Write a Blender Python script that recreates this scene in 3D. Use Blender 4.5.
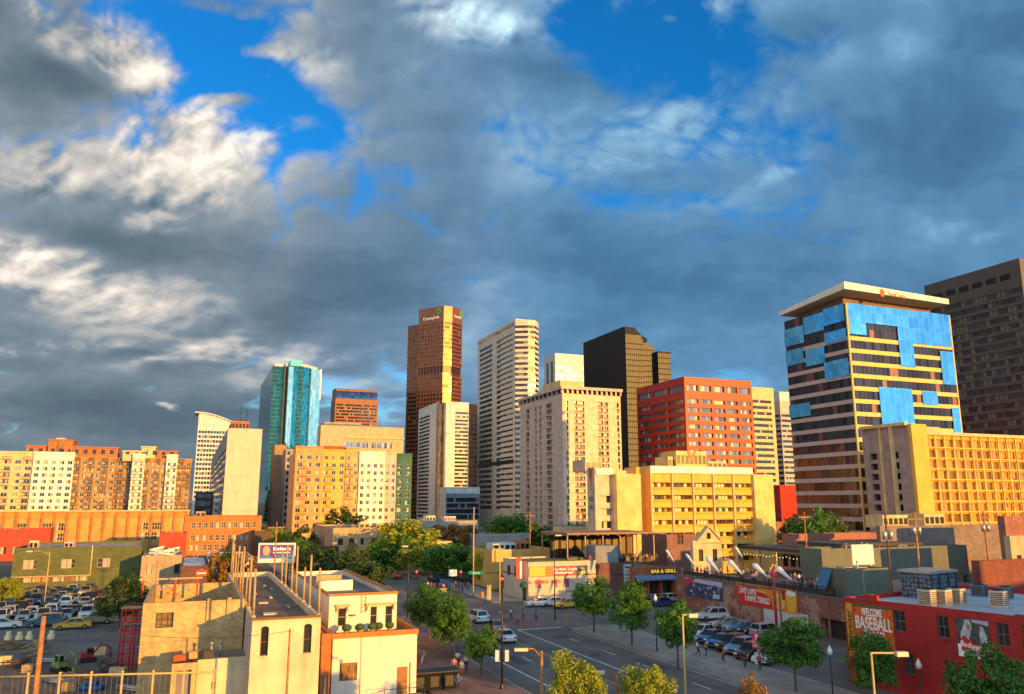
import bpy, bmesh, math, random
import numpy as np
from mathutils import Vector, Matrix
R = math.radians
random.seed(7); rng = np.random.default_rng(7)
for _o in list(bpy.data.objects): bpy.data.objects.remove(_o)
SC = bpy.context.scene
COL = SC.collection
# ------------------------------------------------------------------ camera
F = 787.0; PIT = math.atan(155.0/F); H = 17.0
cam = bpy.data.objects.new('camera', bpy.data.cameras.new('camera')); COL.objects.link(cam)
cam.location = (0, 0, H); cam.rotation_euler = (math.pi/2+PIT, 0, 0)
cam.data.sensor_width = 36; cam.data.lens = F*36/1024; cam.data.clip_end = 60000; cam.data.clip_start = .5
SC.camera = cam
# ------------------------------------------------------------------ view
SC.view_settings.view_transform = 'Standard'; SC.view_settings.look = 'None'
SC.view_settings.exposure = 0.75; SC.view_settings.gamma = 1
SC.render.resolution_x = 1024; SC.render.resolution_y = 694
# ------------------------------------------------------------------ sun
SUN_AZ = R(47)      # to the right of straight behind the camera
SUN_EL = R(8.5)
ts = Vector((math.sin(SUN_AZ)*math.cos(SUN_EL), -math.cos(SUN_AZ)*math.cos(SUN_EL), math.sin(SUN_EL)))
sl = bpy.data.lights.new('sun', 'SUN'); sl.energy = 5.0; sl.angle = R(.6); sl.color = (1.0, .475, .055)
sun = bpy.data.objects.new('sun', sl); COL.objects.link(sun)
sun.rotation_euler = ts.to_track_quat('Z', 'Y').to_euler(); sun.location = (100, -100, 120)
# ------------------------------------------------------------------ world
def px2uv(px, py):
    x = (px-512)/F; y = -(py-347)/F
    c, s = math.cos(PIT), math.sin(PIT)
    yy = c-y*s; zz = s+y*c
    return x/yy, zz/yy
W = bpy.data.worlds.new('World'); SC.world = W; W.use_nodes = True
class NT:
    def __init__(s, t): s.t = t; s.n = t.nodes; s.l = t.links
    def new(s, ty, **k):
        n = s.n.new(ty)
        for a, v in k.items(): setattr(n, a, v)
        return n
    def put(s, sock, v):
        if isinstance(v, bpy.types.NodeSocket): s.l.new(v, sock)
        elif v is not None:
            if hasattr(sock.default_value, '__len__') and len(sock.default_value) == 4 and len(v) == 3: v = (*v, 1)
            sock.default_value = v
    def m(s, op, a, b=None, c=None, clamp=False):
        n = s.new('ShaderNodeMath', operation=op, use_clamp=clamp)
        s.put(n.inputs[0], a)
        if b is not None: s.put(n.inputs[1], b)
        if c is not None: s.put(n.inputs[2], c)
        return n.outputs[0]
    def vm(s, op, a, b=None, sc=None):
        n = s.new('ShaderNodeVectorMath', operation=op); s.put(n.inputs[0], a)
        if b is not None: s.put(n.inputs[1], b)
        if sc is not None: s.put(n.inputs[3], sc)
        return n.outputs[1] if op in ('LENGTH', 'DOT_PRODUCT', 'DISTANCE') else n.outputs[0]
    def comb(s, x, y, z=0.0):
        n = s.new('ShaderNodeCombineXYZ')
        for i, v in enumerate((x, y, z)): s.put(n.inputs[i], v)
        return n.outputs[0]
    def sep(s, v):
        n = s.new('ShaderNodeSeparateXYZ'); s.l.new(v, n.inputs[0]); return n.outputs
    def noise(s, vec, scale, detail=4, rough=.5, dist=0.0, col=False):
        n = s.new('ShaderNodeTexNoise'); s.put(n.inputs['Vector'], vec)
        n.inputs['Scale'].default_value = scale; n.inputs['Detail'].default_value = detail
        n.inputs['Roughness'].default_value = rough; n.inputs['Distortion'].default_value = dist
        return n.outputs['Color' if col else 'Fac']
    def ss(s, v, a, b, lo=0.0, hi=1.0, smooth=True):
        n = s.new('ShaderNodeMapRange', interpolation_type='SMOOTHSTEP' if smooth else 'LINEAR')
        for i, q in enumerate((v, a, b, lo, hi)): s.put(n.inputs[i], q)
        return n.outputs[0]
    def ramp(s, v, stops, interp='LINEAR'):
        n = s.new('ShaderNodeValToRGB'); s.l.new(v, n.inputs[0]); cr = n.color_ramp; cr.interpolation = interp
        while len(cr.elements) > 1: cr.elements.remove(cr.elements[0])
        for i, (p, c) in enumerate(stops):
            e = cr.elements[0] if i == 0 else cr.elements.new(p)
            e.position = p; e.color = (*c, 1)
        return n.outputs[0]
    def mix(s, f, a, b, mode='MIX'):
        n = s.new('ShaderNodeMix', data_type='RGBA', blend_type=mode)
        s.put(n.inputs[0], f); s.put(n.inputs[6], a); s.put(n.inputs[7], b)
        return n.outputs[2]
def build_world():
    t = NT(W.node_tree); t.n.clear()
    out = t.new('ShaderNodeOutputWorld'); bg = t.new('ShaderNodeBackground')
    t.l.new(bg.outputs[0], out.inputs[0]); bg.inputs[1].default_value = .1
    sky = t.new('ShaderNodeTexSky'); sky.sky_type = 'NISHITA'; sky.sun_disc = False
    sky.sun_elevation = SUN_EL; sky.sun_rotation = math.pi - SUN_AZ
    sky.altitude = 1600; sky.air_density = 1.0; sky.dust_density = .6; sky.ozone_density = 2.0
    d = t.new('ShaderNodeTexCoord').outputs['Generated']
    x, y, z = t.sep(d)[0:3]
    yc = t.m('MAXIMUM', y, .12)
    q0 = t.comb(t.m('DIVIDE', x, yc), t.m('DIVIDE', z, yc))
    za = t.m('ADD', t.m('MAXIMUM', z, 0.0), .26)
    P = t.comb(t.m('DIVIDE', x, za), t.m('DIVIDE', y, za))
    warp = t.noise(P, 1.6, 5, .55, col=True)
    warp = t.vm('SUBTRACT', warp, (.5, .5, .5))
    q = t.vm('ADD', q0, t.vm('MULTIPLY', warp, (.26, .15, 0)))
    S = t.comb(t.m('DIVIDE', x, yc), t.m('MULTIPLY', t.m('LOGARITHM', t.m('ADD', t.m('MAXIMUM', t.m('DIVIDE', z, yc), 0.0), .25), math.e), .95))
    S = t.vm('ADD', S, t.vm('MULTIPLY', t.vm('SUBTRACT', t.noise(S, 2.2, 4, .5, col=True), (.5, .5, .5)), (.22, .16, 0)))
    n1 = t.noise(S, 2.3, 9, .50, .1)
    n2 = t.noise(t.vm('ADD', S, (-.035, .045, 0)), 2.3, 6, .50, .1)
    n3 = t.noise(S, 9.0, 5, .55, .1)
    n4 = t.noise(t.vm('ADD', S, (3, 9, 0)), 4.2, 4, .5, .2)
    def billow(vec):
        acc = None
        for k, (sc, am) in enumerate(((7.0, .5), (14.0, .27), (29.0, .15), (60.0, .08))):
            n = t.noise(t.vm('ADD', vec, (k*3.1, k*1.7, 0)), sc, 0, .5)
            v = t.m('MULTIPLY', t.m('ABSOLUTE', t.m('SUBTRACT', n, .5)), am*3.2)
            acc = v if acc is None else t.m('ADD', acc, v)
        return acc
    bl = billow(S); bl2 = billow(t.vm('ADD', S, (-.012, .016, 0)))
    def field(blobs, init):
        acc = init
        for b in blobs:
            px, py, rx, ry, amp = b[:5]; rot = b[5] if len(b) > 5 else 0
            u, v = px2uv(px, py)
            mp = t.new('ShaderNodeMapping', vector_type='TEXTURE'); t.l.new(q, mp.inputs[0])
            mp.inputs[1].default_value = (u, v, 0); mp.inputs[2].default_value = (0, 0, R(rot))
            mp.inputs[3].default_value = (rx/F*1.15, ry/F*1.15, 1)
            g = t.ss(t.vm('LENGTH', mp.outputs[0]), 1.25, 0.0)
            acc = t.m('MULTIPLY_ADD', g, amp, acc)
        return acc
    # where the blue shows (negative) and where the deck is closed (positive)
    cov = field([(175, 22, 130, 46, -.42, -10), (235, 80, 130, 54, -.42, -30), (285, 150, 60, 60, -.26, 0), (640, 25, 190, 75, -.50, 0),
                 (430, 8, 100, 26, -.1), (700, 90, 130, 60, -.24, -20), (560, 130, 140, 50, -.16), (620, 190, 260, 80, -.07), (560, 300, 520, 90, .14), (760, 150, 160, 40, -.14, 15), (290, 200, 90, 60, -.12), (300, 40, 70, 25, .30), (205, 12, 60, 16, .34, -10), (250, 50, 40, 10, .3), (480, 20, 90, 45, .45), (60, 60, 120, 70, .35), (120, 200, 150, 90, .3),
                 (640, 384, 260, 14, -.20), (300, 395, 100, 8, -.14), (500, 480, 1300, 50, .35), (450, 300, 900, 90, .12), (150, 420, 260, 40, .2), (930, 120, 130, 120, .12), (330, 60, 60, 20, .25), (520, 60, 60, 40, .2), (230, 100, 40, 12, .3), (665, 18, 16, 8, .4)], .21)
    dens = t.m('ADD', t.m('ADD', n1, cov), t.m('ADD', t.m('MULTIPLY', t.m('SUBTRACT', n3, .5), .25), t.m('MULTIPLY', t.m('SUBTRACT', bl, .35), .62)))
    alpha = t.ss(dens, .33, .68)
    lum = field([(150, 75, 150, 40, .42, -40), (205, 160, 60, 70, .40, -50), (30, 30, 120, 22, .22, -40), (70, 105, 110, 24, .2, -25), (120, 118, 50, 16, .3, -30), (40, 85, 110, 34, -.34, -14), (105, 115, 30, 20, -.25, -30),
                 (20, 262, 130, 30, .38, -10), (130, 290, 140, 40, .26, -18), (60, 160, 120, 40, .2), (60, 330, 120, 14, .18), (230, 350, 130, 12, .3, 3), (320, 375, 70, 12, .3), (175, 389, 18, 4, .5), (280, 60, 60, 26, .26), (480, 15, 110, 34, .4, -20),
                 (180, 245, 260, 22, -.12, -8), (560, 65, 120, 34, -.12, -8), (650, 130, 90, 40, .1), (800, 110, 60, 40, .08), (600, 165, 80, 20, .08), (780, 170, 60, 12, .14, 20), (900, 120, 160, 60, -.12), (860, 20, 160, 30, -.10),
                 (1000, 80, 50, 25, .1), (990, 215, 60, 14, .06), (640, 270, 420, 60, -.06), (110, 415, 260, 40, -.22), (500, 340, 200, 20, .0), (400, 210, 130, 60, -.06), (170, 220, 110, 30, .12, -30)], .38)
    e = t.m('SUBTRACT', n1, n2)
    b = t.m('ADD', lum, t.m('MULTIPLY', e, 1.0))
    hi = t.ss(lum, .34, .70, .22, 1.25)
    b = t.m('ADD', b, t.m('MULTIPLY', t.m('SUBTRACT', bl, bl2), t.m('MULTIPLY', hi, .75)))
    b = t.m('ADD', b, t.m('MULTIPLY', t.m('SUBTRACT', bl, .34), t.m('MULTIPLY', hi, .20)))
    b = t.m('ADD', b, t.m('MULTIPLY', t.m('SUBTRACT', n3, .5), t.m('MULTIPLY', hi, .22)))
    b = t.m('ADD', b, t.m('MULTIPLY', t.m('SUBTRACT', n4, .5), .62))
    b = t.m('ADD', b, t.m('MULTIPLY', t.m('SUBTRACT', dens, .72), -.24))
    cc = t.ramp(b, [(0.0, (.064, .10, .145)), (.22, (.10, .15, .20)), (.42, (.17, .225, .285)), (.58, (.34, .36, .385)), (.75, (.52, .50, .48)), (1.0, (.82, .78, .72))])
    # bluer to the right, greyer to the left
    tint = t.ss(t.m('DIVIDE', x, yc), -.45, .15)
    cc = t.mix(tint, t.mix(1.0, cc, (1.04, 1.0, .95), 'MULTIPLY'), t.mix(1.0, cc, (.60, 1.04, 1.40), 'MULTIPLY'))
    cc = t.vm('SCALE', cc, sc=7.6)
    blue = t.mix(1.0, sky.outputs[0], t.mix(t.ss(z, .05, .30), (.75, 1.1, 1.25), (.10, 1.0, 1.65)), 'MULTIPLY')
    # unseen sky behind the camera brightened and warmed to fill the shaded faces
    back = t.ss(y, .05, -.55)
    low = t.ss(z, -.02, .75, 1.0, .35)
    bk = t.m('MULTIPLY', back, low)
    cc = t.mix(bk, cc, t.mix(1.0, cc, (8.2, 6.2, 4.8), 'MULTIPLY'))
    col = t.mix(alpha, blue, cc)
    # below the horizon: dull earth
    col = t.mix(t.ss(z, -.01, -.06), col, (.6, .6, .6))
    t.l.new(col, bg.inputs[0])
    W.cycles.sampling_method = 'MANUAL'; W.cycles.sample_map_resolution = 512
build_world()
# ------------------------------------------------------------------ helpers
GA = R(21.9)                       # the street grid runs 21.9 degrees left of the view
A = Vector((-math.sin(GA), math.cos(GA), 0)); B = Vector((math.cos(GA), math.sin(GA), 0))
def gp(u, v, z=0): return B*u + A*v + Vector((0, 0, z))
def ground(px, py, z=0.0):
    u, v = px2uv(px, py); Y = (z-H)/v
    return Vector((u*Y, Y, z))
def at(px, py, Y):
    u, v = px2uv(px, py); return Vector((u*Y, Y, H+v*Y))
def guv(p): return p.dot(B), p.dot(A)
def sp(o, label=None, cat=None, group=None, kind=None):
    if label: o['label'] = label
    if cat: o['category'] = cat
    if group: o['group'] = group
    if kind: o['kind'] = kind
    return o
def empty(name, loc, rz=0.0, label=None, cat=None, group=None):
    o = bpy.data.objects.new(name, None); COL.objects.link(o)
    o.location = loc; o.rotation_euler = (0, 0, rz); o.empty_display_size = .3
    return sp(o, label, cat, group)
class MB:
    def __init__(s): s.v = []; s.f = []; s.mi = []; s.sm = []
    def quad(s, a, b, c, d, m=0): s.poly([a, b, c, d], m)
    def poly(s, pts, m=0, sm=False):
        i = len(s.v); s.v += [tuple(p) for p in pts]; s.f.append(tuple(range(i, i+len(pts)))); s.mi.append(m); s.sm.append(sm)
    def box(s, x0, x1, y0, y1, z0, z1, m=0):
        i = len(s.v)
        s.v += [(x0, y0, z0), (x1, y0, z0), (x1, y1, z0), (x0, y1, z0), (x0, y0, z1), (x1, y0, z1), (x1, y1, z1), (x0, y1, z1)]
        s.f += [(i, i+3, i+2, i+1), (i+4, i+5, i+6, i+7), (i, i+1, i+5, i+4), (i+1, i+2, i+6, i+5), (i+2, i+3, i+7, i+6), (i+3, i, i+4, i+7)]
        s.mi += [m]*6; s.sm += [False]*6
    def prism(s, poly, z0, z1, m=0, mt=None):
        i = len(s.v); n = len(poly)
        s.v += [(p[0], p[1], z0) for p in poly]+[(p[0], p[1], z1) for p in poly]
        s.f.append(tuple(range(i+n-1, i-1, -1))); s.f.append(tuple(range(i+n, i+2*n)))
        s.mi += [m, m if mt is None else mt]; s.sm += [False]*2
        for k in range(n):
            s.f.append((i+k, i+(k+1) % n, i+n+(k+1) % n, i+n+k)); s.mi.append(m); s.sm.append(False)
    def tube(s, p0, p1, r0, r1=None, n=8, m=0, cap=True):
        r1 = r0 if r1 is None else r1
        p0 = Vector(p0); p1 = Vector(p1); d = (p1-p0).normalized()
        a = d.orthogonal().normalized(); b = d.cross(a); i = len(s.v)
        for p, r in ((p0, r0), (p1, r1)):
            for k in range(n):
                t = 2*math.pi*k/n; s.v.append(tuple(p+(a*math.cos(t)+b*math.sin(t))*r))
        for k in range(n):
            s.f.append((i+k, i+(k+1) % n, i+n+(k+1) % n, i+n+k)); s.mi.append(m); s.sm.append(True)
        if cap:
            s.f.append(tuple(range(i+n-1, i-1, -1))); s.f.append(tuple(range(i+n, i+2*n))); s.mi += [m, m]; s.sm += [False]*2
    def path(s, pts, rad, n=6, m=0):
        for k in range(len(pts)-1):
            s.tube(pts[k], pts[k+1], rad[k] if isinstance(rad, (list, tuple)) else rad, rad[k+1] if isinstance(rad, (list, tuple)) else rad, n, m)
    def lathe(s, prof, n=12, m=0, c=(0, 0)):
        i = len(s.v)
        for r, z in prof:
            for k in range(n):
                t = 2*math.pi*k/n; s.v.append((c[0]+r*math.cos(t), c[1]+r*math.sin(t), z))
        for j in range(len(prof)-1):
            for k in range(n):
                a = i+j*n+k; b = i+j*n+(k+1) % n
                s.f.append((a, b, b+n, a+n)); s.mi.append(m); s.sm.append(True)
    def mesh(s, name, mats):
        me = bpy.data.meshes.new(name); me.from_pydata(s.v, [], s.f)
        for mm in (mats if isinstance(mats, (list, tuple)) else [mats]): me.materials.append(mm)
        me.polygons.foreach_set('material_index', s.mi); me.polygons.foreach_set('use_smooth', s.sm)
        me.update(); return me
    def build(s, name, mats, parent=None, loc=(0, 0, 0), rz=0.0, **k):
        return link(name, s.mesh(name, mats), parent, loc, rz, **k)
def link(name, me, parent=None, loc=(0, 0, 0), rz=0.0, **k):
    o = bpy.data.objects.new(name, me); COL.objects.link(o); o.location = loc; o.rotation_euler = (0, 0, rz)
    if parent: o.parent = parent
    return sp(o, **k)
KIDS = {}
def copy_tree(o, parent=None):
    c = o.copy(); COL.objects.link(c)
    if parent is not None: c.parent = parent
    for ch in o.children: copy_tree(ch, c)
    return c
def bevel(o, w, seg=1):
    m = o.modifiers.new('bevel', 'BEVEL'); m.width = w; m.segments = seg; m.limit_method = 'ANGLE'
    return o
# ------------------------------------------------------------------ materials
MATS = {}
def newmat(name):
    m = bpy.data.materials.new(name); m.use_nodes = True
    t = NT(m.node_tree); bs = t.n['Principled BSDF']; return m, t, bs
def hexc(s):
    v = [int(s[i:i+2], 16)/255 for i in (0, 2, 4)]
    return tuple(c/12.92 if c < .04045 else ((c+.055)/1.055)**2.4 for c in v)
def wall(name, col, rough=.85, var=.16, streak=.18, brick=None, panel=None, mortar=.75, scale=1.0):
    """plaster / concrete / brick with mottling, rain streaks and joints"""
    if name in MATS: return MATS[name]
    m, t, bs = newmat(name)
    oc = t.new('ShaderNodeTexCoord').outputs['Object']; x, y, z = t.sep(oc)[0:3]
    s = t.m('ADD', x, y)
    f1 = t.noise(oc, .35*scale, 5, .6); f2 = t.noise(t.comb(t.m('MULTIPLY', s, 1.3), t.m('MULTIPLY', z, .12)), 1.0*scale, 4, .6)
    k = t.m('ADD', t.ss(f1, .3, .7, 1-var, 1+var), t.ss(f2, .45, .75, 0.0, -streak))
    k = t.m('ADD', k, t.m('MULTIPLY', t.m('SUBTRACT', t.noise(oc, 6.0*scale, 4, .7), .5), var))
    c = t.mix(1.0, col, t.comb(k, k, k), 'MULTIPLY')
    if brick:
        bt = t.new('ShaderNodeTexBrick'); t.l.new(t.comb(s, z), bt.inputs[0])
        bt.inputs['Scale'].default_value = 1.0; bt.inputs['Brick Width'].default_value = brick[0]; bt.inputs['Row Height'].default_value = brick[1]
        bt.inputs['Mortar Size'].default_value = brick[2]; bt.inputs['Color1'].default_value = (1, 1, 1, 1); bt.inputs['Color2'].default_value = (.72, .70, .70, 1)
        bt.inputs['Mortar'].default_value = (mortar, mortar, mortar, 1)
        c = t.mix(1.0, c, bt.outputs[0], 'MULTIPLY')
    if panel:
        gx = t.m('LESS_THAN', t.m('FRACT', t.m('DIVIDE', s, panel[0])), panel[2]/panel[0]); gz = t.m('LESS_THAN', t.m('FRACT', t.m('DIVIDE', z, panel[1])), panel[2]/panel[1])
        g = t.m('MAXIMUM', gx, gz)
        c = t.mix(t.m('MULTIPLY', g, .45), c, (.05, .045, .04))
    t.l.new(c, bs.inputs['Base Color']); bs.inputs['Roughness'].default_value = rough
    bp = t.new('ShaderNodeBump'); bp.inputs['Strength'].default_value = .25; bp.inputs['Distance'].default_value = .03
    t.l.new(t.noise(oc, 9.0, 4, .7), bp.inputs['Height']); t.l.new(bp.outputs[0], bs.inputs['Normal'])
    MATS[name] = m; return m
def plain(name, col, rough=.6, metal=0.0, emit=None, es=1.0, var=.08):
    if name in MATS: return MATS[name]
    m, t, bs = newmat(name)
    oc = t.new('ShaderNodeTexCoord').outputs['Object']
    k = t.ss(t.noise(oc, 2.5, 5, .65), .3, .7, 1-var*1.6, 1+var*1.6)
    t.l.new(t.mix(1.0, col, t.comb(k, k, k), 'MULTIPLY'), bs.inputs['Base Color'])
    bs.inputs['Roughness'].default_value = rough; bs.inputs['Metallic'].default_value = metal
    if emit: bs.inputs['Emission Color'].default_value = (*emit, 1); bs.inputs['Emission Strength'].default_value = es
    MATS[name] = m; return m
def glass(name, tint=(.16, .18, .20), metal=.55, rough=.07, mull=1.5, row=3.5, blind=.25, blindcol=(.42, .36, .28), framecol=(.03, .03, .03), fw=.10, tilt=.02, spread=.5, hline=True):
    """window glass: each pane reflects a little differently, some have blinds, thin mullions"""
    if name in MATS: return MATS[name]
    m, t, bs = newmat(name)
    oc = t.new('ShaderNodeTexCoord').outputs['Object']; x, y, z = t.sep(oc)[0:3]
    s = t.m('ADD', x, y)
    rnd = t.new('ShaderNodeObjectInfo').outputs['Random']
    cs = t.m('FLOOR', t.m('DIVIDE', s, mull)); cz = t.m('FLOOR', t.m('DIVIDE', t.m('ADD', z, .01), row))
    wn = t.new('ShaderNodeTexWhiteNoise', noise_dimensions='4D'); t.l.new(t.comb(cs, cz, t.m('FLOOR', t.m('MULTIPLY', x, .02))), wn.inputs['Vector']); t.l.new(t.m('MULTIPLY', rnd, 97.0), wn.inputs['W'])
    val, wc = wn.outputs['Value'], wn.outputs['Color']
    r2 = t.sep(wc)[1]
    k = t.ss(r2, 0, 1, 1-spread, 1+spread, False)
    gcol = t.mix(1.0, tint, t.comb(k, k, k), 'MULTIPLY')
    isb = t.m('LESS_THAN', val, blind)
    fr = t.m('LESS_THAN', t.m('FRACT', t.m('DIVIDE', s, mull)), fw/mull)
    c = t.mix(isb, gcol, blindcol); c = t.mix(fr, c, framecol)
    t.l.new(c, bs.inputs['Base Color'])
    mt = t.m('MULTIPLY', t.m('SUBTRACT', 1.0, t.m('MAXIMUM', isb, fr)), metal); t.l.new(mt, bs.inputs['Metallic'])
    t.l.new(t.m('ADD', rough, t.m('MULTIPLY', t.m('MAXIMUM', isb, fr), .35)), bs.inputs['Roughness'])
    ge = t.new('ShaderNodeNewGeometry').outputs['Normal']
    nn = t.vm('NORMALIZE', t.vm('ADD', ge, t.vm('SCALE', t.vm('SUBTRACT', wc, (.5, .5, .5)), sc=tilt)))
    nn = t.vm('NORMALIZE', t.vm('ADD', nn, t.vm('SCALE', t.vm('SUBTRACT', t.noise(oc, .6, 2, .5, col=True), (.5, .5, .5)), sc=tilt)))
    t.l.new(nn, bs.inputs['Normal'])
    MATS[name] = m; return m
# ------------------------------------------------------------------ buildings
def hx(px, py): return 512+(px-512)*(502+3650.)/(py+3650.)
class Bld:
    """box building on the grid; local x along B (front face), y along A (depth), corner at origin"""
    def __init__(s, name, label, cat, xc, Y, xl, xr, ytop, roofm, d=None, w=None, group=None, ym=None, rz=None):
        ym = ytop if ym is None else ym
        c = math.cos(PIT); k = lambda q: (hx(q, ym)-512)/F*c
        X = k(xc)*Y
        s.d = d if d is not None else (k(xl)*Y-X)/(A.x-k(xl)*A.y)
        s.w = w if w is not None else (k(xr)*Y-X)/(B.x-k(xr)*B.y)
        s.h = at(xc, ytop, Y).z; s.Y = Y; s.X = X
        s.root = empty(name, (X, Y, 0), GA if rz is None else rz, label, cat, group)
        s.wall = MB(); s.mats = []; s.roofm = roofm; s.nw = 0; s.more = {}; s.cache = {}
    def z(s, py, px=None): return at(512 if px is None else px, py, s.Y).z
    def mi(s, m):
        if m not in s.mats: s.mats.append(m)
        return s.mats.index(m)
    def xf(s, face, x, y, z, o=(0, 0, 0)):
        ox, oy, _ = o
        if face == 'front': return (ox+x, oy+y, z)
        if face == 'left': return (ox+y, oy-x, z)
        if face == 'right': return (ox-y, oy+x, z)
    def facade(s, face, L, z0, z1, cols, rows, m, gm, depth=.35, o=(0, 0, 0), skip=None, wname='window', colm=None, frame=None, bars=None):
        """one wall face with real openings; each opening gets its own window child. o = face origin (left end seen from outside)"""
        i0 = s.mi(m); P = lambda x, y, z: s.xf(face, x, y, z, o)
        cols = sorted(cols); rows = sorted(rows)
        def rect(x0, x1, a, b, mm):
            if x1-x0 > 1e-4 and b-a > 1e-4: s.wall.quad(P(x0, 0, a), P(x1, 0, a), P(x1, 0, b), P(x0, 0, b), mm)
        prev = 0
        for ci, (a, b) in enumerate(cols+[(L, L)]):
            mm = i0 if colm is None else s.mi(colm(ci, (prev+a)/2))
            rect(prev, a, z0, z1, mm)
            if a >= L: break
            mm = i0 if colm is None else s.mi(colm(ci, (a+b)/2))
            pz = z0
            for ri, (c, d) in enumerate(rows):
                if skip and skip(ci, ri): continue
                rect(a, b, pz, c, mm); pz = d
                for q in ((P(a, 0, c), P(a, 0, d), P(a, depth, d), P(a, depth, c)), (P(b, 0, d), P(b, 0, c), P(b, depth, c), P(b, depth, d)),
                          (P(a, 0, d), P(b, 0, d), P(b, depth, d), P(a, depth, d)), (P(b, 0, c), P(a, 0, c), P(a, depth, c), P(b, depth, c))):
                    s.wall.quad(*q, mm)
                s.window(face, a, b, c, d, depth, gm, o, wname, frame, bars)
            rect(a, b, pz, z1, mm)
            prev = b
    def window(s, face, a, b, c, d, y, gm, o=(0, 0, 0), wname='window', frame=None, bars=None):
        key = (round(b-a, 2), round(d-c, 2), gm.name, wname, bars)
        if key not in s.cache:
            mb = MB(); w = b-a; h = d-c
            mb.box(0, w, 0, .08, 0, h, 0)
            if frame:
                t = min(.09, w*.08); e = -.035
                for q in ((0, t, 0, h), (w-t, w, 0, h), (t, w-t, 0, t), (t, w-t, h-t, h)): mb.box(q[0], q[1], e, -.002, q[2], q[3], 1)
                nx, nz = bars or (2, 2)
                for k in range(1, nx): mb.box(w*k/nx-t/2.4, w*k/nx+t/2.4, e+.01, -.002, t, h-t, 1)
                for k in range(1, nz): mb.box(t, w-t, e+.006, -.002, h*k/nz-t/2.4, h*k/nz+t/2.4, 1)
            s.cache[key] = mb.mesh(wname, [gm, frame] if frame else [gm])
        rz = {'front': 0, 'left': -math.pi/2, 'right': math.pi/2}[face]
        loc = s.xf(face, a, y, c, o)
        if s.nw < 99: link(wname, s.cache[key], s.root, loc, rz); s.nw += 1
        else: s.more.setdefault((wname, key), []).append((loc, rz))
    def box(s, x0, x1, y0, y1, z0, z1, m): s.wall.box(x0, x1, y0, y1, z0, z1, s.mi(m))
    def shell(s, m, z0=0, z1=None, front=False, left=False, poly=None):
        """the plain faces: right, back, roof (and front/left when asked)"""
        z1 = s.h if z1 is None else z1; i = s.mi(m); w, d = s.w, s.d; q = s.wall.quad
        q((w, 0, z0), (w, d, z0), (w, d, z1), (w, 0, z1), i); q((w, d, z0), (0, d, z0), (0, d, z1), (w, d, z1), i)
        if front: q((0, 0, z0), (w, 0, z0), (w, 0, z1), (0, 0, z1), i)
        if left: q((0, d, z0), (0, 0, z0), (0, 0, z1), (0, d, z1), i)
    def roof(s, z=None, par=.9, pm=None, poly=None):
        """roof slab sunk behind a parapet"""
        z = s.h if z is None else z; w, d = s.w, s.d; mb = MB()
        mb.box(.25, w-.25, .25, d-.25, z-par-.3, z-par, 0)
        mb.build('roof', [s.roofm], s.root)
        i = s.mi(pm) if pm else 0; q = s.wall.quad; t = .3
        q((0, 0, z), (w, 0, z), (w-t, t, z), (t, t, z), i); q((w, 0, z), (w, d, z), (w-t, d-t, z), (w-t, t, z), i)
        q((w, d, z), (0, d, z), (t, d-t, z), (w-t, d-t, z), i); q((0, d, z), (0, 0, z), (t, t, z), (t, d-t, z), i)
        a = z-par
        q((t, t, z), (w-t, t, z), (w-t, t, a), (t, t, a), i); q((w-t, t, z), (w-t, d-t, z), (w-t, d-t, a), (w-t, t, a), i)
        q((w-t, d-t, z), (t, d-t, z), (t, d-t, a), (w-t, d-t, a), i); q((t, d-t, z), (t, t, z), (t, t, a), (t, d-t, a), i)
    def bands(s, poly, z0, z1, fh, sph, inset, m, gm, name='window_band', top=None):
        """storeys of spandrel slabs with a recessed glass band between; poly counter-clockwise"""
        n = max(1, round((z1-z0)/fh)); fh = (z1-z0)/n; i = s.mi(m)
        cx = sum(p[0] for p in poly)/len(poly); cy = sum(p[1] for p in poly)/len(poly)
        ins = inset_poly(poly, inset)
        mb = MB(); mb.prism(ins, 0, fh-sph, 0); me = mb.mesh(name, [gm])
        for k in range(n):
            zz = z0+k*fh; s.wall.prism(poly, zz, zz+sph, i)
            link(name, me, s.root, (0, 0, zz+sph), 0)
        if top: s.wall.prism(poly, z1, z1+top, i)
    def done(s, name='wall'):
        for (wname, key), lst in s.more.items():
            me = s.cache[key]; mb = MB()
            for loc, rz in lst:
                M = Matrix.Translation(loc) @ Matrix.Rotation(rz, 4, 'Z'); i = len(mb.v)
                mb.v += [tuple(M @ v.co) for v in me.vertices]
                for p in me.polygons: mb.f.append(tuple(i+k for k in p.vertices)); mb.mi.append(p.material_index); mb.sm.append(False)
            s.extra = getattr(s, 'extra', []); s.extra.append((wname, me, mb))
        if getattr(s, 'extra', None):
            for wname in {e[0] for e in s.extra}:
                mb = MB(); mats = []
                for wn, me, b in s.extra:
                    if wn != wname: continue
                    off = len(mb.v); mb.v += b.v
                    for f, q in zip(b.f, b.mi):
                        mm = me.materials[q]
                        if mm not in mats: mats.append(mm)
                        mb.f.append(tuple(off+k for k in f)); mb.mi.append(mats.index(mm)); mb.sm.append(False)
                mb.build(wname, mats, s.root, kind='stuff')
        if s.wall.f: return s.wall.build(name, s.mats, s.root)
def inset_poly(poly, e):
    n = len(poly); out = []
    for i in range(n):
        p0 = Vector(poly[i-1][:2]); p1 = Vector(poly[i][:2]); p2 = Vector(poly[(i+1) % n][:2])
        d1 = (p1-p0).normalized(); d2 = (p2-p1).normalized()
        n1 = Vector((-d1.y, d1.x)); n2 = Vector((-d2.y, d2.x))
        k = 1+n1.dot(n2)
        if k < .05: k = .05
        out.append(tuple(p1+(n1+n2)*(e/k)))
    return out
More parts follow.
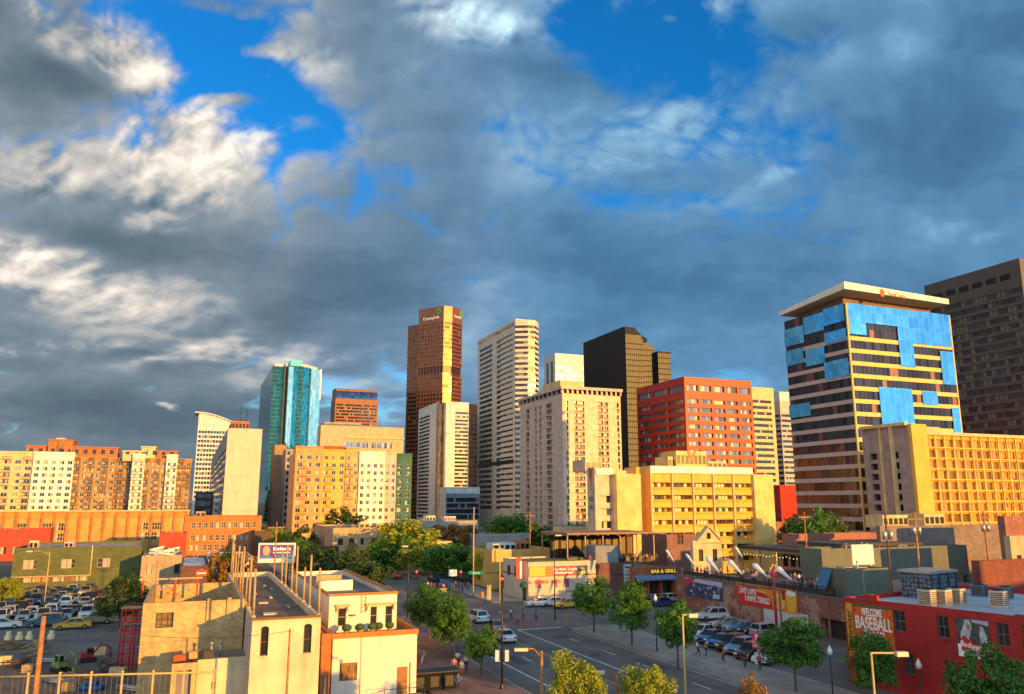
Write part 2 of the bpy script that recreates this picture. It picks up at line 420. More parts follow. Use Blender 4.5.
def even(L, n, w, mg=0.0, off=0.0):
    """n openings of width w spread over length L with margin mg"""
    st = (L-2*mg)/n
    return [(mg+st*(k+.5)-w/2+off, mg+st*(k+.5)+w/2+off) for k in range(n)]
FONT = None
def letters(text, size, mat, parent, loc, rot, depth=.04, name='lettering', align='CENTER', sx=1.0, bold=0.0, fit=None, **k):
    cu = bpy.data.curves.new(name, 'FONT'); cu.body = text; cu.size = size; cu.extrude = depth; cu.align_x = align; cu.align_y = 'CENTER'; cu.offset = bold
    cu.resolution_u = 3
    tmp = bpy.data.objects.new('tmp', cu); COL.objects.link(tmp)
    dg = bpy.context.evaluated_depsgraph_get(); me = bpy.data.meshes.new_from_object(tmp.evaluated_get(dg)); bpy.data.objects.remove(tmp)
    if fit: sx = fit/max(1e-3, max(v.co.x for v in me.vertices)-min(v.co.x for v in me.vertices))
    for v in me.vertices: v.co.x *= sx
    me.materials.clear(); me.materials.append(mat)
    o = bpy.data.objects.new(name, me); COL.objects.link(o); o.parent = parent; o.location = loc; o.rotation_euler = rot
    return sp(o, **k)
ROTF = {'front': (math.pi/2, 0, 0), 'left': (math.pi/2, 0, -math.pi/2)}
# ================================================================== the skyline
ROOF = wall('roof_gravel', (.22, .20, .18)); ROOFD = wall('roof_dark', (.07, .06, .055)); ROOFW = wall('roof_white', (.55, .56, .58), var=.1)
WHITE = wall('white_concrete', (.62, .60, .56), panel=(6, 3.6, .12)); CREAM = wall('cream_render', (.64, .46, .22)); TAN = wall('tan_brick', (.44, .25, .09), brick=(.6, .3, .02))
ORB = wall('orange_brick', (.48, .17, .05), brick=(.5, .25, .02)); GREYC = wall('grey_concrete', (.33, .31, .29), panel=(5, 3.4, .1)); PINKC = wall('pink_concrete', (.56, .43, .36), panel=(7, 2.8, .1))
BEIGEC = wall('beige_concrete', (.60, .52, .42), panel=(8, 3.6, .1)); GRAN = wall('brown_granite', (.17, .062, .032), rough=.35, var=.1, panel=(3, 4, .1)); REDC = wall('red_panel', (.36, .016, .008), rough=.5, var=.08, panel=(6.5, 3.9, .1))
YELC = wall('yellow_render', (.74, .39, .07), var=.1); GOLDC = wall('gold_panel', (.66, .33, .03), var=.1); BLKM = plain('black_metal', (.012, .012, .013), .35, .3)
DKW = glass('dark_glass', (.035, .038, .042), .3, .08, 1.5, 3.5, .12, (.22, .19, .15)); BRW = glass('bronze_glass', (.13, .05, .02), .6, .1, 1.4, 3.9, .03, (.3, .14, .06), tilt=.016, framecol=(.09, .035, .02))
APW = glass('flat_window', (.07, .07, .08), .45, .08, .9, 2.9, .35, (.40, .33, .24)); GRG = glass('green_glass', (.03, .105, .075), .9, .05, 1.6, 3.8, .0, (.2, .3, .3), framecol=(.03, .09, .085), tilt=.02, spread=.3)
BLG = glass('black_glass', (.014, .013, .012), .0, .5, 1.8, 3.8, .0, framecol=(.006, .006, .006), fw=.3, spread=.6, tilt=.012); BLUEG = glass('blue_glass', (.16, .50, .72), .92, .04, 2.2, 3.9, .0, framecol=(.10, .30, .42), tilt=.03, spread=.13)
SILG = glass('silver_glass', (.30, .32, .34), .8, .1, 1.6, 3.8, .1, (.4, .38, .35)); FRW = plain('white_frame', (.62, .60, .56), .5)
REDG = glass('striped_dark_glass', (.055, .04, .04), .6, .06, 1.7, 3.9, .06, (.2, .05, .04), tilt=.03)  # red reflections put into the colour of scattered panes
WSIGN = plain('sign_white', (.85, .84, .8), .5); GSIGN = plain('sign_green', (.05, .45, .08), .5); RSIGN = plain('sign_red', (.62, .05, .03), .5)
def unit(b, x0, x1, y0, y1, z0, z1, m=None, name='rooftop_unit'):
    mb = MB(); mb.box(x0, x1, y0, y1, z0, z1, 0)
    n = max(2, int((x1-x0)/1.2))
    for k in range(n): mb.box(x0+(x1-x0)*(k+.15)/n, x0+(x1-x0)*(k+.85)/n, y0-.06, y0-.002, z0+(z1-z0)*.25, z1-.25*(z1-z0), 1)
    return mb.build(name, [m or GREYC, BLKM], b.root)
def antenna(b, x, y, z, h):
    mb = MB(); mb.tube((x, y, z), (x, y, z+h), .18, .06, 6); mb.tube((x-.6, y, z+h*.6), (x+.6, y, z+h*.6), .05, .05, 5); mb.build('antenna', [BLKM], b.root)
SHOP = 0
# 1 long apartment block on an orange brick base ------------------------------------------------
b = Bld('apartment_building', 'long orange and white apartment block with stacked balconies, far left of the skyline', 'building', -40, 300, -44, 193, 452, ROOF, d=22)
pw = lambda px, py=480: (px+40)/233.0*b.w
zb = b.z(512); ht = b.h; fl = (ht-zb)/9.0
segs = [(-40, 30, CREAM, 0, .62, 7), (30, 70, WALLW := wall('bright_white_render', (.78, .73, .60)), -1.2, .6, 5), (70, 112, TAN, 0, .62, 6), (112, 129, TAN, 3.5, .7, 2), (129, 142, WALLW, -.6, .45, 2), (142, 165, TAN, .6, .62, 4), (165, 177, WALLW, -.6, .5, 2), (177, 193, TAN, .4, .5, 2)]
for (p0, p1, m, off, fr, n) in segs:
    x0, x1 = pw(p0), pw(p1); L = x1-x0; st = L/n
    rows = [(zb+.8+k*fl, zb+.8+k*fl+fl*.60) for k in range(9)]
    hh = ht-(1.6 if m is TAN else 0)
    b.facade('front', L, zb, hh, even(L, n, st*fr), [r for r in rows if r[1] < hh-.4], m, APW, .3, o=(x0, off, 0), frame=FRW, bars=(2, 1))
    i = b.mi(m); b.wall.quad((x0, off, hh), (x1, off, hh), (x1, 12, hh), (x0, 12, hh), b.mi(ROOF))
    b.wall.quad((x0, off, zb), (x0, off, hh), (x0, 8, hh), (x0, 8, zb), i); b.wall.quad((x1, off, zb), (x1, 8, zb), (x1, 8, hh), (x1, off, hh), i)
    b.box(x0-.1, x1+.1, off-.25, off+.3, hh-.05, hh+.7, m)
    # balconies
    for c in range(0, n, 2 if n > 3 else 1):
        if m is WALLW and n > 3: continue
        for k in range(9):
            if random.random() < .12: continue
            zz = zb+k*fl; bx = x0+st*(c+.5)
            mb = MB(); w = st*.46
            mb.box(-w, w, -1.3, 0, 0, .18, 0); mb.box(-w, w, -1.3, -1.24, .18, .28, 1); mb.box(-w, w, -1.3, -1.24, 1.1, 1.2, 1)
            for q in range(9): mb.box(-w+2*w*q/8-.03, -w+2*w*q/8+.03, -1.29, -1.25, .2, 1.15, 1)
            key = ('bal', round(w, 2)); me = b.cache.setdefault(key, mb.mesh('balcony', [m, BLKM]))
            link('balcony', me, b.root, (bx, off, zz))
b.wall.quad((b.w, 0, 0), (b.w, b.d, 0), (b.w, b.d, ht-2), (b.w, 0, ht-2), b.mi(TAN)); b.wall.quad((b.w, b.d, 0), (0, b.d, 0), (0, b.d, ht-2), (b.w, b.d, ht-2), b.mi(TAN))
b.wall.quad((0, b.d, 0), (0, 0, 0), (0, 0, ht-2), (0, b.d, ht-2), b.mi(TAN)); b.box(0, b.w, 10, b.d, ht-2.4, ht-2, ROOF)
# base storeys
BAM = wall('amber_brick', (.60, .27, .06), brick=(.5, .25, .02)); cols = even(b.w+1, 19, 4.0, 1); b.facade('front', b.w+1, 0, zb, cols, [(1.5, zb-2.4)], BAM, ORB2 := wall('amber_infill', (.60, .32, .09), brick=(.5, .25, .02)), .3, o=(-.5, -2.2, 0), wname='brick_panel')
mbw = MB(); mbw.box(0, 1.6, 0, .1, 0, 2.6, 0); mbw.box(.75, .85, -.03, -.002, 0, 2.6, 1); mbw.box(0, .74, -.03, -.002, 1.25, 1.35, 1); mbw.box(.86, 1.6, -.03, -.002, 1.25, 1.35, 1); mew = mbw.mesh('base_window', [APW, FRW])
for (c0, c1) in [c for i, c in enumerate(cols) if i in (3, 5, 7, 8, 15, 16)]:
    for xx in (c0+.2, c0+2.1):
        for zz in (2.5, 6.3): link('base_window', mew, b.root, (xx-.5, -2.06, zz))
b.wall.quad((-.5, -2.2, zb), (b.w+.5, -2.2, zb), (b.w+.5, 6, zb), (-.5, 6, zb), b.mi(ROOF)); b.wall.quad((b.w+.5, -2.2, 0), (b.w+.5, 6, 0), (b.w+.5, 6, zb), (b.w+.5, -2.2, zb), b.mi(ORB))
for k in range(20): b.box(k*b.w/19.2-.3, k*b.w/19.2+.5, -2.55, -2.2, 0, zb+.5, ORB)
b.box(-.7, b.w+.7, -2.6, -2.2, zb, zb+.45, CREAM)
for (p0, p1, pt, m, dz) in [(20, 112, 444.5, ORB, 0), (42, 66, 438, ORB, 0), (50, 57, 436.5, CREAM, 0), (118, 142, 448, CREAM, 0), (138, 176, 447, ORB, 0), (137, 152, 443, CREAM, 0)]:
    mb = MB(); d0 = 1.0 if p1-p0 < 30 else 3.0; mb.box(pw(p0), pw(p1), d0, 14 if p1-p0 < 30 else 13, ht-2.3, b.z(pt), 0)
    mb.box(pw(p0)-.3, pw(p1)+.3, d0-.3, 14.3, b.z(pt), b.z(pt)+.5, 0)
    for q in range(max(2, int((p1-p0)/9))): mb.box(pw(p0+3+q*9), pw(p0+7+q*9), d0-.05, d0-.002, ht+.4, ht+2.2, 1)
    mb.build('penthouse', [m, DKW], b.root)
b.done()
# 2 orange brick building with small windows
b = Bld('brick_building', 'plain orange brick building with pairs of small pale windows, below the white slab tower', 'building', 186, 262, 182, 262, 516, ROOF, d=16)
b.facade('front', b.w, 0, b.h, even(b.w, 6, 1.1, .5)+[(x+1.7, y+1.7) for x, y in even(b.w, 6, 1.1, .5)][:5], [(1.5, 3.3), (4.6, 6.4), (8.6, 10.4)], wall('bright_orange_brick', (.52, .19, .05), brick=(.5, .25, .02)), APW, .25, frame=FRW)
b.shell(ORB, left=True); b.roof(); unit(b, 3, 6, 5, 8, b.h-1, b.h+1.4); b.done()
# 3 white tower with a curved roof
b = Bld('curved_roof_tower', 'white tower whose roof curves down to the right, left of the blank beige slab', 'building', 199, 640, 190, 233, 413, ROOF, d=26)
zt = b.h; b.facade('front', b.w, 0, zt-9, even(b.w, 11, 1.9, .6), [(20+k*3.7, 22.2+k*3.7) for k in range(int((zt-31)/3.7))], WHITE, DKW, .3)
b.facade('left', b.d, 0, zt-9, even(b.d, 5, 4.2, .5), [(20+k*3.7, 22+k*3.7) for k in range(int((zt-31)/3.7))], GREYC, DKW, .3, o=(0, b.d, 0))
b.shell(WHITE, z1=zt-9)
n = 14; top = [(b.w*k/n, zt-9+9*math.cos(k/n*1.25)**1.2) for k in range(n+1)]
i = b.mi(WHITE)
for (xa, za), (xb, zz) in zip(top, top[1:]):
    b.wall.quad((xa, 0, zt-9), (xb, 0, zt-9), (xb, 0, zz), (xa, 0, za), i); b.wall.quad((xb, b.d, zt-9), (xa, b.d, zt-9), (xa, b.d, za), (xb, b.d, zz), i); b.wall.quad((xa, -1.6, za), (xb, -1.6, zz), (xb, b.d, zz), (xa, b.d, za), i)
    b.wall.quad((xa, -1.6, za+.9), (xb, -1.6, zz+.9), (xb, b.d, zz+.9), (xa, b.d, za+.9), i); b.wall.quad((xa, -1.6, za), (xb, -1.6, zz), (xb, -1.6, zz+.9), (xa, -1.6, za+.9), i)
b.wall.quad((0, b.d, zt-9), (0, 0, zt-9), (0, 0, top[0][1]), (0, b.d, top[0][1]), i); b.box(-3, 0, -1.6, b.d, zt, zt+.9, WHITE); b.done()
# 4 blank beige slab
b = Bld('slab_tower', 'beige slab tower with a completely blank front and an orange rooftop box', 'building', 228, 325, 214, 262.5, 428, ROOF)
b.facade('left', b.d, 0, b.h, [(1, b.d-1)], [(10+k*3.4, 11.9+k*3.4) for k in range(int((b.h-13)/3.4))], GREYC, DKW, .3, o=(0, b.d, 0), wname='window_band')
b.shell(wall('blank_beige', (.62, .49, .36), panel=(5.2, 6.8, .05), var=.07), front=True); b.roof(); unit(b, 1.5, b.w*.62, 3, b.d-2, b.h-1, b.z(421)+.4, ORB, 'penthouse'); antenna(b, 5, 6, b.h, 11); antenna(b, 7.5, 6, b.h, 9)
b.done()
b = Bld('brick_building', 'dark red brick building with a few wide windows, low between two pale towers', 'building', 196, 390, 192, 214, 492, ROOF, d=18)
b.facade('front', b.w, 0, b.h, even(b.w, 3, 2.4, .5), [(3+k*4, 5.6+k*4) for k in range(5)], wall('dark_red_brick', (.15, .045, .03)), DKW, .3); b.shell(ORB, left=True); b.roof(); b.done()
# 5 green glass tower with stepped plan
b = Bld('glass_tower', 'tall green glass tower with pleated corners catching the low sun', 'building', 273, 700, 262, 321, 366, ROOF)
w, d = b.w, b.d; hh = b.h
P5 = [(w*.0, d*.0), (w*.22, 0), (w*.22, -4), (w*.30, -4), (w*.30, -8), (w*.62, -8), (w*.62, -4), (w*.74, -4), (w*.74, 0), (w*.80, 0)]
for k in range(1, 6): P5 += [(w*(.80+.04*(k-1)), d*.0+k*2.2-.01), (w*(.80+.04*k), k*2.2)]
P5 += [(w, d), (0, d)]
b.bands(P5, 0, hh, 3.8, .32, .06, wall('green_spandrel', (.05, .20, .18), rough=.25, var=.05), GRG)
TG1 = glass('teal_glass', (.02, .20, .22), .9, .05, 1.6, 3.8, 0, framecol=(.01, .10, .12), tilt=.02, spread=.3); SG1 = glass('pale_green_glass', (.42, .52, .42), .92, .06, 1.6, 3.8, 0, framecol=(.2, .26, .2), tilt=.02, spread=.2)
for (xa, xb, ya, yb, m) in ((.31, .41, -8.5, -7.5, SG1), (.41, .50, -8.3, -7.5, TG1), (.80, 1.0, -.5, 0, SG1), (.62, .74, -4.4, -3.5, TG1), (.225, .295, -4.3, -3.6, BLG)):
    mb = MB(); mb.box(w*xa, w*xb, ya, yb, 0, hh-1); mb.build('glass_strip', [m], b.root)
b.wall.prism(inset_poly(P5, 1.5), hh, hh+3, b.mi(WHITE)); b.wall.prism([(w*.34, -7), (w*.58, -7), (w*.58, 4), (w*.34, 4)], hh, hh+5.5, b.mi(plain('teal_metal', (.08, .35, .4), .3, .5)))
mb = MB()
for k in range(7): mb.box(w+.02, w+1.3, 3+k*4.2, 3.6+k*4.2, 0, hh, 0)
mb.build('fin', [plain('pale_fin', (.6, .62, .55), .3, .4)], b.root); b.done()
# 6 narrow brown concrete tower in front of it
b = Bld('office_building', 'narrow brown concrete tower standing directly in front of the green glass tower', 'building', 275, 400, 272, 287, 444.5, ROOF)
b.facade('front', b.w, 0, b.h, [(b.w*.8, b.w*.9)], [(4+k*3.4, 5.8+k*3.4) for k in range(13)], wall('brown_concrete', (.30, .20, .12)), DKW, .3); b.shell(wall('brown_concrete', 0), left=True); b.roof(); b.done()
b = Bld('office_building', 'grey office block squeezed between the narrow brown tower and the colourful flats', 'building', 286, 380, 283, 300, 449, ROOF)
b.facade('front', b.w, 0, b.h, even(b.w, 3, 1.2, .4), [(4+k*3.2, 5.7+k*3.2) for k in range(12)], GREYC, DKW, .3); b.shell(GREYC, left=True); b.roof(); b.done()
# 7 colourful flats
b = Bld('apartment_building', 'mid-rise flats painted in orange, yellow, white and green blocks, below the brown round-topped tower', 'building', 296, 330, 290, 413, 449, ROOF)
COLS = [(296, 322, 447, wall('orange_render', (.66, .30, .10)), 0, 3), (322, 345, 449.5, YELC, .8, 3), (345, 358, 447, wall('ochre_render', (.55, .34, .13)), .3, 2), (358, 384, 451, WALLW, -.6, 4), (384, 396, 452, PINKC, 0, 2), (396, 413, 452, wall('green_render', (.045, .13, .09)), 1.0, 2)]
for (p0, p1, pt, m, off, n) in COLS:
    x0 = (p0-296)/117*b.w; x1 = (p1-296)/117*b.w; hh = b.z(pt); L = x1-x0; fl = 3.1
    rows = [(3.5+k*fl, 5.2+k*fl) for k in range(int((hh-4)/fl))]
    b.facade('front', L, 0, hh, even(L, n, min(2.0, L/n*.5)), rows, m, APW, .3, o=(x0, off, 0), frame=FRW, bars=(2, 1))
    i = b.mi(m); b.wall.quad((x0, off, 0), (x0, off, hh), (x0, 9, hh), (x0, 9, 0), i); b.wall.quad((x1, off, 0), (x1, 9, 0), (x1, 9, hh), (x1, off, hh), i)
    b.wall.quad((x0, off, hh), (x1, off, hh), (x1, 9, hh), (x0, 9, hh), b.mi(ROOF)); b.box(x0-.2, x1+.2, off-.35, off+.4, hh, hh+.5, m)
    if m is YELC or m is COLS[2][3] or m is COLS[0][3]:
        for k in range(1, len(rows)-1):
            mb = MB(); mb.box(-1.6, 1.6, -1.4, 0, 0, .18, 0); mb.box(-1.6, 1.6, -1.4, -1.34, 1.0, 1.08, 1)
            for q in range(9): mb.box(-1.6+q*.4-.025, -1.6+q*.4+.025, -1.39, -1.35, .18, 1.0, 1)
            link('balcony', b.cache.setdefault(('bal', m.name), mb.mesh('balcony', [m, BLKM])), b.root, (x0+L*.32, off, rows[k][0]-.7))
b.box(0, b.w, 8.8, b.d if b.d > 12 else 20, 0, b.z(453), PINKC); mb = MB(); mb.box(b.w*.2, b.w*.42, 2, 8, b.h-.5, b.h+1.8, 0); mb.build('penthouse', [wall('red_render', (.5, .08, .04))], b.root)
b.facade('left', 9, 0, b.h-.4, [(2, 4), (5.5, 7.5)], [(3.5+k*3.1, 5.2+k*3.1) for k in range(9)], wall('orange_render', 0), APW, .3, o=(-.02, 9, 0)); b.done()
# 8 brown tower with quarter-round top
b = Bld('round_topped_tower', 'distant brown office tower whose left shoulder is quarter-round dark glass', 'building', 336, 1000, 333, 378.5, 387, ROOF, d=34)
hh = b.h; w = b.w; r = w*.42
pf = lambda k: [(r-r*math.cos(t), hh-r*.45*(1-math.sin(t))) for t in [k/8*math.pi/2]][0]
b.facade('front', w, 0, hh-r*.62, [(1.5, w-1.5)], [(10+k*4, 12.2+k*4) for k in range(int((hh-r*.62-13)/4))], wall('brown_panel', (.30, .13, .07)), DKW, .4, wname='window_band')
b.facade('left', b.d, 0, hh-r*.62, [(1.5, b.d-1.5)], [(10+k*4, 12.2+k*4) for k in range(int((hh-r*.62-13)/4))], wall('brown_panel', 0), DKW, .4, o=(0, b.d, 0), wname='window_band')
b.shell(wall('brown_panel', 0), z1=hh-r*.62)
prof = [(0, 0, hh-r*.62)]; g = b.mi(wall('brown_panel', 0)); gg = b.mi(glass('slate_glass', (.06, .10, .16), .8, .1, 3, 4, 0))
arc = [(5.5*(1-math.cos(t))*1.9, hh-r*.62+(r*.62)*math.sin(t)) for t in [k/8*math.pi/2 for k in range(9)]]
for (ya, za), (yb, zz) in zip(arc, arc[1:]): b.wall.quad((1, ya, za), (w-1, ya, za), (w-1, yb, zz), (1, yb, zz), gg if za < hh-r*.2 else g)
b.wall.poly([(w-1, b.d, hh-r*.62), (w-1, b.d, hh)]+[(w-1, y, z) for y, z in arc[::-1]], g); b.wall.poly([(1, b.d, hh-r*.62)]+[(1, y, z) for y, z in arc]+[(1, b.d, hh)], g)
b.wall.quad((1, arc[-1][0], hh), (w-1, arc[-1][0], hh), (w-1, b.d, hh), (1, b.d, hh), g); b.done()
# 9 long beige office with one strip of windows
b = Bld('office_building', 'long low beige office block with one bright strip of windows, under the round-topped tower', 'building', 321, 560, 318, 404, 425, ROOF)
b.facade('front', b.w, 0, b.h, even(b.w*.62, 9, 3.2, 1, off=b.w*.26), [(b.z(447), b.z(441)), (20, 23), (12, 15)], wall('tan_stone', (.50, .36, .22)), SILG, .5); b.shell(wall('tan_stone', 0), left=True); b.roof()
unit(b, 3, b.w*.5, 6, 20, b.h-1, b.z(421)); mb = MB(); mb.box(b.w*.3, b.w+.4, -.9, 0, b.z(437), b.z(437)+1, 0); mb.build('cornice', [CREAM], b.root)
for q in range(14): b.box(b.w*.55+q*b.w*.03, b.w*.55+q*b.w*.03+.6, -.2, 0, b.z(432), b.z(427), CREAM)
b.done()
# 10 the tall brown granite tower
b = Bld('skyscraper', 'tallest tower, brown granite with white lettering and a green emblem at the top', 'building', 420, 760, 403, 463, 306, ROOF, w=1)
kk = lambda q, y: (hx(q, y)-512)/F*math.cos(PIT)
G2 = R(58.0); A2 = Vector((-math.sin(G2), math.cos(G2), 0)); B2 = Vector((math.cos(G2), math.sin(G2), 0))   # this tower is turned off the street grid
b.root.location = (kk(448, 306)*760, 760, 0); b.root.rotation_euler[2] = G2; X, Y = b.root.location[:2]
def lenD(D, px, py): k = kk(px, py); return (k*Y-X)/(D.x-k*D.y)
d = lenD(A2, 419, 309); ca_ = lenD(A2, 444, 306); cb_ = lenD(B2, 452.5, 306); w = lenD(B2, 462.5, 310); d2 = lenD(A2, 405.5, 320)
hh = at(448, 305, 760).z; ch = cb_
poly = [(cb_, 0), (w, 0), (w, d), (0, d), (0, ca_)]
zl = b.z(319); zd0, zd1 = b.z(372), b.z(365)
b.bands(poly, 0, zd0, 4.0, 1.5, .25, GRAN, BRW); b.wall.prism(inset_poly(poly, .8), zd0, zd1, b.mi(plain('bronze_dark', (.03, .015, .01), .4))); b.bands(poly, zd1, b.z(321), 4.0, 1.5, .25, GRAN, BRW)
b.wall.prism(poly, b.z(321), hh, b.mi(GRAN))
for k in range(9): y_ = ca_+(d-ca_)*k/8; b.box(-.2, -.02, y_-.45*(k > 0), y_+.45*(k < 8), 0, b.z(321), GRAN)
l2 = [(4, d+.02), (w*.8, d+.02), (w*.8, d2), (4, d2)]
b.bands(l2, 0, b.z(324), 4.0, 1.5, .25, GRAN, BRW); b.wall.prism(l2, b.z(324), zl, b.mi(GRAN))
yc_ = (ca_+d)/2; letters('CenturyLink', 4.4, WSIGN, b.root, (-.3, yc_, hh-11), ROTF['left'], .2, fit=(d-ca_)*.62); letters('CenturyLink', 3.6, WSIGN, b.root, ((cb_+w)/2, -.3, hh-9), ROTF['front'], .2, fit=(w-cb_)*.7)
for loc, rz in (((-.4, ca_+(d-ca_)*.2, hh-5), -math.pi/2), ((w*.9, -.4, hh-4.5), 0)):
    mb = MB()
    for q in range(6):
        t = q*math.pi/3; c, s = math.cos(t), math.sin(t)
        mb.poly([(c*.6, 0, s*.6), (c*3-s*1.1, 0, s*3+c*1.1), (c*3.6, 0, s*3.6), (c*3+s*1.1, 0, s*3-c*1.1)][::-1], 0)
    mb.build('emblem', [GSIGN], b.root, loc, rz)
b.done()
# 11 white two-wing tower with a recessed glass core
b = Bld('office_tower', 'white office tower with striped wings either side of a gold glass slot', 'building', 439, 560, 419, 468, 401.5, ROOF)
w, d, hh = b.w, b.d, b.h; fl = 2.7; n = int((hh-10)/fl)
rows = [(6+k*fl, 6+k*fl+1.55) for k in range(n)]
b.facade('left', d, 0, hh, [(d*.04, d*.58)], rows, WHITE, DKW, .25, o=(0, d, 0), wname='window_band')
slot = w*.22; b.facade('front', w-slot, 0, hh, [((w-slot)*.40, (w-slot)*.98)], rows, WHITE, DKW, .25, o=(slot, -2, 0), wname='window_band')
gm = b.mi(WHITE); b.wall.quad((slot, -2, 0), (slot, -2, hh), (slot, 5, hh), (slot, 5, 0), gm); b.wall.quad((w, -2, 0), (w, d, 0), (w, d, hh), (w, -2, hh), gm); b.wall.quad((w, d, 0), (0, d, 0), (0, d, hh), (w, d, hh), gm)
b.wall.quad((0, 0, hh), (slot, 5, hh), (slot, d, hh), (0, d, hh), gm); b.wall.quad((slot, -2, hh), (w, -2, hh), (w, d, hh), (slot, d, hh), gm)
mb = MB(); mb.prism([(0, 0), (slot, 4.2), (slot, 6), (0, 6)], 0, hh-1, 0); mb.build('glass_slot', [glass('gold_glass', (.55, .42, .24), .9, .09, 2, 3.7, 0, tilt=.04)], b.root); b.done()
# 12 towers behind it
b = Bld('office_tower', 'dark tower with an orange-lit strip, squeezed between the white twin-winged tower and the pale tower', 'building', 468, 690, 464, 478.5, 404, ROOF)
b.facade('front', b.w, 0, b.h, [(b.w*.05, b.w*.95)], [(6+k*4, 8.4+k*4) for k in range(int((b.h-10)/4))], wall('rust_panel', (.30, .10, .04)), BRW, .3, wname='window_band'); b.shell(GRAN, left=True); b.roof(); b.done()
b = Bld('office_building', 'low dark glass office with white roof fascia, at the foot of the white twin-winged tower', 'building', 446, 500, 440, 480, 487, ROOF)
b.facade('front', b.w, 0, b.h-4, [(.6, b.w-.6)], [(3+k*3.5, 5.6+k*3.5) for k in range(int((b.h-8)/3.5))], wall('blue_grey_panel', (.18, .22, .28)), DKW, .5, wname='window_band'); b.shell(WHITE, left=True)
b.wall.quad((0, 0, b.h-4), (b.w, 0, b.h-4), (b.w, 0, b.h), (0, 0, b.h), b.mi(WHITE)); b.roof(); b.done()
# 14 pale tower with chamfered corner
b = Bld('office_tower', 'pale beige tower with a chamfered corner and dark window slots in two columns', 'building', 515, 540, 478, 539.5, 320, ROOF)
w, d, hh = b.w, b.d, b.h; fl = 3.75; n = int((hh-14)/fl); zz0 = 12; ch = 8
poly = [(0, 0), (ch, -ch*.55), (w*.72, -ch*.55), (w, 2), (w, d), (0, d)]
rows = [(zz0+k*fl, zz0+k*fl+2.25) for k in range(n-1)]
b.facade('left', d, 0, hh-1, [(d*.06, d*.42), (d*.54, d*.95)], rows, BEIGEC, DKW, .22, o=(0, d, 0), wname='window_band')
b.bands(poly[:1]+poly[1:5]+[(.6, d-.6)], zz0-1, hh-4, fl, 1.85, .5, BEIGEC, DKW); b.wall.prism(poly, hh-4, hh, b.mi(BEIGEC)); b.wall.prism([(.3, .3)]+poly[1:5]+[(.3, d-.3)], 0, zz0-1, b.mi(BEIGEC))
b.box(-.15, -.02, d*.03, d*.97, b.z(463), b.z(459), BLKM); unit(b, 4, w*.6, 8, d-6, hh, hh+3, WHITE); b.done()
# 15 white tower behind
b = Bld('office_tower', 'white distant tower with grey louvre stripes, seen between the pale tower and the black tower', 'building', 555, 820, 544, 584, 353, ROOF)
b.facade('front', b.w, 0, b.h, [(1, b.w-1)], [(40+k*4, 42.2+k*4) for k in range(int((b.h-52)/4))], WHITE, DKW, .4, wname='window_band'); b.facade('left', b.d, 0, b.h, [(b.d*.2, b.d*.4), (b.d*.6, b.d*.8)], [(40, b.h-8)], WHITE, DKW, .4, o=(0, b.d, 0)); b.shell(WHITE); b.roof(); b.done()
# 16 black tower, stepped right shoulder
b = Bld('black_tower', 'black glass tower with a blank left flank and a stepped right shoulder', 'building', 625, 560, 583, 667, 326, ROOFD)
w, d, hh = b.w, b.d, b.h; ST = wall('black_stone', (.009, .009, .010), rough=.75, var=.15, panel=(5, 4, .12))
x1, x2 = w*.42, w*.70
b.bands([(0, 0), (x1, 0), (x1, 8), (x2, 8), (x2, d), (0, d)], 0, b.z(338), 4, .7, .1, ST, BLG); b.wall.prism([(-.05, .03), (0, .03), (0, d), (-.05, d)], 0, hh-.5, b.mi(ST))
b.wall.prism([(0, 0), (x1*.9, 0), (x2*.95, 9), (x2*.95, d), (0, d)], b.z(338), hh-6, b.mi(BLG), b.mi(ROOFD))
i = b.mi(ST); z2 = hh-6
b.wall.quad((0, 0, z2), (x1*.9, 0, z2), (x1*.6, 2, hh), (0, 2, hh), i); b.wall.quad((x1*.9, 0, z2), (x2*.95, 9, z2), (x1*.9, 10, hh), (x1*.6, 2, hh), i); b.wall.quad((x2*.95, 9, z2), (x2*.95, d, z2), (x1*.9, d, hh), (x1*.9, 10, hh), i)
b.wall.poly([(0, 2, hh), (x1*.6, 2, hh), (x1*.9, 10, hh), (x1*.9, d, hh), (0, d, hh)], i); b.wall.quad((0, d, z2), (0, 0, z2), (0, 2, hh), (0, d, hh), i); b.wall.quad((x2*.95, d, z2), (0, d, z2), (0, d, hh), (x1*.9, d, hh), i)
b.bands([(x2+.02, -3), (w, -3), (w, d-4), (x2+.02, d-4)], 0, b.z(351), 4, .7, .1, ST, BLG); b.wall.prism([(x2+.03, -3.2), (w+.2, -3.2), (w+.2, d-4), (x2+.03, d-4)], b.z(351), b.z(351)+1.2, i)
b.bands([(x1+.03, 2), (x2, 2), (x2, 7.9), (x1+.03, 7.9)], 0, b.z(343), 4, .7, .1, ST, BLG); b.done()
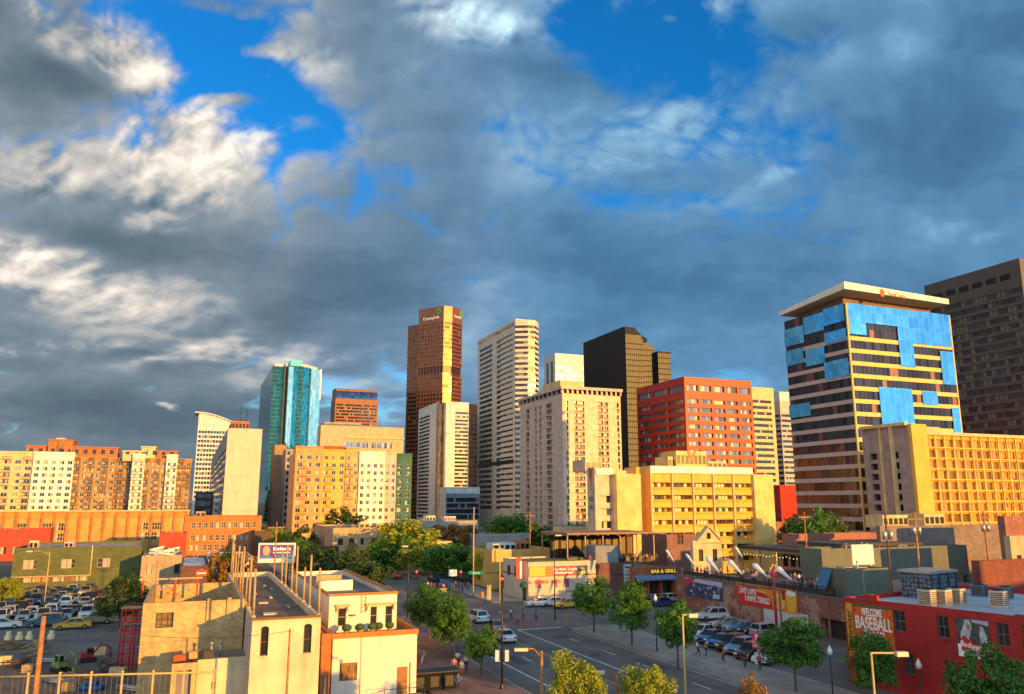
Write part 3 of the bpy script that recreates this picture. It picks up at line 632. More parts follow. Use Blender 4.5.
# 17 pink concrete flats
b = Bld('apartment_tower', 'broad pinkish concrete flats with dark vertical balcony strips and a flat crown', 'building', 562, 370, 520, 620, 386, ROOF)
w, d, hh = b.w, b.d, b.h; fl = 2.95; n = int((hh-7)/fl)
rows = [(3+k*fl, 3+k*fl+2.25) for k in range(n)]
b.facade('left', d, 0, hh-3.4, [(d*.15, d*.24), (d*.37, d*.42), (d*.48, d*.53), (d*.64, d*.77)], rows, PINKC, APW, .9, o=(0, d, 0), wname='balcony_window')
b.facade('front', w, 0, hh-3.4, [(w*.06, w*.10), (w*.20, w*.255), (w*.275, w*.37), (w*.60, w*.69), (w*.71, w*.78), (w*.93, w*.97)], rows, wall('sunny_concrete', (.66, .52, .36), panel=(7, 2.8, .08)), APW, .9, wname='balcony_window')  # front concrete warmer and lighter than left, sunlight put into colour
b.shell(PINKC); b.box(1.2, w-1.2, 1.2, d-1.2, hh-3.5, hh-1.4, BLKM); b.box(-.9, w+.9, -.9, d+.9, hh-1.4, hh, PINKC)
for k in range(13): b.box(w*k/12-.3, w*k/12+.5, -.3, .5, hh-3.4, hh-1.4, PINKC); 
for k in range(11): b.box(-.3, .5, d*k/10+.6, d*k/10+1.3, hh-3.4, hh-1.4, PINKC)
mb = MB()
for xx in (.235, .32, .645, .745):
    for k in range(n): mb.box(w*(xx-.035), w*(xx+.035), -.12, -.02, 3+k*fl-.2, 3+k*fl+.75, 0)
mb.build('balcony_rail', [plain('brown_rail', (.25, .14, .08), .6)], b.root, kind='stuff')
unit(b, w*-.0+1, w*.40, 4, d*.5, hh, b.z(378.5), CREAM, 'penthouse'); b.done()
# 18 senior housing
b = Bld('apartment_building', 'broad yellow mid-rise with deep balcony bays and a red and blue V emblem', 'building', 650, 190, 587, 770, 466, ROOF, d=12)
w, hh = b.w, b.h; x5 = (752-650)/120.0*w*.98; fl = (b.z(466)-2.0)/8.0
YW = YELC; rows = [(2.2+k*fl, 2.2+k*fl+fl*.62) for k in range(7)]
nb = 5; cols = []
st = x5/nb
for k in range(nb): cols += [(k*st+.35, (k+1)*st-.35)]
b.facade('front', x5, 0, hh-1.6, cols, rows, YW, YW2 := wall('deep_yellow_render', (.70, .31, .03)), 1.3, wname='balcony_recess')
for k in range(nb):
    for r_ in rows:
        me = b.cache.get('bwin')
        if me is None:
            mb = MB()
            for q in range(4): mb.box(.3+q*.95, 1.1+q*.95, -.09, 0, .7, fl*.62-.15, 0)
            me = b.cache['bwin'] = mb.mesh('window', [glass('bay_window_glass', (.08, .07, .06), .3, .1, .95, 2.9, .5, (.62, .50, .32))])
            mb = MB(); mb.box(0, st-.75, -.1, 0, 0, .75, 0); b.cache['rail'] = mb.mesh('balcony_rail', [YW2])
        link('window', me, b.root, (k*st+.5+(k % 2)*.6, 1.28, r_[0]))
        link('balcony_rail', b.cache['rail'], b.root, (k*st+.37, .12, r_[0]+.002))
b.box(-.1, x5+.1, -.4, 1.2, hh-1.6, hh+.05, WALLW)
b.box(x5, w, -.8, b.d, 0, b.z(473), wall('butter_render', (.74, .48, .17)))
b.box(.1, x5, 1.4, b.d, 0, hh-1.7, YW); b.box(-.2, 0, -.3, b.d, 0, hh, YW)
for k in range(6): b.box(k*st-.18, k*st+.18, -.35, 0, 0, hh-1.6, CREAM)
# left wing: pale gable with the emblem, a strip of balconies, a blank yellow wall
LB = lambda px: (px-650)/(770-650.)*w
ml = BUT = wall('butter_render', 0)
y0 = 1.5; zl = b.z(470)
xl_ = LB(604)-.02; pc = Vector(b.root.location)+B*xl_+A*(y0+.9); kq = (hx(587.5, 480)-512)/F*math.cos(PIT); DL = (kq*pc.y-pc.x)/(A.x-kq*A.y)
b.box(LB(606), 0-.2, y0+6, y0+DL, 0, zl, wall('peach_concrete', (.62, .44, .30)))
b.box(LB(620), LB(642), y0-1, y0+6, 0, b.z(474), BUT); b.box(LB(642), -.21, y0+1, y0+6, 0, b.z(467), YW)
b.facade('front', LB(620)-LB(606), 0, b.z(475), [(1, LB(620)-LB(606)-.3)], [(2.2+k*fl, 2.2+k*fl+fl*.55) for k in range(6)], PCH := wall('peach_concrete', 0), APW, .8, o=(LB(606), y0+1, 0), wname='window_band')
b.box(LB(606)-.3, LB(620), y0+.6, y0+6, b.z(475), b.z(475)+1.4, WALLW)
b.box(xl_, LB(606), y0+.9, y0+.9+DL, 0, zl+.5, PCH)
mb = MB(); zz = b.z(482)
for pts, m in (([(0, 3.6), (1.5, 3.9), (2.4, 1.6), (1.4, .6)], 0), ([(1.3, .9), (2.6, 3.2), (3.9, 4.2), (4.3, 4.2), (3.0, 1.0), (2.3, -2.4)], 1)):
    mb.poly([(xl_-.06, y0+.9+DL*.78-p[0]*DL*.12, zz+p[1]*.9) for p in pts], m)
mb.build('emblem', [plain('sign_navy', (.03, .03, .20), .5), plain('sign_coral', (.65, .08, .07), .5)], b.root)
GT = plain('sign_grey', (.22, .24, .30), .5); letters('SENIOR', 1.5, GT, b.root, (xl_-.05, y0+.9+DL*.5, zz-4.0), ROTF['left'], .03, fit=DL*.6); letters('LIVING', 1.5, GT, b.root, (xl_-.05, y0+.9+DL*.5, zz-5.9), ROTF['left'], .03, fit=DL*.62)
unit(b, LB(682), LB(712), 3, 10, hh-.2, b.z(449), BUT, 'penthouse'); unit(b, LB(676), LB(684), 4, 10, hh-.2, b.z(455), BUT, 'penthouse'); unit(b, LB(716), LB(735), 4, 10, hh-.2, b.z(459), CREAM, 'penthouse')
unit(b, LB(608), LB(624), y0+8, y0+15, zl-.2, b.z(458.5), PCH, 'penthouse'); b.wall.box(LB(624), LB(640), y0+9, y0+14, zl-.1, b.z(466), b.mi(CREAM))
mb = MB(); zz = b.z(454); xx = LB(697)
mb.poly([(xx-1.3, 2.93, zz+1.2), (xx-.2, 2.93, zz-1.6), (xx+.2, 2.93, zz-.6), (xx-.5, 2.93, zz+1.2)], 0); mb.poly([(xx-.1, 2.92, zz-1.6), (xx+1.6, 2.92, zz+1.5), (xx+.8, 2.92, zz+1.3), (xx-.1, 2.92, zz-.2)], 0)
mb.build('emblem', [plain('sign_brown', (.25, .1, .03), .5)], b.root); b.done()
# 19 red office block
b = Bld('red_office_building', 'bright red office block with ribbon windows and a deep blank parapet', 'building', 684, 360, 636, 751, 376.5, ROOF)
w, d, hh = b.w, b.d, b.h; fl = 3.9; n = int((hh-8)/fl)
top = hh-6.2; rows = [(top-2.2-(k+1)*fl+.1, top-2.2-(k+1)*fl+2.1) for k in range(n-1)][::-1]
rows = [r for r in rows if r[0] > 2]+[(hh-6.4, hh-3.6)]
cw = even(w, 5, w/5*.80, .6); cl = even(d, 3, d/3*.84, .8)
RWG = glass('pane_pale', (.20, .19, .17), .6, .1, 1.35, 50, .25, (.45, .40, .34))
b.facade('front', w, 0, hh, cw, rows, REDC, RWG, .7, wname='window_band'); b.facade('left', d, 0, hh, cl, rows, REDC, RWG, .7, o=(0, d, 0), wname='window_band')
b.shell(REDC); b.roof(); unit(b, w*.3, w*.7, 8, 16, hh-1, hh+1.5, REDC); b.done()
# 20, 21 strip towers, 22 red low one
b = Bld('office_tower', 'yellow-lit banded tower immediately right of the red office block', 'building', 746, 520, 744, 773, 386.5, ROOF)
rw = lambda b, s=4., o=6, hgt=2.0: [(o+k*s, o+k*s+hgt) for k in range(int((b.h-o-5)/s))]
b.facade('front', b.w, 0, b.h, [(.6, b.w-2.5)], rw(b), wall('yellow_stone', (.62, .47, .24)), DKW, .4, wname='window_band'); b.shell(wall('yellow_stone', 0), left=True); b.roof(); b.done()
b = Bld('office_tower', 'slim dark banded tower with pale cap, right of the yellow banded tower', 'building', 779, 610, 769, 797, 391.5, ROOF)
b.facade('front', b.w, 0, b.h-7, [(.6, b.w*.9)], rw(b)[:-2], PINKC, DKW, .4, wname='window_band'); b.facade('left', b.d, 0, b.h-7, [(.6, b.d-.6)], rw(b)[:-2], PINKC, DKW, .4, o=(0, b.d, 0), wname='window_band')
b.shell(PINKC); q = b.wall.quad; i = b.mi(WHITE); q((0, 0, b.h-7), (b.w, 0, b.h-7), (b.w, 0, b.h), (0, 0, b.h), i); q((0, b.d, b.h-7), (0, 0, b.h-7), (0, 0, b.h), (0, b.d, b.h), i); b.roof(); b.done()
b = Bld('red_shop_building', 'low bright red building with a canopy at the foot of the slim banded tower', 'building', 770, 300, 766, 800, 485, ROOF)
b.facade('front', b.w, 0, b.h, even(b.w, 3, 3, .5), [(4, 6.5), (8.5, 11)], wall('scarlet_panel', (.55, .03, .02)), DKW, .4); b.shell(REDC, left=True); b.roof(); b.done()
# 24 dark tower at far right
b = Bld('dark_tower', 'dark bronze tower with dense ribbon windows, cut off by the right edge of the picture', 'building', 1019, 330, 921, 1060, 258, ROOFD)
w, d, hh = b.w, b.d, b.h; fl = 3.8; n = int((hh-14)/fl); DBR = wall('dark_bronze_stone', (.085, .068, .056), rough=.5, panel=(4, 3.8, .12))
rows = [(4+k*fl, 4+k*fl+2.3) for k in range(n)]
b.facade('left', d, 0, hh, [(.8, d-.8)], rows, DBR, glass('bronze_ribbon', (.05, .042, .036), .3, .2, 2.2, 50, .3, (.12, .10, .08), fw=.5), .3, o=(0, d, 0), wname='window_band')
b.facade('front', w, 0, hh, [(.8, w-.8)], rows, DBR, glass('bronze_ribbon', 0), .3, wname='window_band'); b.shell(DBR); b.roof()
mb = MB()
for k in range(6): mb.box(-.06, -.01, d*.1+k*d*.14, d*.1+k*d*.14+d*.10, hh-8.2, hh-5.6, 0)
mb.build('louvre', [BLKM], b.root); b.done()
# 23 modern glass tower with tilted roof plane
b = Bld('glass_tower', 'modern striped glass tower with bright blue panels and a folded white roof canopy', 'building', 846.5, 232, 783.5, 948, 303, ROOF, ym=312)
w, d = b.w, b.d; hh = b.z(303); SPW = wall('sunlit_spandrel', (.72, .50, .15), var=.05, streak=.06)
n = 20; fl = hh/n; i = b.mi(SPW); i2 = b.mi(wall('shaded_spandrel', (.52, .38, .33), var=.05, streak=.06))  # same spandrel twice: sun's yellow in the front colour, shade in the left
for k in range(n):
    z0 = k*fl
    if k < n-2:
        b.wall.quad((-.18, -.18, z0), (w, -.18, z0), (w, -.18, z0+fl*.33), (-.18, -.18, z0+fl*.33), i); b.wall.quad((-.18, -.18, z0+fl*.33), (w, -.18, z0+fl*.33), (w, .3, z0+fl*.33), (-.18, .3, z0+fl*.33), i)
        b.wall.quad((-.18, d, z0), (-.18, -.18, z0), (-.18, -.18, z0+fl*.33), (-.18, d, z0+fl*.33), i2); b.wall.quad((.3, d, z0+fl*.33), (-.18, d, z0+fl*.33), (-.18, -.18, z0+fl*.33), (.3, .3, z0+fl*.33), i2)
    mb = MB(); mb.box(0, w, 0, d, 0, fl-.02, 0); link('window_band', b.cache.setdefault('wb', mb.mesh('window_band', [REDG])), b.root, (0, 0, z0))
b.box(-.35, .12, -.35, .12, 0, hh, SPW); b.box(w-.1, w+.3, -.3, d, 0, hh, SPW)
def panel(face, a0, a1, k0, k1):
    mb = MB(); L = w if face == 'front' else d
    mb.box(a0*L, a1*L, -.42, -.22, k0*fl, k1*fl, 0); o = mb.build('glass_panel', [BLUEG], b.root, (0, 0, 0) if face == 'front' else (0, d, 0), 0 if face == 'front' else -math.pi/2)
for q in [(.005, .995, 18.5, 20), (.005, .16, 17.5, 18.5), (.46, .60, 15.2, 18.5), (.60, .995, 17.2, 18.5), (.86, .995, 14, 16.8), (.23, .54, 8.3, 13.4), (.64, .79, 12.2, 13.3), (.92, .995, 7.8, 12.1)]: panel('front', *q)
for q in [(.34, .66, 18.3, 19.8), (.66, .98, 18.6, 20), (0, .33, 17.7, 19.2), (0, .30, 16, 17.3), (.34, .64, 15.6, 17), (.66, .98, 17.1, 18), (.62, .98, 14.2, 15.6), (0, .35, 11.5, 12.6)]: panel('left', *q)
mb = MB(); mb.box(3, w-3, 4, d-3, hh, hh+4.2, 0); mb.build('penthouse', [wall('plant_brown', (.20, .12, .07))], b.root)
zA = b.z(283.5)
zc, zr_, zl_ = at(846, 283.5, 232).z, 0, 0
mb = MB(); e = 1.9
Pn = lambda x, y, z, t=0: (x, y, z)
c0 = (-e, -e, zc); c1 = (w*.965, -e, hh+4.8); c2 = (w*.965, d+1, hh+4); c3 = (-e, d*1.0, hh+3.0); mid = (w*.25, -e, zc-1.8)
def slab(pts, t):
    up = [Vector(p) for p in pts]; dn = [p-Vector((0, 0, q)) for p, q in zip(up, t)]
    mb.poly(up, 0); mb.poly(dn[::-1], 0)
    for k in range(len(up)): mb.quad(dn[k], dn[(k+1) % len(up)], up[(k+1) % len(up)], up[k], 0)
slab([c0, c1, c2, c3], [2.3, 1.7, 1.2, 1.2])
ro = mb.build('roof', [wall('ivory_roof', (.76, .70, .58), var=.05, streak=.04)], b.root)
ang = math.atan2(c1[2]-c0[2], c1[0]-c0[0])
lx = w*.42; letters('SunCorp', 2.0, plain('sign_rust', (.45, .10, .03), .5), b.root, (lx+1.0, -e-.1, c0[2]+(c1[2]-c0[2])*(lx+1+e)/(w+2+e)-1.7), (math.pi/2, -ang, 0), .03)
mb = MB(); mb.prism([(1.0*math.cos(t), 1.25*math.sin(t)) for t in [q*math.pi/8 for q in range(16)]], 0, .06, 0); o = mb.build('emblem', [RSIGN], b.root, (lx-5, -e-.03, c0[2]+(c1[2]-c0[2])*(lx-5+e)/(w+2+e)-1.7)); o.rotation_euler = (math.pi/2, 0, 0)
b.done()
# 25 gold-lit hotel
b = Bld('hotel_building', 'long golden mid-rise with a grid of window bays and projecting floor slabs, right edge', 'building', 912, 200, 865, 1075, 424, ROOF, ym=470, d=None)
w, d, hh = b.w, b.d, b.h; z1 = b.z(434); fl = (z1-1.5)/12.0
x0 = w*.085
b.facade('front', w-x0, 0, z1, even(w-x0, 17, (w-x0)/17*.72, .3), [(1.2+k*fl, 1.2+k*fl+fl*.74) for k in range(12)], GOLDC, GH := glass('gold_lit_window', (.45, .22, .05), .4, .12, 1.0, 2.6, .5, (.55, .24, .03), spread=.4), .35, o=(x0, 0, 0))  # low sun's gold put into pane and blind colour
mb = MB()
for k in range(12): mb.box(x0-1.6, w, -.5, -.02, 1.0+k*fl-.1, 1.0+k*fl+.09, 0)
for k in range(18): mb.box(x0+k*(w-x0)/17-.12, x0+k*(w-x0)/17+.12, -.34, -.02, 0, z1, 0)
mb.build('floor_slab', [wall('pale_gold', (.76, .50, .14))], b.root)
b.box(x0, w, .36, d, 0, z1-.02, GOLDC); b.box(x0-.3, w, -.6, 1.2, z1, z1+.8, CREAM); b.box(0, x0-.02, -1.0, .5, 0, hh, YELC); b.box(1.3, x0-.02, .5, d, 0, hh-.4, YELC); b.box(0, x0-.02, .5, d, hh-.35, hh, YELC)
b.box(x0*1.0, w*.22, 2, 9, z1, hh-.2, CREAM); b.box(w*.22, w*.5, 3, 8, z1, z1+1.2, CREAM)
for k in range(7): b.box(x0-2.2, x0+.5, -.9, -.05, 6+k*2.6, 6.2+k*2.6, CREAM)
# left face in darker mauve: shade put into the concrete colour
HL = d; sl_ = wall('shaded_mauve_concrete', (.34, .24, .22))
b.facade('left', HL, 0, hh-.3, [(HL*.14, HL*.30), (HL*.62, HL*.76)], [(1.5+k*fl*.98, 1.5+k*fl*.98+fl*.6) for k in range(11)], sl_, BLG, 1.0, o=(-.05, HL, 0), wname='stair_window')
b.box(-.8, -.06, d*.30, d*.36, 0, hh+.3, CREAM); b.box(-.6, -.06, d*.56, d*.60, 0, hh, CREAM)
mb = MB(); mb.box(-.02, -.01, 0, d, hh, hh+.4, 0); b.box(-1.0, 0, .05, d, hh-.3, hh+.5, CREAM); b.done()
# ================================================================== ground and streets
GZ = {'ground': 0}
def gquad(name, u0, u1, v0, v1, z, m, h=None, **k):
    mb = MB()
    if h: mb.box(u0, u1, v0, v1, z-h, z)
    else: mb.quad((u0, v0, z), (u1, v0, z), (u1, v1, z), (u0, v1, z))
    return mb.build(name, [m], rz=GA, **k)
def gmat():
    m, t, bs = newmat('dirt_and_lots'); oc = t.new('ShaderNodeTexCoord').outputs['Object']
    f = t.noise(oc, .03, 8, .6); g = t.noise(oc, .5, 6, .65)
    c = t.ramp(t.m('ADD', t.m('MULTIPLY', f, .7), t.m('MULTIPLY', g, .3)), [(.3, (.055, .05, .045)), (.48, (.095, .08, .065)), (.55, (.13, .10, .075)), (.7, (.07, .07, .06))])
    t.l.new(c, bs.inputs['Base Color']); bs.inputs['Roughness'].default_value = .95; return m
mb = MB(); mb.quad((-9000, -3000, 0), (9000, -3000, 0), (9000, 14000, 0), (-9000, 14000, 0)); mb.build('ground', [gmat()], kind='structure')
def road(name, col, red=.0):
    m, t, bs = newmat(name); oc = t.new('ShaderNodeTexCoord').outputs['Object']; x, y, z = t.sep(oc)[0:3]
    f = t.noise(oc, .22, 7, .62); g = t.noise(oc, 14, 4, .7); tr = t.noise(t.comb(t.m('MULTIPLY', x, 1.1), t.m('MULTIPLY', y, .03)), 1.0, 4, .6)
    k = t.m('ADD', t.ss(f, .3, .7, .74, 1.25), t.m('MULTIPLY', t.m('SUBTRACT', g, .5), .5)); k = t.m('ADD', k, t.m('MULTIPLY', t.m('SUBTRACT', tr, .5), .7))
    vo = t.new('ShaderNodeTexVoronoi', feature='DISTANCE_TO_EDGE'); t.l.new(t.vm('ADD', oc, t.vm('SCALE', t.noise(oc, .8, 4, .6, col=True), sc=2.0)), vo.inputs['Vector']); vo.inputs['Scale'].default_value = .16
    ck = t.ss(vo.outputs[0], .0, .012, .55, 1.0); k = t.m('MULTIPLY', k, ck)
    t.l.new(t.mix(1.0, col, t.comb(k, k, k), 'MULTIPLY'), bs.inputs['Base Color']); bs.inputs['Roughness'].default_value = .8; return m
ASP = road('asphalt', (.135, .115, .104)); ASP2 = road('asphalt_old', (.15, .125, .11)); PAVR = road('red_pavers', (.21, .12, .095)); CONC = road('pavement_concrete', (.30, .255, .21)); XRED = road('red_crossing', (.20, .11, .10))
WP = plain('road_paint_white', (.62, .62, .60), .7, var=.25); YP = plain('road_paint_yellow', (.55, .30, .05), .7, var=.25)
gquad('road', 29.5, 49.6, -70, 103, .004, ASP, kind='structure'); gquad('road', 29.5, 49.6, 131, 900, .004, ASP, kind='structure')
gquad('cross_road', -260, 57.2, 103, 131, .004, ASP2, kind='structure'); gquad('cross_road', 57.2, 500, 117.5, 131, .004, ASP2, kind='structure'); gquad('crossing', 29.5, 49.6, 104.5, 130, .008, XRED, kind='structure')
for (n, u0, u1, v0, v1, m) in [('pavement', 21.5, 29.5, -40, 102.2, PAVR), ('pavement', 49.6, 57.2, -40, 102.2, CONC), ('pavement', 21.5, 29.5, 132, 700, CONC), ('pavement', 49.6, 55.5, 132, 700, CONC), ('pavement', 57.2, 400, 132, 134.5, CONC), ('pavement', -200, 21.5, 132, 134, CONC)]:
    gquad(n, u0, u1, v0, v1, .13, m, h=.13, kind='structure')
for (u0, u1, v0, v1) in [(29.5, 29.72, -40, 102.2), (49.38, 49.6, -40, 102.2), (29.5, 29.72, 132, 700), (49.38, 49.6, 132, 700)]:
    gquad('kerb', u0, u1, v0, v1, .15, CONC, h=.15, kind='structure')
gquad('parking_lot', 57.2, 76.5, 55, 117.4, .02, ASP, kind='structure')
gquad('parking_lot', -75, 1, 134.2, 189, .012, ASP, kind='structure'); gquad('yard', -40, 3, 60, 102.5, .016, road('yard_dirt', (.13, .09, .065)), kind='structure')
mk = [(42.35, 42.55, 72, 103.3, WP), (42.35, 48.9, 103.3, 103.75, WP), (32.45, 32.65, 20, 96, WP), (38.6, 38.72, 20, 103, YP), (38.9, 39.02, 20, 103, YP), (49.0, 49.12, 20, 100, WP)]
for k in range(9): mk.append((45.9, 46.05, 20+k*9, 23+k*9, WP)); mk.append((35.7, 35.85, 20+k*9, 23+k*9, WP))
for k in range(14): mk.append((39.3, 39.45, 140+k*12, 144+k*12, WP))
for q in mk: gquad('road_marking', *q[:4], .0125, q[4], kind='structure')
mb = MB()
for k in range(26): mb.quad((-70+k*2.7, 140, .018), (-69.9+k*2.7, 140, .018), (-69.9+k*2.7, 145, .018), (-70+k*2.7, 145, .018)); mb.quad((-70+k*2.7, 156, .018), (-69.9+k*2.7, 156, .018), (-69.9+k*2.7, 161, .018), (-70+k*2.7, 161, .018))
mb.build('road_marking', [WP], rz=GA, kind='structure')
for (u_, v_, su, sv) in [(34, 82, 1.2, 5), (44.5, 95, 2.5, 3), (37, 60, 1.6, 8), (46.5, 74, 1.5, 6), (31.5, 99, 2, 2), (41, 112, 4, 2.5), (35, 122, 3, 5)]:
    gquad('road_patch', u_, u_+su, v_, v_+sv, .0105, road('asphalt_patch', (.085, .075, .07)) if 'asphalt_patch' not in bpy.data.materials else bpy.data.materials['asphalt_patch'], kind='structure')
for (u_, v_) in [(36.5, 90), (44, 84), (40.5, 70), (34, 109), (46, 118), (47.6, 92)]:
    p_ = gp(u_, v_); mb = MB(); mb.prism([(.38*math.cos(k*math.pi/8), .38*math.sin(k*math.pi/8)) for k in range(16)], .008, .016); mb.build('manhole_cover', [plain('cast_iron', (.03, .028, .026), .5)], None, p_, kind='structure')
# ballpark stand behind the camera on the sun side: it shades the street as in the photograph
L_ = Vector((-math.sin(SUN_AZ), math.cos(SUN_AZ), 0)); Wv = Vector((math.cos(SUN_AZ), math.sin(SUN_AZ), 0))
def stand(w0, w1, s1, h, lab):
    mb = MB(); p = [Wv*a+L_*s for a, s in ((w0, s1-30), (w1, s1-30), (w1, s1), (w0, s1))]
    mb.prism([(q.x, q.y) for q in p], 0, h); o = mb.build('stadium_stand', [ORB]); sp(o, lab, 'stadium stand')
stand(57, 86, -75, 22.5, 'tall brick ballpark stand behind the viewpoint, lower western part')
stand(86.1, 108, -75, 26, 'tall brick ballpark stand behind the viewpoint, highest middle part')
stand(108.1, 210, -75, 22, 'tall brick ballpark stand behind the viewpoint, long eastern part')
# ================================================================== foreground and middle buildings
def hit(px, py, P0, dr):
    """ray through a pixel on the vertical plane through P0 along dr -> distance along, height"""
    u, v = px2uv(px, py); Y = (P0.x*dr.y-P0.y*dr.x)/(u*dr.y-dr.x)
    t = (u*Y-P0.x)/dr.x if abs(dr.x) > abs(dr.y) else (Y-P0.y)/dr.y
    return t, H+v*Y
def simple(name, label, xc, Y, xl, xr, ytop, m, rm, front=None, left=None, d=None, w=None, par=.5, cat='building', gm=None, frame=None, bars=None, ym=None, depth=.22):
    b = Bld(name, label, cat, xc, Y, xl, xr, ytop, rm, d=d, w=w, ym=ym)
    gm = gm or APW; fr = front or ([], []); lf = left or ([], [])
    b.facade('front', b.w, 0, b.h, fr[0], fr[1], m, gm, depth, frame=frame, bars=bars); b.facade('left', b.d, 0, b.h, lf[0], lf[1], m, gm, depth, o=(0, b.d, 0), frame=frame, bars=bars)
    b.shell(m); b.roof(par=par, pm=m); rs = random.Random(int(xc*7)); zr0 = b.h-par
    for k in range(rs.randint(3, 6)):
        if b.w < 4 or b.d < 3: break
        x, y = rs.uniform(1, b.w-1.2), rs.uniform(.8, b.d-1); mb = MB(); t_ = rs.random()
        if t_ < .6: hv = rs.uniform(.5, 1.2); mb.tube((x, y, zr0-.05), (x, y, zr0+hv), .09, .09, 8); mb.tube((x, y, zr0+hv), (x, y, zr0+hv+.14), .17, .12, 8); mb.build('vent_pipe', [GALV], b.root)
        else: s_ = rs.uniform(.5, .9); mb.box(x-s_, x+s_, y-s_*.6, y+s_*.6, zr0-.05, zr0+.6); mb.box(x-s_*.8, x+s_*.8, y-s_*.62, y-s_*.605, zr0+.1, zr0+.5, 1); mb.build('roof_vent_box', [GREYC, BLKM], b.root)
    return b
DARKF = plain('dark_frame', (.03, .035, .035), .5); BRNF = plain('brown_wood', (.16, .07, .03), .7); WOOD = plain('weathered_wood', (.42, .27, .13), .85, var=.2); WOODD = plain('dark_wood', (.10, .055, .03), .85, var=.2)
STEELR = plain('red_steel', (.62, .02, .015), .5); GALV = plain('galvanised', (.42, .42, .40), .4, .6); BLK = plain('black_paint', (.012, .012, .014), .4); YLM = plain('tan_paint_metal', (.50, .34, .13), .5)
PLST = wall('cream_stucco', (.64, .51, .33), var=.16, streak=.28); CRW = wall('cream_block', (.56, .37, .16), brick=(.42, .21, .012), var=.2, streak=.25)
NEARG = glass('near_window', (.05, .055, .06), .45, .1, 9, 9, .0, tilt=.03)
# --- narrow cream building with posts along its roof
b = Bld('cream_building', 'narrow cream stucco building with bare wooden posts along both roof edges and two arched windows', 'building', 252.5, 63, 205, 321, 619, wall('tar_roof', (.15, .095, .065), var=.35, streak=0), d=43, ym=619)
w, d, hh = b.w, b.d, b.h
def wx(px): return hit(px, 640, Vector((b.X, b.Y, 0)), B)[0]
aw = [(wx(260.5), wx(268.5)), (wx(303.5), wx(311.5))]
b.facade('front', w, 0, hh, [(.5, 1.5)]*0+aw, [(hh-2.75, hh-.75)], PLST, NEARG, .25, frame=BRNF, bars=(1, 2)); b.facade('left', d, 0, hh, [], [], wall('shaded_stucco', (.42, .37, .33)), NEARG, .2, o=(0, d, 0)); b.shell(PLST); b.roof(par=.55, pm=PLST)  # left wall's stucco greyer than the front, shade put into its colour
mb = MB()
for a0, a1 in aw:
    c = (a0+a1)/2; r = (a1-a0)/2
    pts = [(c+r*math.cos(t), -.02, hh-.78+r*.7*math.sin(t)) for t in [math.pi*q/8 for q in range(9)]]; mb.poly(pts, 0)
    mb.box(a0-.08, a1+.08, -.1, -.01, hh-2.87, hh-2.76, 1)
mb.build('window_arch', [NEARG, PLST], b.root)
mb = MB(); mb.box(-.1, w+.1, -.14, -.01, hh-.12, hh+.06); mb.build('coping', [BRNF], b.root)
for k in range(9): b.box(w*.15+random.random()*w*.6, w*.15+random.random()*w*.6+.5, 2+k*4, 2.6+k*4+random.random(), hh-.55, hh-.45, PLST)
b.done()
CB = b
PG = 'wooden posts standing along the roof edges'
nn = ['first', 'second', 'third', 'fourth', 'fifth', 'sixth', 'seventh', 'eighth', 'ninth', 'tenth', 'eleventh', 'twelfth', 'thirteenth', 'fourteenth', 'fifteenth', 'sixteenth']
def onb(b, x, y, z): return b.root.matrix_world @ Vector((x, y, z)) if False else Vector(b.root.location)+B*x+A*y+Vector((0, 0, z))
for side, xs in (('left', .15), ('right', w-.15)):
    for k in range(9 if side == 'left' else 7):
        yy = 1.2+k*4.6+(k % 2)*.8+(0 if side == 'left' else -.9); h_ = [3.6, 4.3, 3.0, 4.6, 3.9, 4.2, 3.4, 4.0, 4.4][k]
        mb = MB(); mb.tube((0, 0, 0), (.04*(k % 3-1), .03, h_), .10, .085, 6); mb.box(-.15, .15, -.15, .15, -.02, .12, 0)
        o = mb.build('wooden_post', [WOOD], None, onb(b, xs, yy, hh), GA); sp(o, f'{nn[k]} wooden post from the near end, {side} roof edge of narrow cream building', 'post', PG)
# --- cream block wall building behind it on the left, with steel frame
P0 = Vector((-26.9, 78, 0)); dB = B
b = Bld('block_building', 'roofless cream block building with a shaded corner, behind the red shoring tower', 'building', 141, 67.2, 139, 243, 603.5, ROOFD, d=16, ym=630)
w, d, hh = b.w, b.d, b.h
b.facade('front', w, 0, hh, [(w*.13, w*.30)], [(hh-2.0, hh-.8)], CRW, NEARG, .3, frame=DARKF, bars=(3, 2)); b.facade('left', d, 0, hh, [], [], CRW, NEARG, .3, o=(0, d, 0)); b.shell(CRW); b.roof(par=3.2, pm=CRW)
for k in range(2): b.box(w*(.62+.2*k), w*(.62+.2*k)+.35, -.18, -.01, hh-1.6, hh+.2, CRW)
b.box(w*.1, w*.34, -.1, -.01, hh-2.25, hh-2.05, CRW); b.done(); KB = b
t = empty('steel_frame', at(142, 598, 79), GA, 'open frame of red posts and pale cross-braced beams on top of the roofless block building', 'steel frame'); t.scale = (.74, .74, .74)
for x in (0, 3.9, 6.6):
    mb = MB(); mb.box(x-.11, x+.11, -.1, .1, 0, 2.2); mb.build('post', [STEELR], t)
mb = MB(); mb.box(-.5, 7.2, -.14, .14, 2.2, 2.42); mb.build('beam', [WOOD], t)
mb = MB(); mb.tube((.1, 0, .1), (3.8, 0, 2.1), .04); mb.tube((3.8, 0, .1), (.1, 0, 2.1), .04); mb.tube((4, 0, .1), (6.5, 0, 2.1), .04); mb.tube((6.5, 0, .1), (4, 0, 2.1), .04); mb.build('brace', [GALV], t)
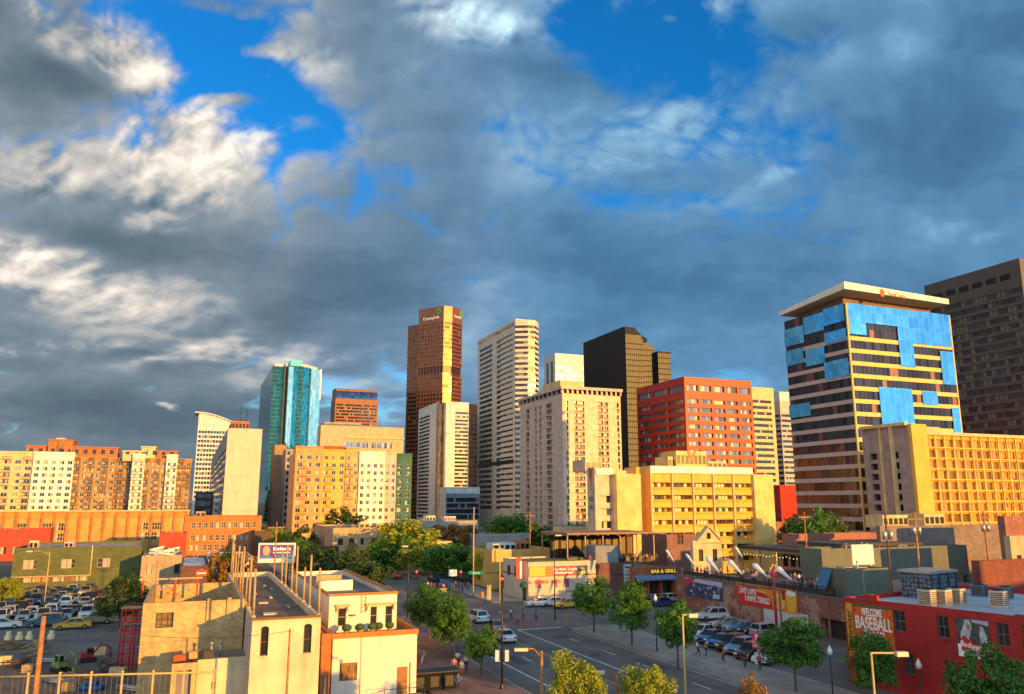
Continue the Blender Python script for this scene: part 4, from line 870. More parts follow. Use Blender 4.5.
# --- low white annex
b = Bld('white_annex', 'low white flat-roofed annex with vents on its roof, tucked against the narrow cream building', 'building', 197.5, 64.5, 196, 250.5, 660, wall('annex_roof', (.17, .15, .14)), d=5.3, ym=665)
w, d, hh = b.w, b.d, b.h
b.facade('front', w, 0, hh, [(w*.28, w*.36)], [(hh-2.2, hh-1.7)], PLST, BRNF, .12); b.shell(PLST, left=True); b.roof(par=.15, pm=PLST)
for x, y in ((1.0, 2), (1.7, 2.1)): mb = MB(); mb.tube((x, y, hh-.2), (x, y, hh+.8), .09, .09, 8); mb.tube((x, y, hh+.8), (x, y, hh+.95), .15, .15, 8); mb.build('vent_pipe', [GALV], b.root)
mb = MB(); mb.box(2.6, 3.1, 6, 6.5, hh-.1, hh+1.2); mb.lathe([(.0, hh+1.55), (.3, hh+1.45), (.3, hh+1.2)], 10, 0, (2.85, 6.25)); mb.build('chimney', [GALV], b.root); b.done(); AN = b
b = Bld('shed', 'small lean-to shed cluttered with boards and an orange door, left of the low white annex', 'shed', 172, 62.5, 170, 197, 664, WOODD, d=4, ym=665)
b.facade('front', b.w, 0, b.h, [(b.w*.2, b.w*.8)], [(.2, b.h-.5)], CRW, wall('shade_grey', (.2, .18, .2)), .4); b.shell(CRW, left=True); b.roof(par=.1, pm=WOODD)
mb = MB(); mb.box(b.w*.55, b.w*.95, -.25, -.2, .2, 2.2); mb.build('door', [plain('orange_board', (.5, .15, .02), .6)], b.root); b.done()
for k, (x, y, c, s) in enumerate([(.5, 1.2, (.45, .06, .02), 'red'), (1.5, 1.8, (.4, .25, .1), 'tan'), (2.4, 1.4, (.05, .05, .05), 'black')]):
    mb = MB(); mb.box(-.45, .45, -.3, .3, 0, .35+.1*k); mb.box(-.4, .4, -.25, .25, .35+.1*k, .42+.1*k); o = mb.build('crate', [plain('crate_'+s, c, .7)], None, onb(b, x, y, b.h+.01), GA+.3*k); sp(o, f'{s} crate lying on the roof of the small cluttered shed', 'crate', 'crates on the shed roof')
# --- red shoring tower
t = empty('shoring_tower', ground(130, 669, 0.02), GA-.15, 'red steel shoring tower of four lifts standing against the cream block building', 'shoring tower')
for x in (-1.05, 0, 1.05):
    for y in (-.9, .9):
        mb = MB(); mb.tube((x, y, 0), (x, y, 6.1), .085, .085, 6); mb.build('post', [STEELR], t)
for k in range(6):
    mb = MB(); z = .3+k*1.13
    for y in (-.9, .9): mb.tube((-1.1, y, z), (1.1, y, z), .07); mb.tube((-1.1, y, z+.45), (1.1, y, z+.45), .035)
    for x in (-1.05, 1.05): mb.tube((x, -.9, z), (x, .9, z), .045)
    mb.build('rail', [STEELR], t)
mb = MB(); mb.box(-1.2, 1.2, -1, 1, 6.1, 6.22); mb.box(-1, 1, -.9, .9, 4.55, 4.62); mb.build('deck', [WOOD], t)
mb = MB(); mb.box(-.7, -.1, -.5, .1, 4.65, 5.3); o = mb.build('crate', [WOOD], None, Vector(t.location)+Vector((0, 0, .0)), GA); sp(o, 'pale wooden crate on the upper deck of the red shoring tower', 'crate')
# --- white two-storey building with orange coping
b = Bld('white_building', 'two-storey white stucco building with orange coping and a set-back upper floor', 'building', 333, 71.2, 331, 417, 639, wall('terrace_roof', (.16, .10, .07)), d=31, ym=640)
w, d, hh = b.w, b.d, b.h; OC = wall('orange_coping', (.45, .17, .04), var=.1); WST = wall('white_stucco', (.74, .66, .53), var=.06, streak=.14)
X0 = Vector((b.X, b.Y, 0)); f = lambda px, py: hit(px, py, X0, B)
b.facade('front', w, 0, hh, [(f(340, 660)[0], f(357.5, 660)[0]), (f(397.5, 660)[0], f(407.5, 660)[0])], [(f(345, 681)[1], f(345, 663)[1])], WST, glass('brown_shutter', (.20, .10, .03), .2, .4, .16, .6, .0, framecol=(.10, .05, .02), fw=.03), .12, skip=lambda c, r: c == 1)
b.shell(WST, left=True, z1=hh); y1 = 3.3; up = at(333, 596.5, 74.3).z
xr_ = w*.865
b.wall.quad((0, 0, hh), (w, 0, hh), (w, y1, hh), (0, y1, hh), b.mi(b.roofm)); b.wall.quad((xr_, y1, hh), (w, y1, hh), (w, d, hh), (xr_, d, hh), b.mi(b.roofm))
for q in ((-.1, w+.1, -.1, .2, hh, hh+.42), (-.1, .2, .2, d, hh, hh+.42), (w-.2, w+.1, .2, d, hh, hh+.42)):
    mb = MB(); mb.box(*q); mb.build('coping', [OC], b.root)
g = lambda px, py: hit(px, py, onb(b, 0, y1, 0), B)
b.facade('front', xr_-.2, hh, up, [(g(336.5, 620)[0], g(344.8, 620)[0]), (g(369, 620)[0], g(375.5, 620)[0]), (g(384, 620)[0], g(391, 620)[0])], [(hh+.5, hh+2.1)], WST, NEARG, .15, o=(.1, y1, 0), frame=WOOD, bars=(1, 2))
i = b.mi(WST); q = b.wall.quad; q((.1, d-.1, hh), (.1, y1, hh), (.1, y1, up), (.1, d-.1, up), i); q((xr_-.1, y1, hh), (xr_-.1, d-.1, hh), (xr_-.1, d-.1, up), (xr_-.1, y1, up), i); q((xr_-.1, d-.1, hh), (.1, d-.1, hh), (.1, d-.1, up), (xr_-.1, d-.1, up), i)
mb = MB(); mb.box(.3, xr_-.3, y1+.2, d-.3, up-.7, up-.5); mb.build('roof', [wall('grey_roof', (.17, .15, .15), var=.3)], b.root)
for qq in ((0, xr_, y1-.08, y1+.2, up, up+.22), (0, .25, y1+.2, d, up, up+.18), (xr_-.25, xr_, y1+.2, d, up, up+.18)): mb = MB(); mb.box(*qq); mb.build('coping', [OC], b.root)
DW = plain('brown_door', (.26, .10, .03), .6)
x0_, x1_ = f(397.5, 660)[0], f(407.5, 660)[0]; mb = MB(); mb.box(x0_, x1_, -.06, 0, .55, 2.75); dr = mb.build('door', [DW], b.root)
mb = MB(); mb.box(x1_-.2, x1_-.1, -.12, -.06, 1.5, 1.6); mb.build('handle', [BLK], dr)
mb = MB(); mb.tube((x1_+.25, -.1, .6), (x1_+.25, -.1, 3.1), .05); mb.build('downpipe', [YLM], b.root)
mb = MB(); mb.tube((f(361, 660)[0], -.08, 0), (f(361, 660)[0], -.08, hh), .045); mb.build('downpipe', [WST], b.root)
for a0, a1 in ((335, 349), (365, 395)):
    mb = MB(); s0, s1 = g(a0, 614)[0], g(a1, 614)[0]; mb.box(s0, s1, y1-.35, y1-.01, hh+2.25, hh+2.42); mb.box(s0+.1, s0+.22, y1-.25, y1-.01, hh+1.8, hh+2.25); mb.box(s1-.22, s1-.1, y1-.25, y1-.01, hh+1.8, hh+2.25); mb.build('window_hood', [YLM], b.root)
mb = MB(); mb.prism([(math.cos(t)*.3, math.sin(t)*.2) for t in [k*math.pi/5 for k in range(10)]], 0, .1); mb.build('wall_lamp', [BRNF], b.root, (g(352, 618)[0], y1-.15, hh+1.4))
mb = MB()
for k in range(5): mb.tube((4.1-1.1, y1-.06, up-.2-k*.3), (4.1-.7, y1-.06, up-.2-k*.3), .025)
mb.tube((3.0, y1-.06, up), (3.0, y1-.06, up-1.6), .03); mb.tube((3.4, y1-.06, up), (3.4, y1-.06, up-1.6), .03); mb.build('ladder', [YLM], b.root)
b.done(); WB = b
for k, x in enumerate((1.4, 2.6, 3.7, 4.3, 5.3)):
    mb = MB(); mb.lathe([(.12, 0), (.2, .05), (.24, .35), (.2, .36)], 10); mb.lathe([(.05, .3), (.38, .45), (.42, .7), (.2, .9), (0, .92)], 9, 1); o = mb.build('potted_plant', [OC, plain('plant_leaf', (.04, .08, .02), .8)], None, onb(b, x, 1.6, hh+.01), GA)
    sp(o, f'{nn[k]} potted shrub from the left on the terrace of the white stucco building', 'plant', 'potted shrubs on the terrace')
mb = MB(); mb.box(0, 2.6, 0, 1.4, 0, 1.1); mb.box(-.05, 2.65, -.05, 1.45, 1.1, 1.2); o = mb.build('rooftop_unit', [YLM], None, onb(b, .9, 17, up-.5), GA-.2); sp(o, 'tan metal cooling unit on the grey roof of the white stucco building', 'cooling unit')
mb = MB(); mb.box(0, 3.4, 0, 1.9, 0, .9); mb.prism([(0, 0), (3.4, 0), (3.2, 1.0), (.2, 1.0)], .9, 1.0, 1); o = mb.build('rooftop_unit', [plain('white_metal', (.7, .68, .62), .4), GALV], None, onb(b, -.0+.6, 12.5, up-.5), GA+.1); sp(o, 'white boxy vent housing on the grey roof of the white stucco building', 'vent housing')
t = empty('entrance_stairs', onb(b, 5.2, -1.6, 0), GA, 'short concrete steps with black handrails in front of the white stucco building', 'steps')
for k in range(4): mb = MB(); mb.box(-3.6+k*.35, 2.6, -.7, 1.45, k*.13, k*.13+.13); mb.build('step', [CONC], t)
mb = MB()
for x in (-3.3, -2.2, -1.1, 0, 1.1, 2.4):
    mb.tube((x, -.6, .3), (x, -.6, 1.45 if x > -1.2 else 1.2+(x+3.3)*.12), .025)
mb.path([(-3.3, -.6, .95), (-1.1, -.6, 1.45), (2.4, -.6, 1.45), (2.4, 1.3, 1.45)], .03); mb.path([(-3.3, -.6, .6), (-1.1, -.6, 1.0), (2.4, -.6, 1.0), (2.4, 1.3, 1.0)], .022); mb.build('handrail', [BLK], t)
# orange slot building between
b = simple('brick_building', 'thin slice of orange brick building squeezed between the cream and the white stucco buildings', 321.8, 69.5, 320, 331.5, 634, ORB, ROOFD, d=24, ym=640, front=([(.25, .65)], [(1.2, 2.8)]), frame=BRNF, bars=(1, 2)); b.done()
# --- green building etc. beyond the left car park
GB = wall('green_painted_brick', (.105, .125, .04), brick=(.6, .3, .02), var=.14, streak=.1)
b = Bld('green_building', 'long olive green painted warehouse with three framed windows beyond the packed car park', 'building', 13, 158, 11, 141, 548, wall('pink_roof', (.36, .27, .24), var=.2), d=24, ym=560)
w = b.w; hh = b.h; b.facade('front', w, 0, hh, [(w*a-1.2, w*a+1.2) for a in (.13, .42, .70)], [(hh*.50, hh*.72)], GB, APW, .2, frame=WOOD, bars=(2, 2)); b.shell(GB, left=True); b.roof(par=.4, pm=GB)
mb = MB(); mb.box(.1, w*.60, -.7, -.01, hh*.32, hh*.345); mb.build('ledge', [WOOD], b.root)
mb = MB()
for k in range(8): mb.box(w*(.02+.072*k), w*(.08+.072*k), -.06, -.01, hh*.20, hh*.31)
mb.build('transom_window', [glass('amber_window', (.45, .24, .08), .4, .2, 1.0, 9, .3)], b.root)
mb = MB(); mb.tube((w*.60, -.1, hh*.3), (w*.60, -.1, hh+.3), .1); mb.build('downpipe', [CREAM], b.root); unit(b, w*.1, w*.17, .8, 3, hh-.4, hh+1.3, CREAM); unit(b, w*.36, w*.43, 3, 7, hh-.4, hh+.9, PINKC)
b.done()
b = simple('cream_house', 'small cream building with white debris on its roof, right of the green warehouse', 141.5, 158, 140, 182, 556, wall('sand_render', (.36, .27, .16)), ROOFW, front=([(1, 2), (6, 7)], [(3.2, 5)]), d=14, ym=560); 
for k in range(16):
    mb = MB(); mb.box(0, 1.2+random.random()*2.6, 0, .25+random.random()*.5, 0, .15+random.random()*.25); x, y = random.uniform(.5, b.w-3.3), random.uniform(.8, 11.5); o = mb.build('roof_debris', [WALLW], b.root, (x, y, b.h-.45+random.random()*1.0), random.uniform(-1, 1)); o.rotation_euler[1] = random.uniform(-.25, .25)
b.done()
b = simple('brown_shop', 'low dark brown shop with a small red sign and a white painted roof', 181, 152, 179, 207.5, 566, wall('maroon_brick', (.16, .065, .045), brick=(.6, .3, .02)), ROOFW, d=26, ym=570, par=.15)
mb = MB(); mb.box(2.6, 4.6, -.14, -.01, b.h-1.9, b.h-.9); mb.poly([(2.9, -.145, b.h-.9), (3.6, -.145, b.h-.5), (4.2, -.145, b.h-.9)]); s_ = mb.build('sign_panel', [RSIGN], b.root)
mb = MB(); mb.box(2.8, 4.4, -.2, -.15, b.h-1.5, b.h-1.3); mb.build('sign_stripe', [WSIGN], s_); b.done()
b = simple('white_roofed_shop', 'low shop with a broad white roof in front of the orange brick building', 208, 162, 206, 254, 559, wall('white_painted_block', (.55, .53, .52)), ROOFW, d=22, ym=565, par=.12)
mb = MB()
for k in range(7): a = random.uniform(0, 6); mb.tube((3+k*1.1, -.05, 2.2), (3.4+k*1.1, -.05, 3.0+math.sin(a)), .09)
mb.build('painted_mark', [plain('mural_blue', (.10, .14, .22), .7)], b.root); b.done()
b = simple('red_brick_shop', 'long low vivid red brick shop at the far left edge below the apartment block', -30, 235, -34, 47, 530, wall('vivid_red_brick', (.50, .065, .03), brick=(.6, .3, .02)), ROOF, front=(even(24, 7, 1.6, 1), [(2, 4)]), d=14); b.done()
b = simple('red_brick_shop', 'short low vivid red brick shop between the green warehouse and the orange brick building', 160, 235, 158, 187, 533, wall('vivid_red_brick', 0), ROOF, front=(even(7, 2, 1.6, 1), [(2, 4)]), d=12); b.done()
b = simple('tan_building', 'long tan two-storey building with a sunlit parapet, behind the street trees left of centre', 333, 225, 314, 386, 528, wall('warm_tan', (.50, .30, .16)), ROOF, front=(even(20, 6, 1.5, .5), [(1.5, 3.4), (5.2, 7.0)]), left=(even(22, 4, 2, .5), [(5, 7)]), ym=540); unit(b, 8, 11, 4, 7, b.h-.5, b.h+1.3, CREAM); unit(b, 13, 15, 4, 7, b.h-.5, b.h+1, CREAM); b.done()
b = simple('grey_low_building', 'grey flat-roofed building with white vents below the pale tower, behind the orange-lit trees', 417, 330, 414, 478, 521, GREYC, ROOF, front=(even(26, 7, 2, .5), [(2, 4)]), d=30); unit(b, 5, 9, 4, 9, b.h-.5, b.h+2, WHITE); unit(b, 13, 18, 4, 9, b.h-.5, b.h+1.7, WHITE); b.done()
b = simple('white_low_building', 'thin white-parapeted building glimpsed between trees behind the traffic signals', 434, 210, 430, 452, 541.5, CREAM, ROOF, d=10); b.done()
# filler blocks along the foot of the skyline
k = 0
for (x0, x1, yt, Y, m, lab) in [(255, 292, 531, 260, WOODD, 'dark brown low block right of the orange brick building'), (476, 530, 534, 240, GREYC, 'grey low block behind the corner bar'), (560, 612, 527, 235, CREAM, 'cream low block below the V emblem building'),
     (776, 835, 522, 215, wall('rose_brick', (.34, .14, .10), brick=(.6, .3, .02)), 'rose brick low block below the blue glass tower'), (1004, 1060, 516, 130, wall('rose_brick', 0), 'rose brick low block below the golden hotel at the right edge')]:
    b = simple('low_building', lab+' with small windows', x0, Y, x0-7, x1, yt, m, ROOF, front=(even(max(6, (x1-x0)*Y/F-2), 5, 1.2, .6), [(2.2, 3.8)]), d=(16 if x0 < 500 else None)); b.done()
# --- corner bar
bw = wall('pale_pink_stucco', (.55, .44, .34), var=.08)
b = Bld('corner_bar', 'pale stucco corner bar with green door awning, long pink banner and neon blade sign', 'building', 526, 144, 503, 596, 561.5, wall('bar_roof', (.10, .13, .07)), ym=580)
w, d, hh = b.w, b.d, b.h; X0 = Vector((b.X, b.Y, 0))
f = lambda px, py: hit(px, py, X0, B)
c_ = 2.4
b.facade('front', w-c_*.2, 0, hh, [(f(533, 595)[0], f(539, 595)[0]), (f(552.5, 595)[0], f(554.8, 595)[0]), (f(562, 595)[0], f(567, 595)[0])], [(2.0, 3.5)], bw, glass('bar_window', (.08, .12, .25), .3, .1, .5, .6, .5, (.45, .05, .2)), .12, o=(c_*.2, 0, 0), frame=BRNF)
b.facade('left', d-c_, 0, hh, [(d*.18, d*.34), (d*.50, d*.58)], [(hh*.55, hh*.82)], bw, NEARG, .15, o=(0, d, 0), frame=BRNF)
i = b.mi(bw); b.wall.quad((0, c_, 0), (c_*.2, 0, 0), (c_*.2, 0, hh), (0, c_, hh), i); b.shell(bw); b.wall.poly([(0, c_, hh-.3), (c_*.2, 0, hh-.3), (w, 0, hh-.3), (w, d, hh-.3), (0, d, hh-.3)], b.mi(b.roofm))
b.box(0, w, -.12, 0, hh-.12, hh+.12, wall('green_trim', (.05, .09, .04))); b.box(c_, w, -.07, -.01, hh*.60, hh*.63, BRNF); b.box(-.07, -.01, c_, d, hh*.60, hh*.63, BRNF)
s0, s1 = f(529, 575)[0], f(587, 575)[0]; zt_, zb_ = f(560, 566)[1], f(560, 575.5)[1]; L = s1-s0
mb = MB(); mb.box(s0, s1, -.16, -.04, zb_, zt_); bn = mb.build('banner', [plain('banner_pink', (.60, .03, .10), .6)], b.root)
for a0, a1, m in ((0, .27, plain('banner_yellow', (.72, .42, .05), .6)), (.27, .42, plain('banner_orange', (.60, .16, .04), .6)), (.80, 1, plain('banner_charcoal', (.06, .05, .05), .6))):
    mb = MB(); mb.box(s0+a0*L+.02, s0+a1*L, -.185, -.161, zb_+.05, zt_-.05); mb.build('banner_panel', [m], bn)
mb = MB(); mb.box(s0+.83*L, s0+.97*L, -.21, -.186, zb_+.05, zb_+.7); mb.build('banner_panel', [plain('banner_lime', (.5, .5, .08), .6)], bn)
letters('Live Music Tonight', .62, WSIGN, bn, (s0+.61*L, -.19, zt_-.55), ROTF['front'], .01, bold=.01); letters('Weekend Live!', .62, WSIGN, bn, (s0+.59*L, -.19, zb_+.5), ROTF['front'], .01, bold=.01); letters('GRILL', .5, WSIGN, bn, (s0+.90*L, -.19, zt_-.5), ROTF['front'], .01)
letters('EL  COMIDA  PATIO', .72, RSIGN, b.root, (f(545, 583)[0], -.08, f(545, 582)[1]), ROTF['front'], .02, bold=.012)
letters('TACOS Y CERVEZA', .36, BRNF, b.root, (f(566, 590)[0], -.06, f(566, 590)[1]-.2), ROTF['front'], .02)
ca = math.atan2(-c_, c_*.2); cm = (c_*.1, c_*.5)     # the cut corner runs from (0, c_) to (c_*.2, 0)
mb = MB(); mb.box(-.5, .5, -.1, -.01, 0, 2.2); mb.build('door', [plain('green_door', (.02, .07, .03), .5)], b.root, (cm[0], cm[1], 0), ca)
mb = MB(); n = 8
for k in range(n):
    a0, a1 = math.pi*k/n, math.pi*(k+1)/n; P_ = lambda a, r, z: (r*math.cos(a), -r*.8*math.sin(a)-.02, z)
    mb.quad(P_(a0, 1.05, 2.2), P_(a1, 1.05, 2.2), P_(a1, .95, 2.75), P_(a0, .95, 2.75)); mb.quad(P_(a0, .95, 2.75), P_(a1, .95, 2.75), P_(a1, .35, 3.15), P_(a0, .35, 3.15))
mb.build('awning', [plain('green_canvas', (.02, .10, .05), .7)], b.root, (cm[0], cm[1], 0), ca)
mb = MB(); mb.box(-.18, .18, -.5, .5, hh*.55, hh+.7, 0)
for k in range(9): mb.box(-.2, .2, -.56, -.51, hh*.57+k*.33, hh*.57+k*.33+.16, 1)
mb.build('neon_sign', [plain('neon_red', (.6, .03, .02), .4, emit=(1, .10, .02), es=.8), plain('neon_bulb', (.9, .8, .5), .4, emit=(1, .7, .3), es=1.6)], b.root, (-.75, c_*.6, 0), .3)
b.done()
b = simple('orange_rear_building', 'taller orange-yellow rendered block rising just behind the corner bar', 492, 163, 486, 555, 550, wall('amber_render', (.62, .36, .10)), ROOF, d=12, ym=555, front=([(20*.5, 21*.5)], [(3, 4)])); unit(b, 1, 6, 2, 6, b.h-.4, b.h+1.2, WHITE); unit(b, 7, 9, 2, 6, b.h-.4, b.h+1.5, ORB); b.done()
# --- brown brick building with grey rooftop box, and the restaurant with the blue awning
b = Bld('brown_brick_building', 'dark brick building with a grey rooftop box, right of the corner bar', 'building', 597, 149, 595, 634, 563, ROOF, ym=580, d=20)
BBK = wall('purple_brown_brick', (.17, .075, .06), brick=(.6, .3, .02)); w, d, hh = b.w, b.d, b.h
b.facade('front', w, 0, hh, [], [], BBK, NEARG); b.shell(BBK, left=True); b.roof(par=.3, pm=BBK); b.box(0, w*.62, .4, 5, hh-.3, b.z(546), wall('grey_steel', (.20, .21, .23))); 
for k in range(9): b.box(1+k*.55, 1.3+k*.55, -.05, -.01, hh*.62, hh*.67, BLK)
mb = MB(); mb.box(w*.72, w*.92, -.1, -.01, hh*.35, hh*.93); p_ = mb.build('poster', [plain('poster_pale', (.45, .48, .46), .6)], b.root)
for k in range(5): mb = MB(); mb.box(w*.74, w*.90, -.125, -.101, hh*(.38+k*.11), hh*(.44+k*.11)); mb.build('poster_picture', [plain(f'poster_tone{k}', [(.08, .12, .2), (.4, .2, .15), (.1, .2, .15), (.3, .3, .35), (.05, .08, .1)][k], .6)], p_)
b.done(); BR = b
b = Bld('restaurant_building', 'orange brick restaurant with long blue awning and black lettered sign under a roof patio', 'building', 634, 150, 633, 676, 568, ROOF, ym=580, d=20)
OB2 = wall('sunny_orange_brick', (.42, .12, .045), brick=(.6, .3, .02)); w, d, hh = b.w, b.d, b.h
b.facade('front', w, 0, hh, even(w, 3, w*.27, .3), [(.3, hh*.60)], OB2, glass('bar_interior', (.05, .05, .04), .2, .2, 1.2, 9, .2, (.16, .10, .04)), 1.0, wname='bay_window'); b.shell(OB2, left=True); b.roof(par=.3, pm=OB2)
mb = MB(); mb.quad((-.2, -1.5, hh*.62), (w*.92, -1.5, hh*.62), (w*.92, -.02, hh*.74), (-.2, -.02, hh*.74)); mb.quad((-.2, -1.5, hh*.56), (w*.92, -1.5, hh*.56), (w*.92, -1.5, hh*.62), (-.2, -1.5, hh*.62)); mb.build('awning', [plain('blue_canvas', (.12, .20, .38), .7)], b.root)
mb = MB(); mb.box(w*.40, w*.97, -.3, -.05, hh*.78, hh*.93); s_ = mb.build('sign_panel', [BLK], b.root); letters('BAR & GRILL', .85, plain('sign_yellow', (.70, .45, .03), .5, emit=(1, .6, .05), es=.4), s_, (w*.69, -.32, hh*.855), ROTF['front'], .02, sx=1.15, bold=.02)
b.done(); RS = b
def patio_roof(name, label, b, x0, x1, y0, y1, z, th, m, posts=4, base=None):
    t = empty(name, onb(b, x0, y0, base if base is not None else b.h), GA, label, 'patio roof'); z0 = base if base is not None else b.h
    mb = MB(); mb.box(0, x1-x0, 0, y1-y0, z-z0, z-z0+th); mb.build('canopy', [m], t)
    mb = MB()
    for k in range(9): mb.box((x1-x0)*k/9+.2, (x1-x0)*k/9+.35, .1, y1-y0-.1, z-z0-.22, z-z0-.003)
    mb.build('rafter', [WOOD], t)
    for k in range(posts):
        for y in (.3, y1-y0-.3): mb = MB(); mb.box((x1-x0-.4)*k/(posts-1)+.1, (x1-x0-.4)*k/(posts-1)+.3, y-.1, y+.1, 0, z-z0-.22); mb.build('post', [WOOD], t)
    return t
t = patio_roof('patio_roof', 'wide thin brown steel canopy over the roof patio above the orange brick restaurant', BR, -4.5, 14.5, 3, 15, BR.z(542)+1.2, .35, wall('rust_canopy', (.28, .16, .10)), 6, BR.h-.2)
zc_ = BR.z(542)+1.2-(BR.h-.2)
mb = MB(); mb.box(.2, 18.8, 8, 8.2, 0, zc_-.25); mb.build('back_wall', [wall('patio_shade_brown', (.035, .018, .012))], t)  # added wall, darkened to stand for the shade under the canopy
mb = MB()
for k in range(11): mb.box(.8+k*1.65, 1.9+k*1.65, 7.9, 7.99, 1.0, zc_-.9)
mb.build('lit_window', [glass('amber_interior', (.04, .02, .012), .1, .4, .55, 9, .12, (.20, .08, .03))], t)  # amber interior light put into the pane colour
mb = MB(); mb.box(.1, 18.9, 0, .08, 0, 1.0); mb.build('railing_screen', [BLK], t)
RSB = simple('rear_brick_building', 'plain mauve brick box rising behind the restaurant roof patio', 667, 166, 660, 697, 534.5, wall('mauve_brick', (.24, .12, .10), brick=(.6, .3, .02)), ROOF, d=10, front=([(2.6, 4.0)], [(8.4, 10.4)]), frame=BRNF, ym=545); RSB.done()
# gabled house
b = Bld('gabled_house', 'cream gabled house front with one small attic window, behind the roof terrace', 'house', 693, 138, 690, 722, 541, ROOF, ym=545)
GBM = wall('peach_render', (.60, .40, .22)); w, d, hh = b.w, b.d, b.h; pk = b.z(527)
b.facade('front', w, 0, hh, [(w*.18, w*.34), (w*.66, w*.82)], [(hh-3.4, hh-1.4)], GBM, NEARG, .2, frame=DARKF); b.shell(GBM, left=True); i = b.mi(GBM)
b.wall.poly([(w*.15, -.02, hh), (w*.95, -.02, hh), (w*.55, -.02, pk)], i); b.box(-.1, w+.1, -.12, -.01, hh-.3, hh, CREAM)
mb = MB(); t_ = .22
for (xa, xb) in ((w*.12, w*.55), (w*.98, w*.55)): mb.quad((xa, -.3, hh), (xb, -.3, pk+.2), (xb, d, pk+.2), (xa, d, hh)); mb.quad((xa, -.3, hh-t_), (xb, -.3, pk+.2-t_), (xb, -.3, pk+.2), (xa, -.3, hh))
mb.build('roof', [wall('gable_trim', (.55, .42, .26))], b.root); b.box(w*.15, w*.95, 0, d, hh-.5, hh, GBM)
mb = MB(); mb.prism([(w*.5+.0, 0), (w*.6, 0)], 0, 0) if False else mb.box(w*.49, w*.61, -.1, -.03, hh+.3, hh+1.3); mb.build('window', [NEARG], b.root); b.done()
# --- brick wall building with banners and roof terrace
g0 = gp(76.5, 62); CO = Vector((g0.x, g0.y, 0))
b = Bld.__new__(Bld); b.w, b.d, b.h = 34.0, 54.5, 4.95; b.X, b.Y = CO.x, CO.y; b.root = empty('terrace_building', CO, GA, 'weathered pink brick building with mural banners on its side and a crowded roof terrace', 'building'); b.wall = MB(); b.mats = []; b.roofm = ROOFD; b.nw = 0; b.more = {}; b.cache = {}
def brickworn():
    m, t, bs = newmat('worn_painted_brick'); oc = t.new('ShaderNodeTexCoord').outputs['Object']; x, y, z = t.sep(oc)[0:3]; s = t.m('ADD', x, y)
    bt = t.new('ShaderNodeTexBrick'); t.l.new(t.comb(s, z), bt.inputs[0]); bt.inputs['Scale'].default_value = 1; bt.inputs['Brick Width'].default_value = .42; bt.inputs['Row Height'].default_value = .18; bt.inputs['Mortar Size'].default_value = .02
    bt.inputs['Color1'].default_value = (.30, .085, .06, 1); bt.inputs['Color2'].default_value = (.20, .06, .05, 1); bt.inputs['Mortar'].default_value = (.24, .16, .13, 1)
    f = t.noise(oc, .28, 7, .68); pale = t.ss(f, .50, .58, 0, .8); g = t.noise(oc, 3.5, 5, .7)
    c = t.mix(pale, bt.outputs[0], (.40, .27, .21)); k = t.ss(g, .3, .7, .65, 1.3); c = t.mix(1.0, c, t.comb(k, k, k), 'MULTIPLY')
    t.l.new(c, bs.inputs['Base Color']); bs.inputs['Roughness'].default_value = .9; return m
WBK = brickworn(); d, w, hh = b.d, b.w, b.h
LF = lambda px, py: hit(px, py, CO, A)     # distance along the side wall from its near end, height
b.facade('left', d, 0, hh, [(d*.60, d*.70)], [(0.05, 2.4)], WBK, plain('opening_shade', (.03, .025, .02), .8), .8, o=(0, d, 0), wname='loading_opening'); b.shell(WBK, front=True)  # dark pane stands in for the shade inside the opening
b.wall.quad((0, 0, hh), (w, 0, hh), (w, d, hh), (0, d, hh), b.mi(wall('deck_boards', (.12, .10, .09))))
b.box(-.08, .25, 0, d, hh, hh+.25, wall('grey_cap', (.14, .13, .12)))
def sidebanner(pl, pr, yt_l, yt_r, yb_l, name, m):
    a1, zt1 = LF(pl, yt_l); a0, zt0 = LF(pr, yt_r); _, zb1 = LF(pl, yb_l)
    zt_ = (zt0+zt1)/2; mb = MB(); mb.box(-.07, -.01, a0, a1, zb1, zt_); o = mb.build(name, [m], b.root); return o, a0, a1, zb1, zt_
BRD = plain('banner_scarlet', (.62, .025, .02), .6, var=.04); BOR = plain('banner_bright_orange', (.75, .22, .02), .6, var=.04); BYE = plain('banner_gold', (.80, .45, .05), .6)
o, a0, a1, zb_, zt_ = sidebanner(736, 796.5, 583, 589, 603, 'banner', BRD); L = a1-a0; hB = zt_-zb_
PT = lambda s, z, e=.075: (-e, a1-s*L, zb_+z*hB)
def ppoly(name, pts, m, parent, e): mb = MB(); mb.poly([PT(s, z, e) for s, z in pts]); return mb.build(name, [m], parent)
ppoly('banner_panel', [(.28, 1), (.45, .75), (.60, .45), (.62, 0), (1, 0), (1, 1)], BOR, o, .073)
ppoly('banner_panel', [(0, .80), (.35, .92), (.30, 1), (0, 1)], BOR, o, .073)
mb = MB(); cx, cz, rr = a1-.73*L, zb_+.42*hB, hB*.34
for k in range(20):
    t0, t1 = 2*math.pi*k/20, 2*math.pi*(k+1)/20
    mb.quad(*[(-.078, cx+math.cos(t)*r, cz+math.sin(t)*r) for t, r in ((t0, rr), (t1, rr), (t1, rr*.8), (t0, rr*.8))], 0)
mb.poly([(-.077, cx+math.cos(2*math.pi*k/20)*rr*.78, cz+math.sin(2*math.pi*k/20)*rr*.78) for k in range(20)], 1); mb.build('orange_slice', [plain('peel_pale', (.85, .65, .30), .6), BYE], o)
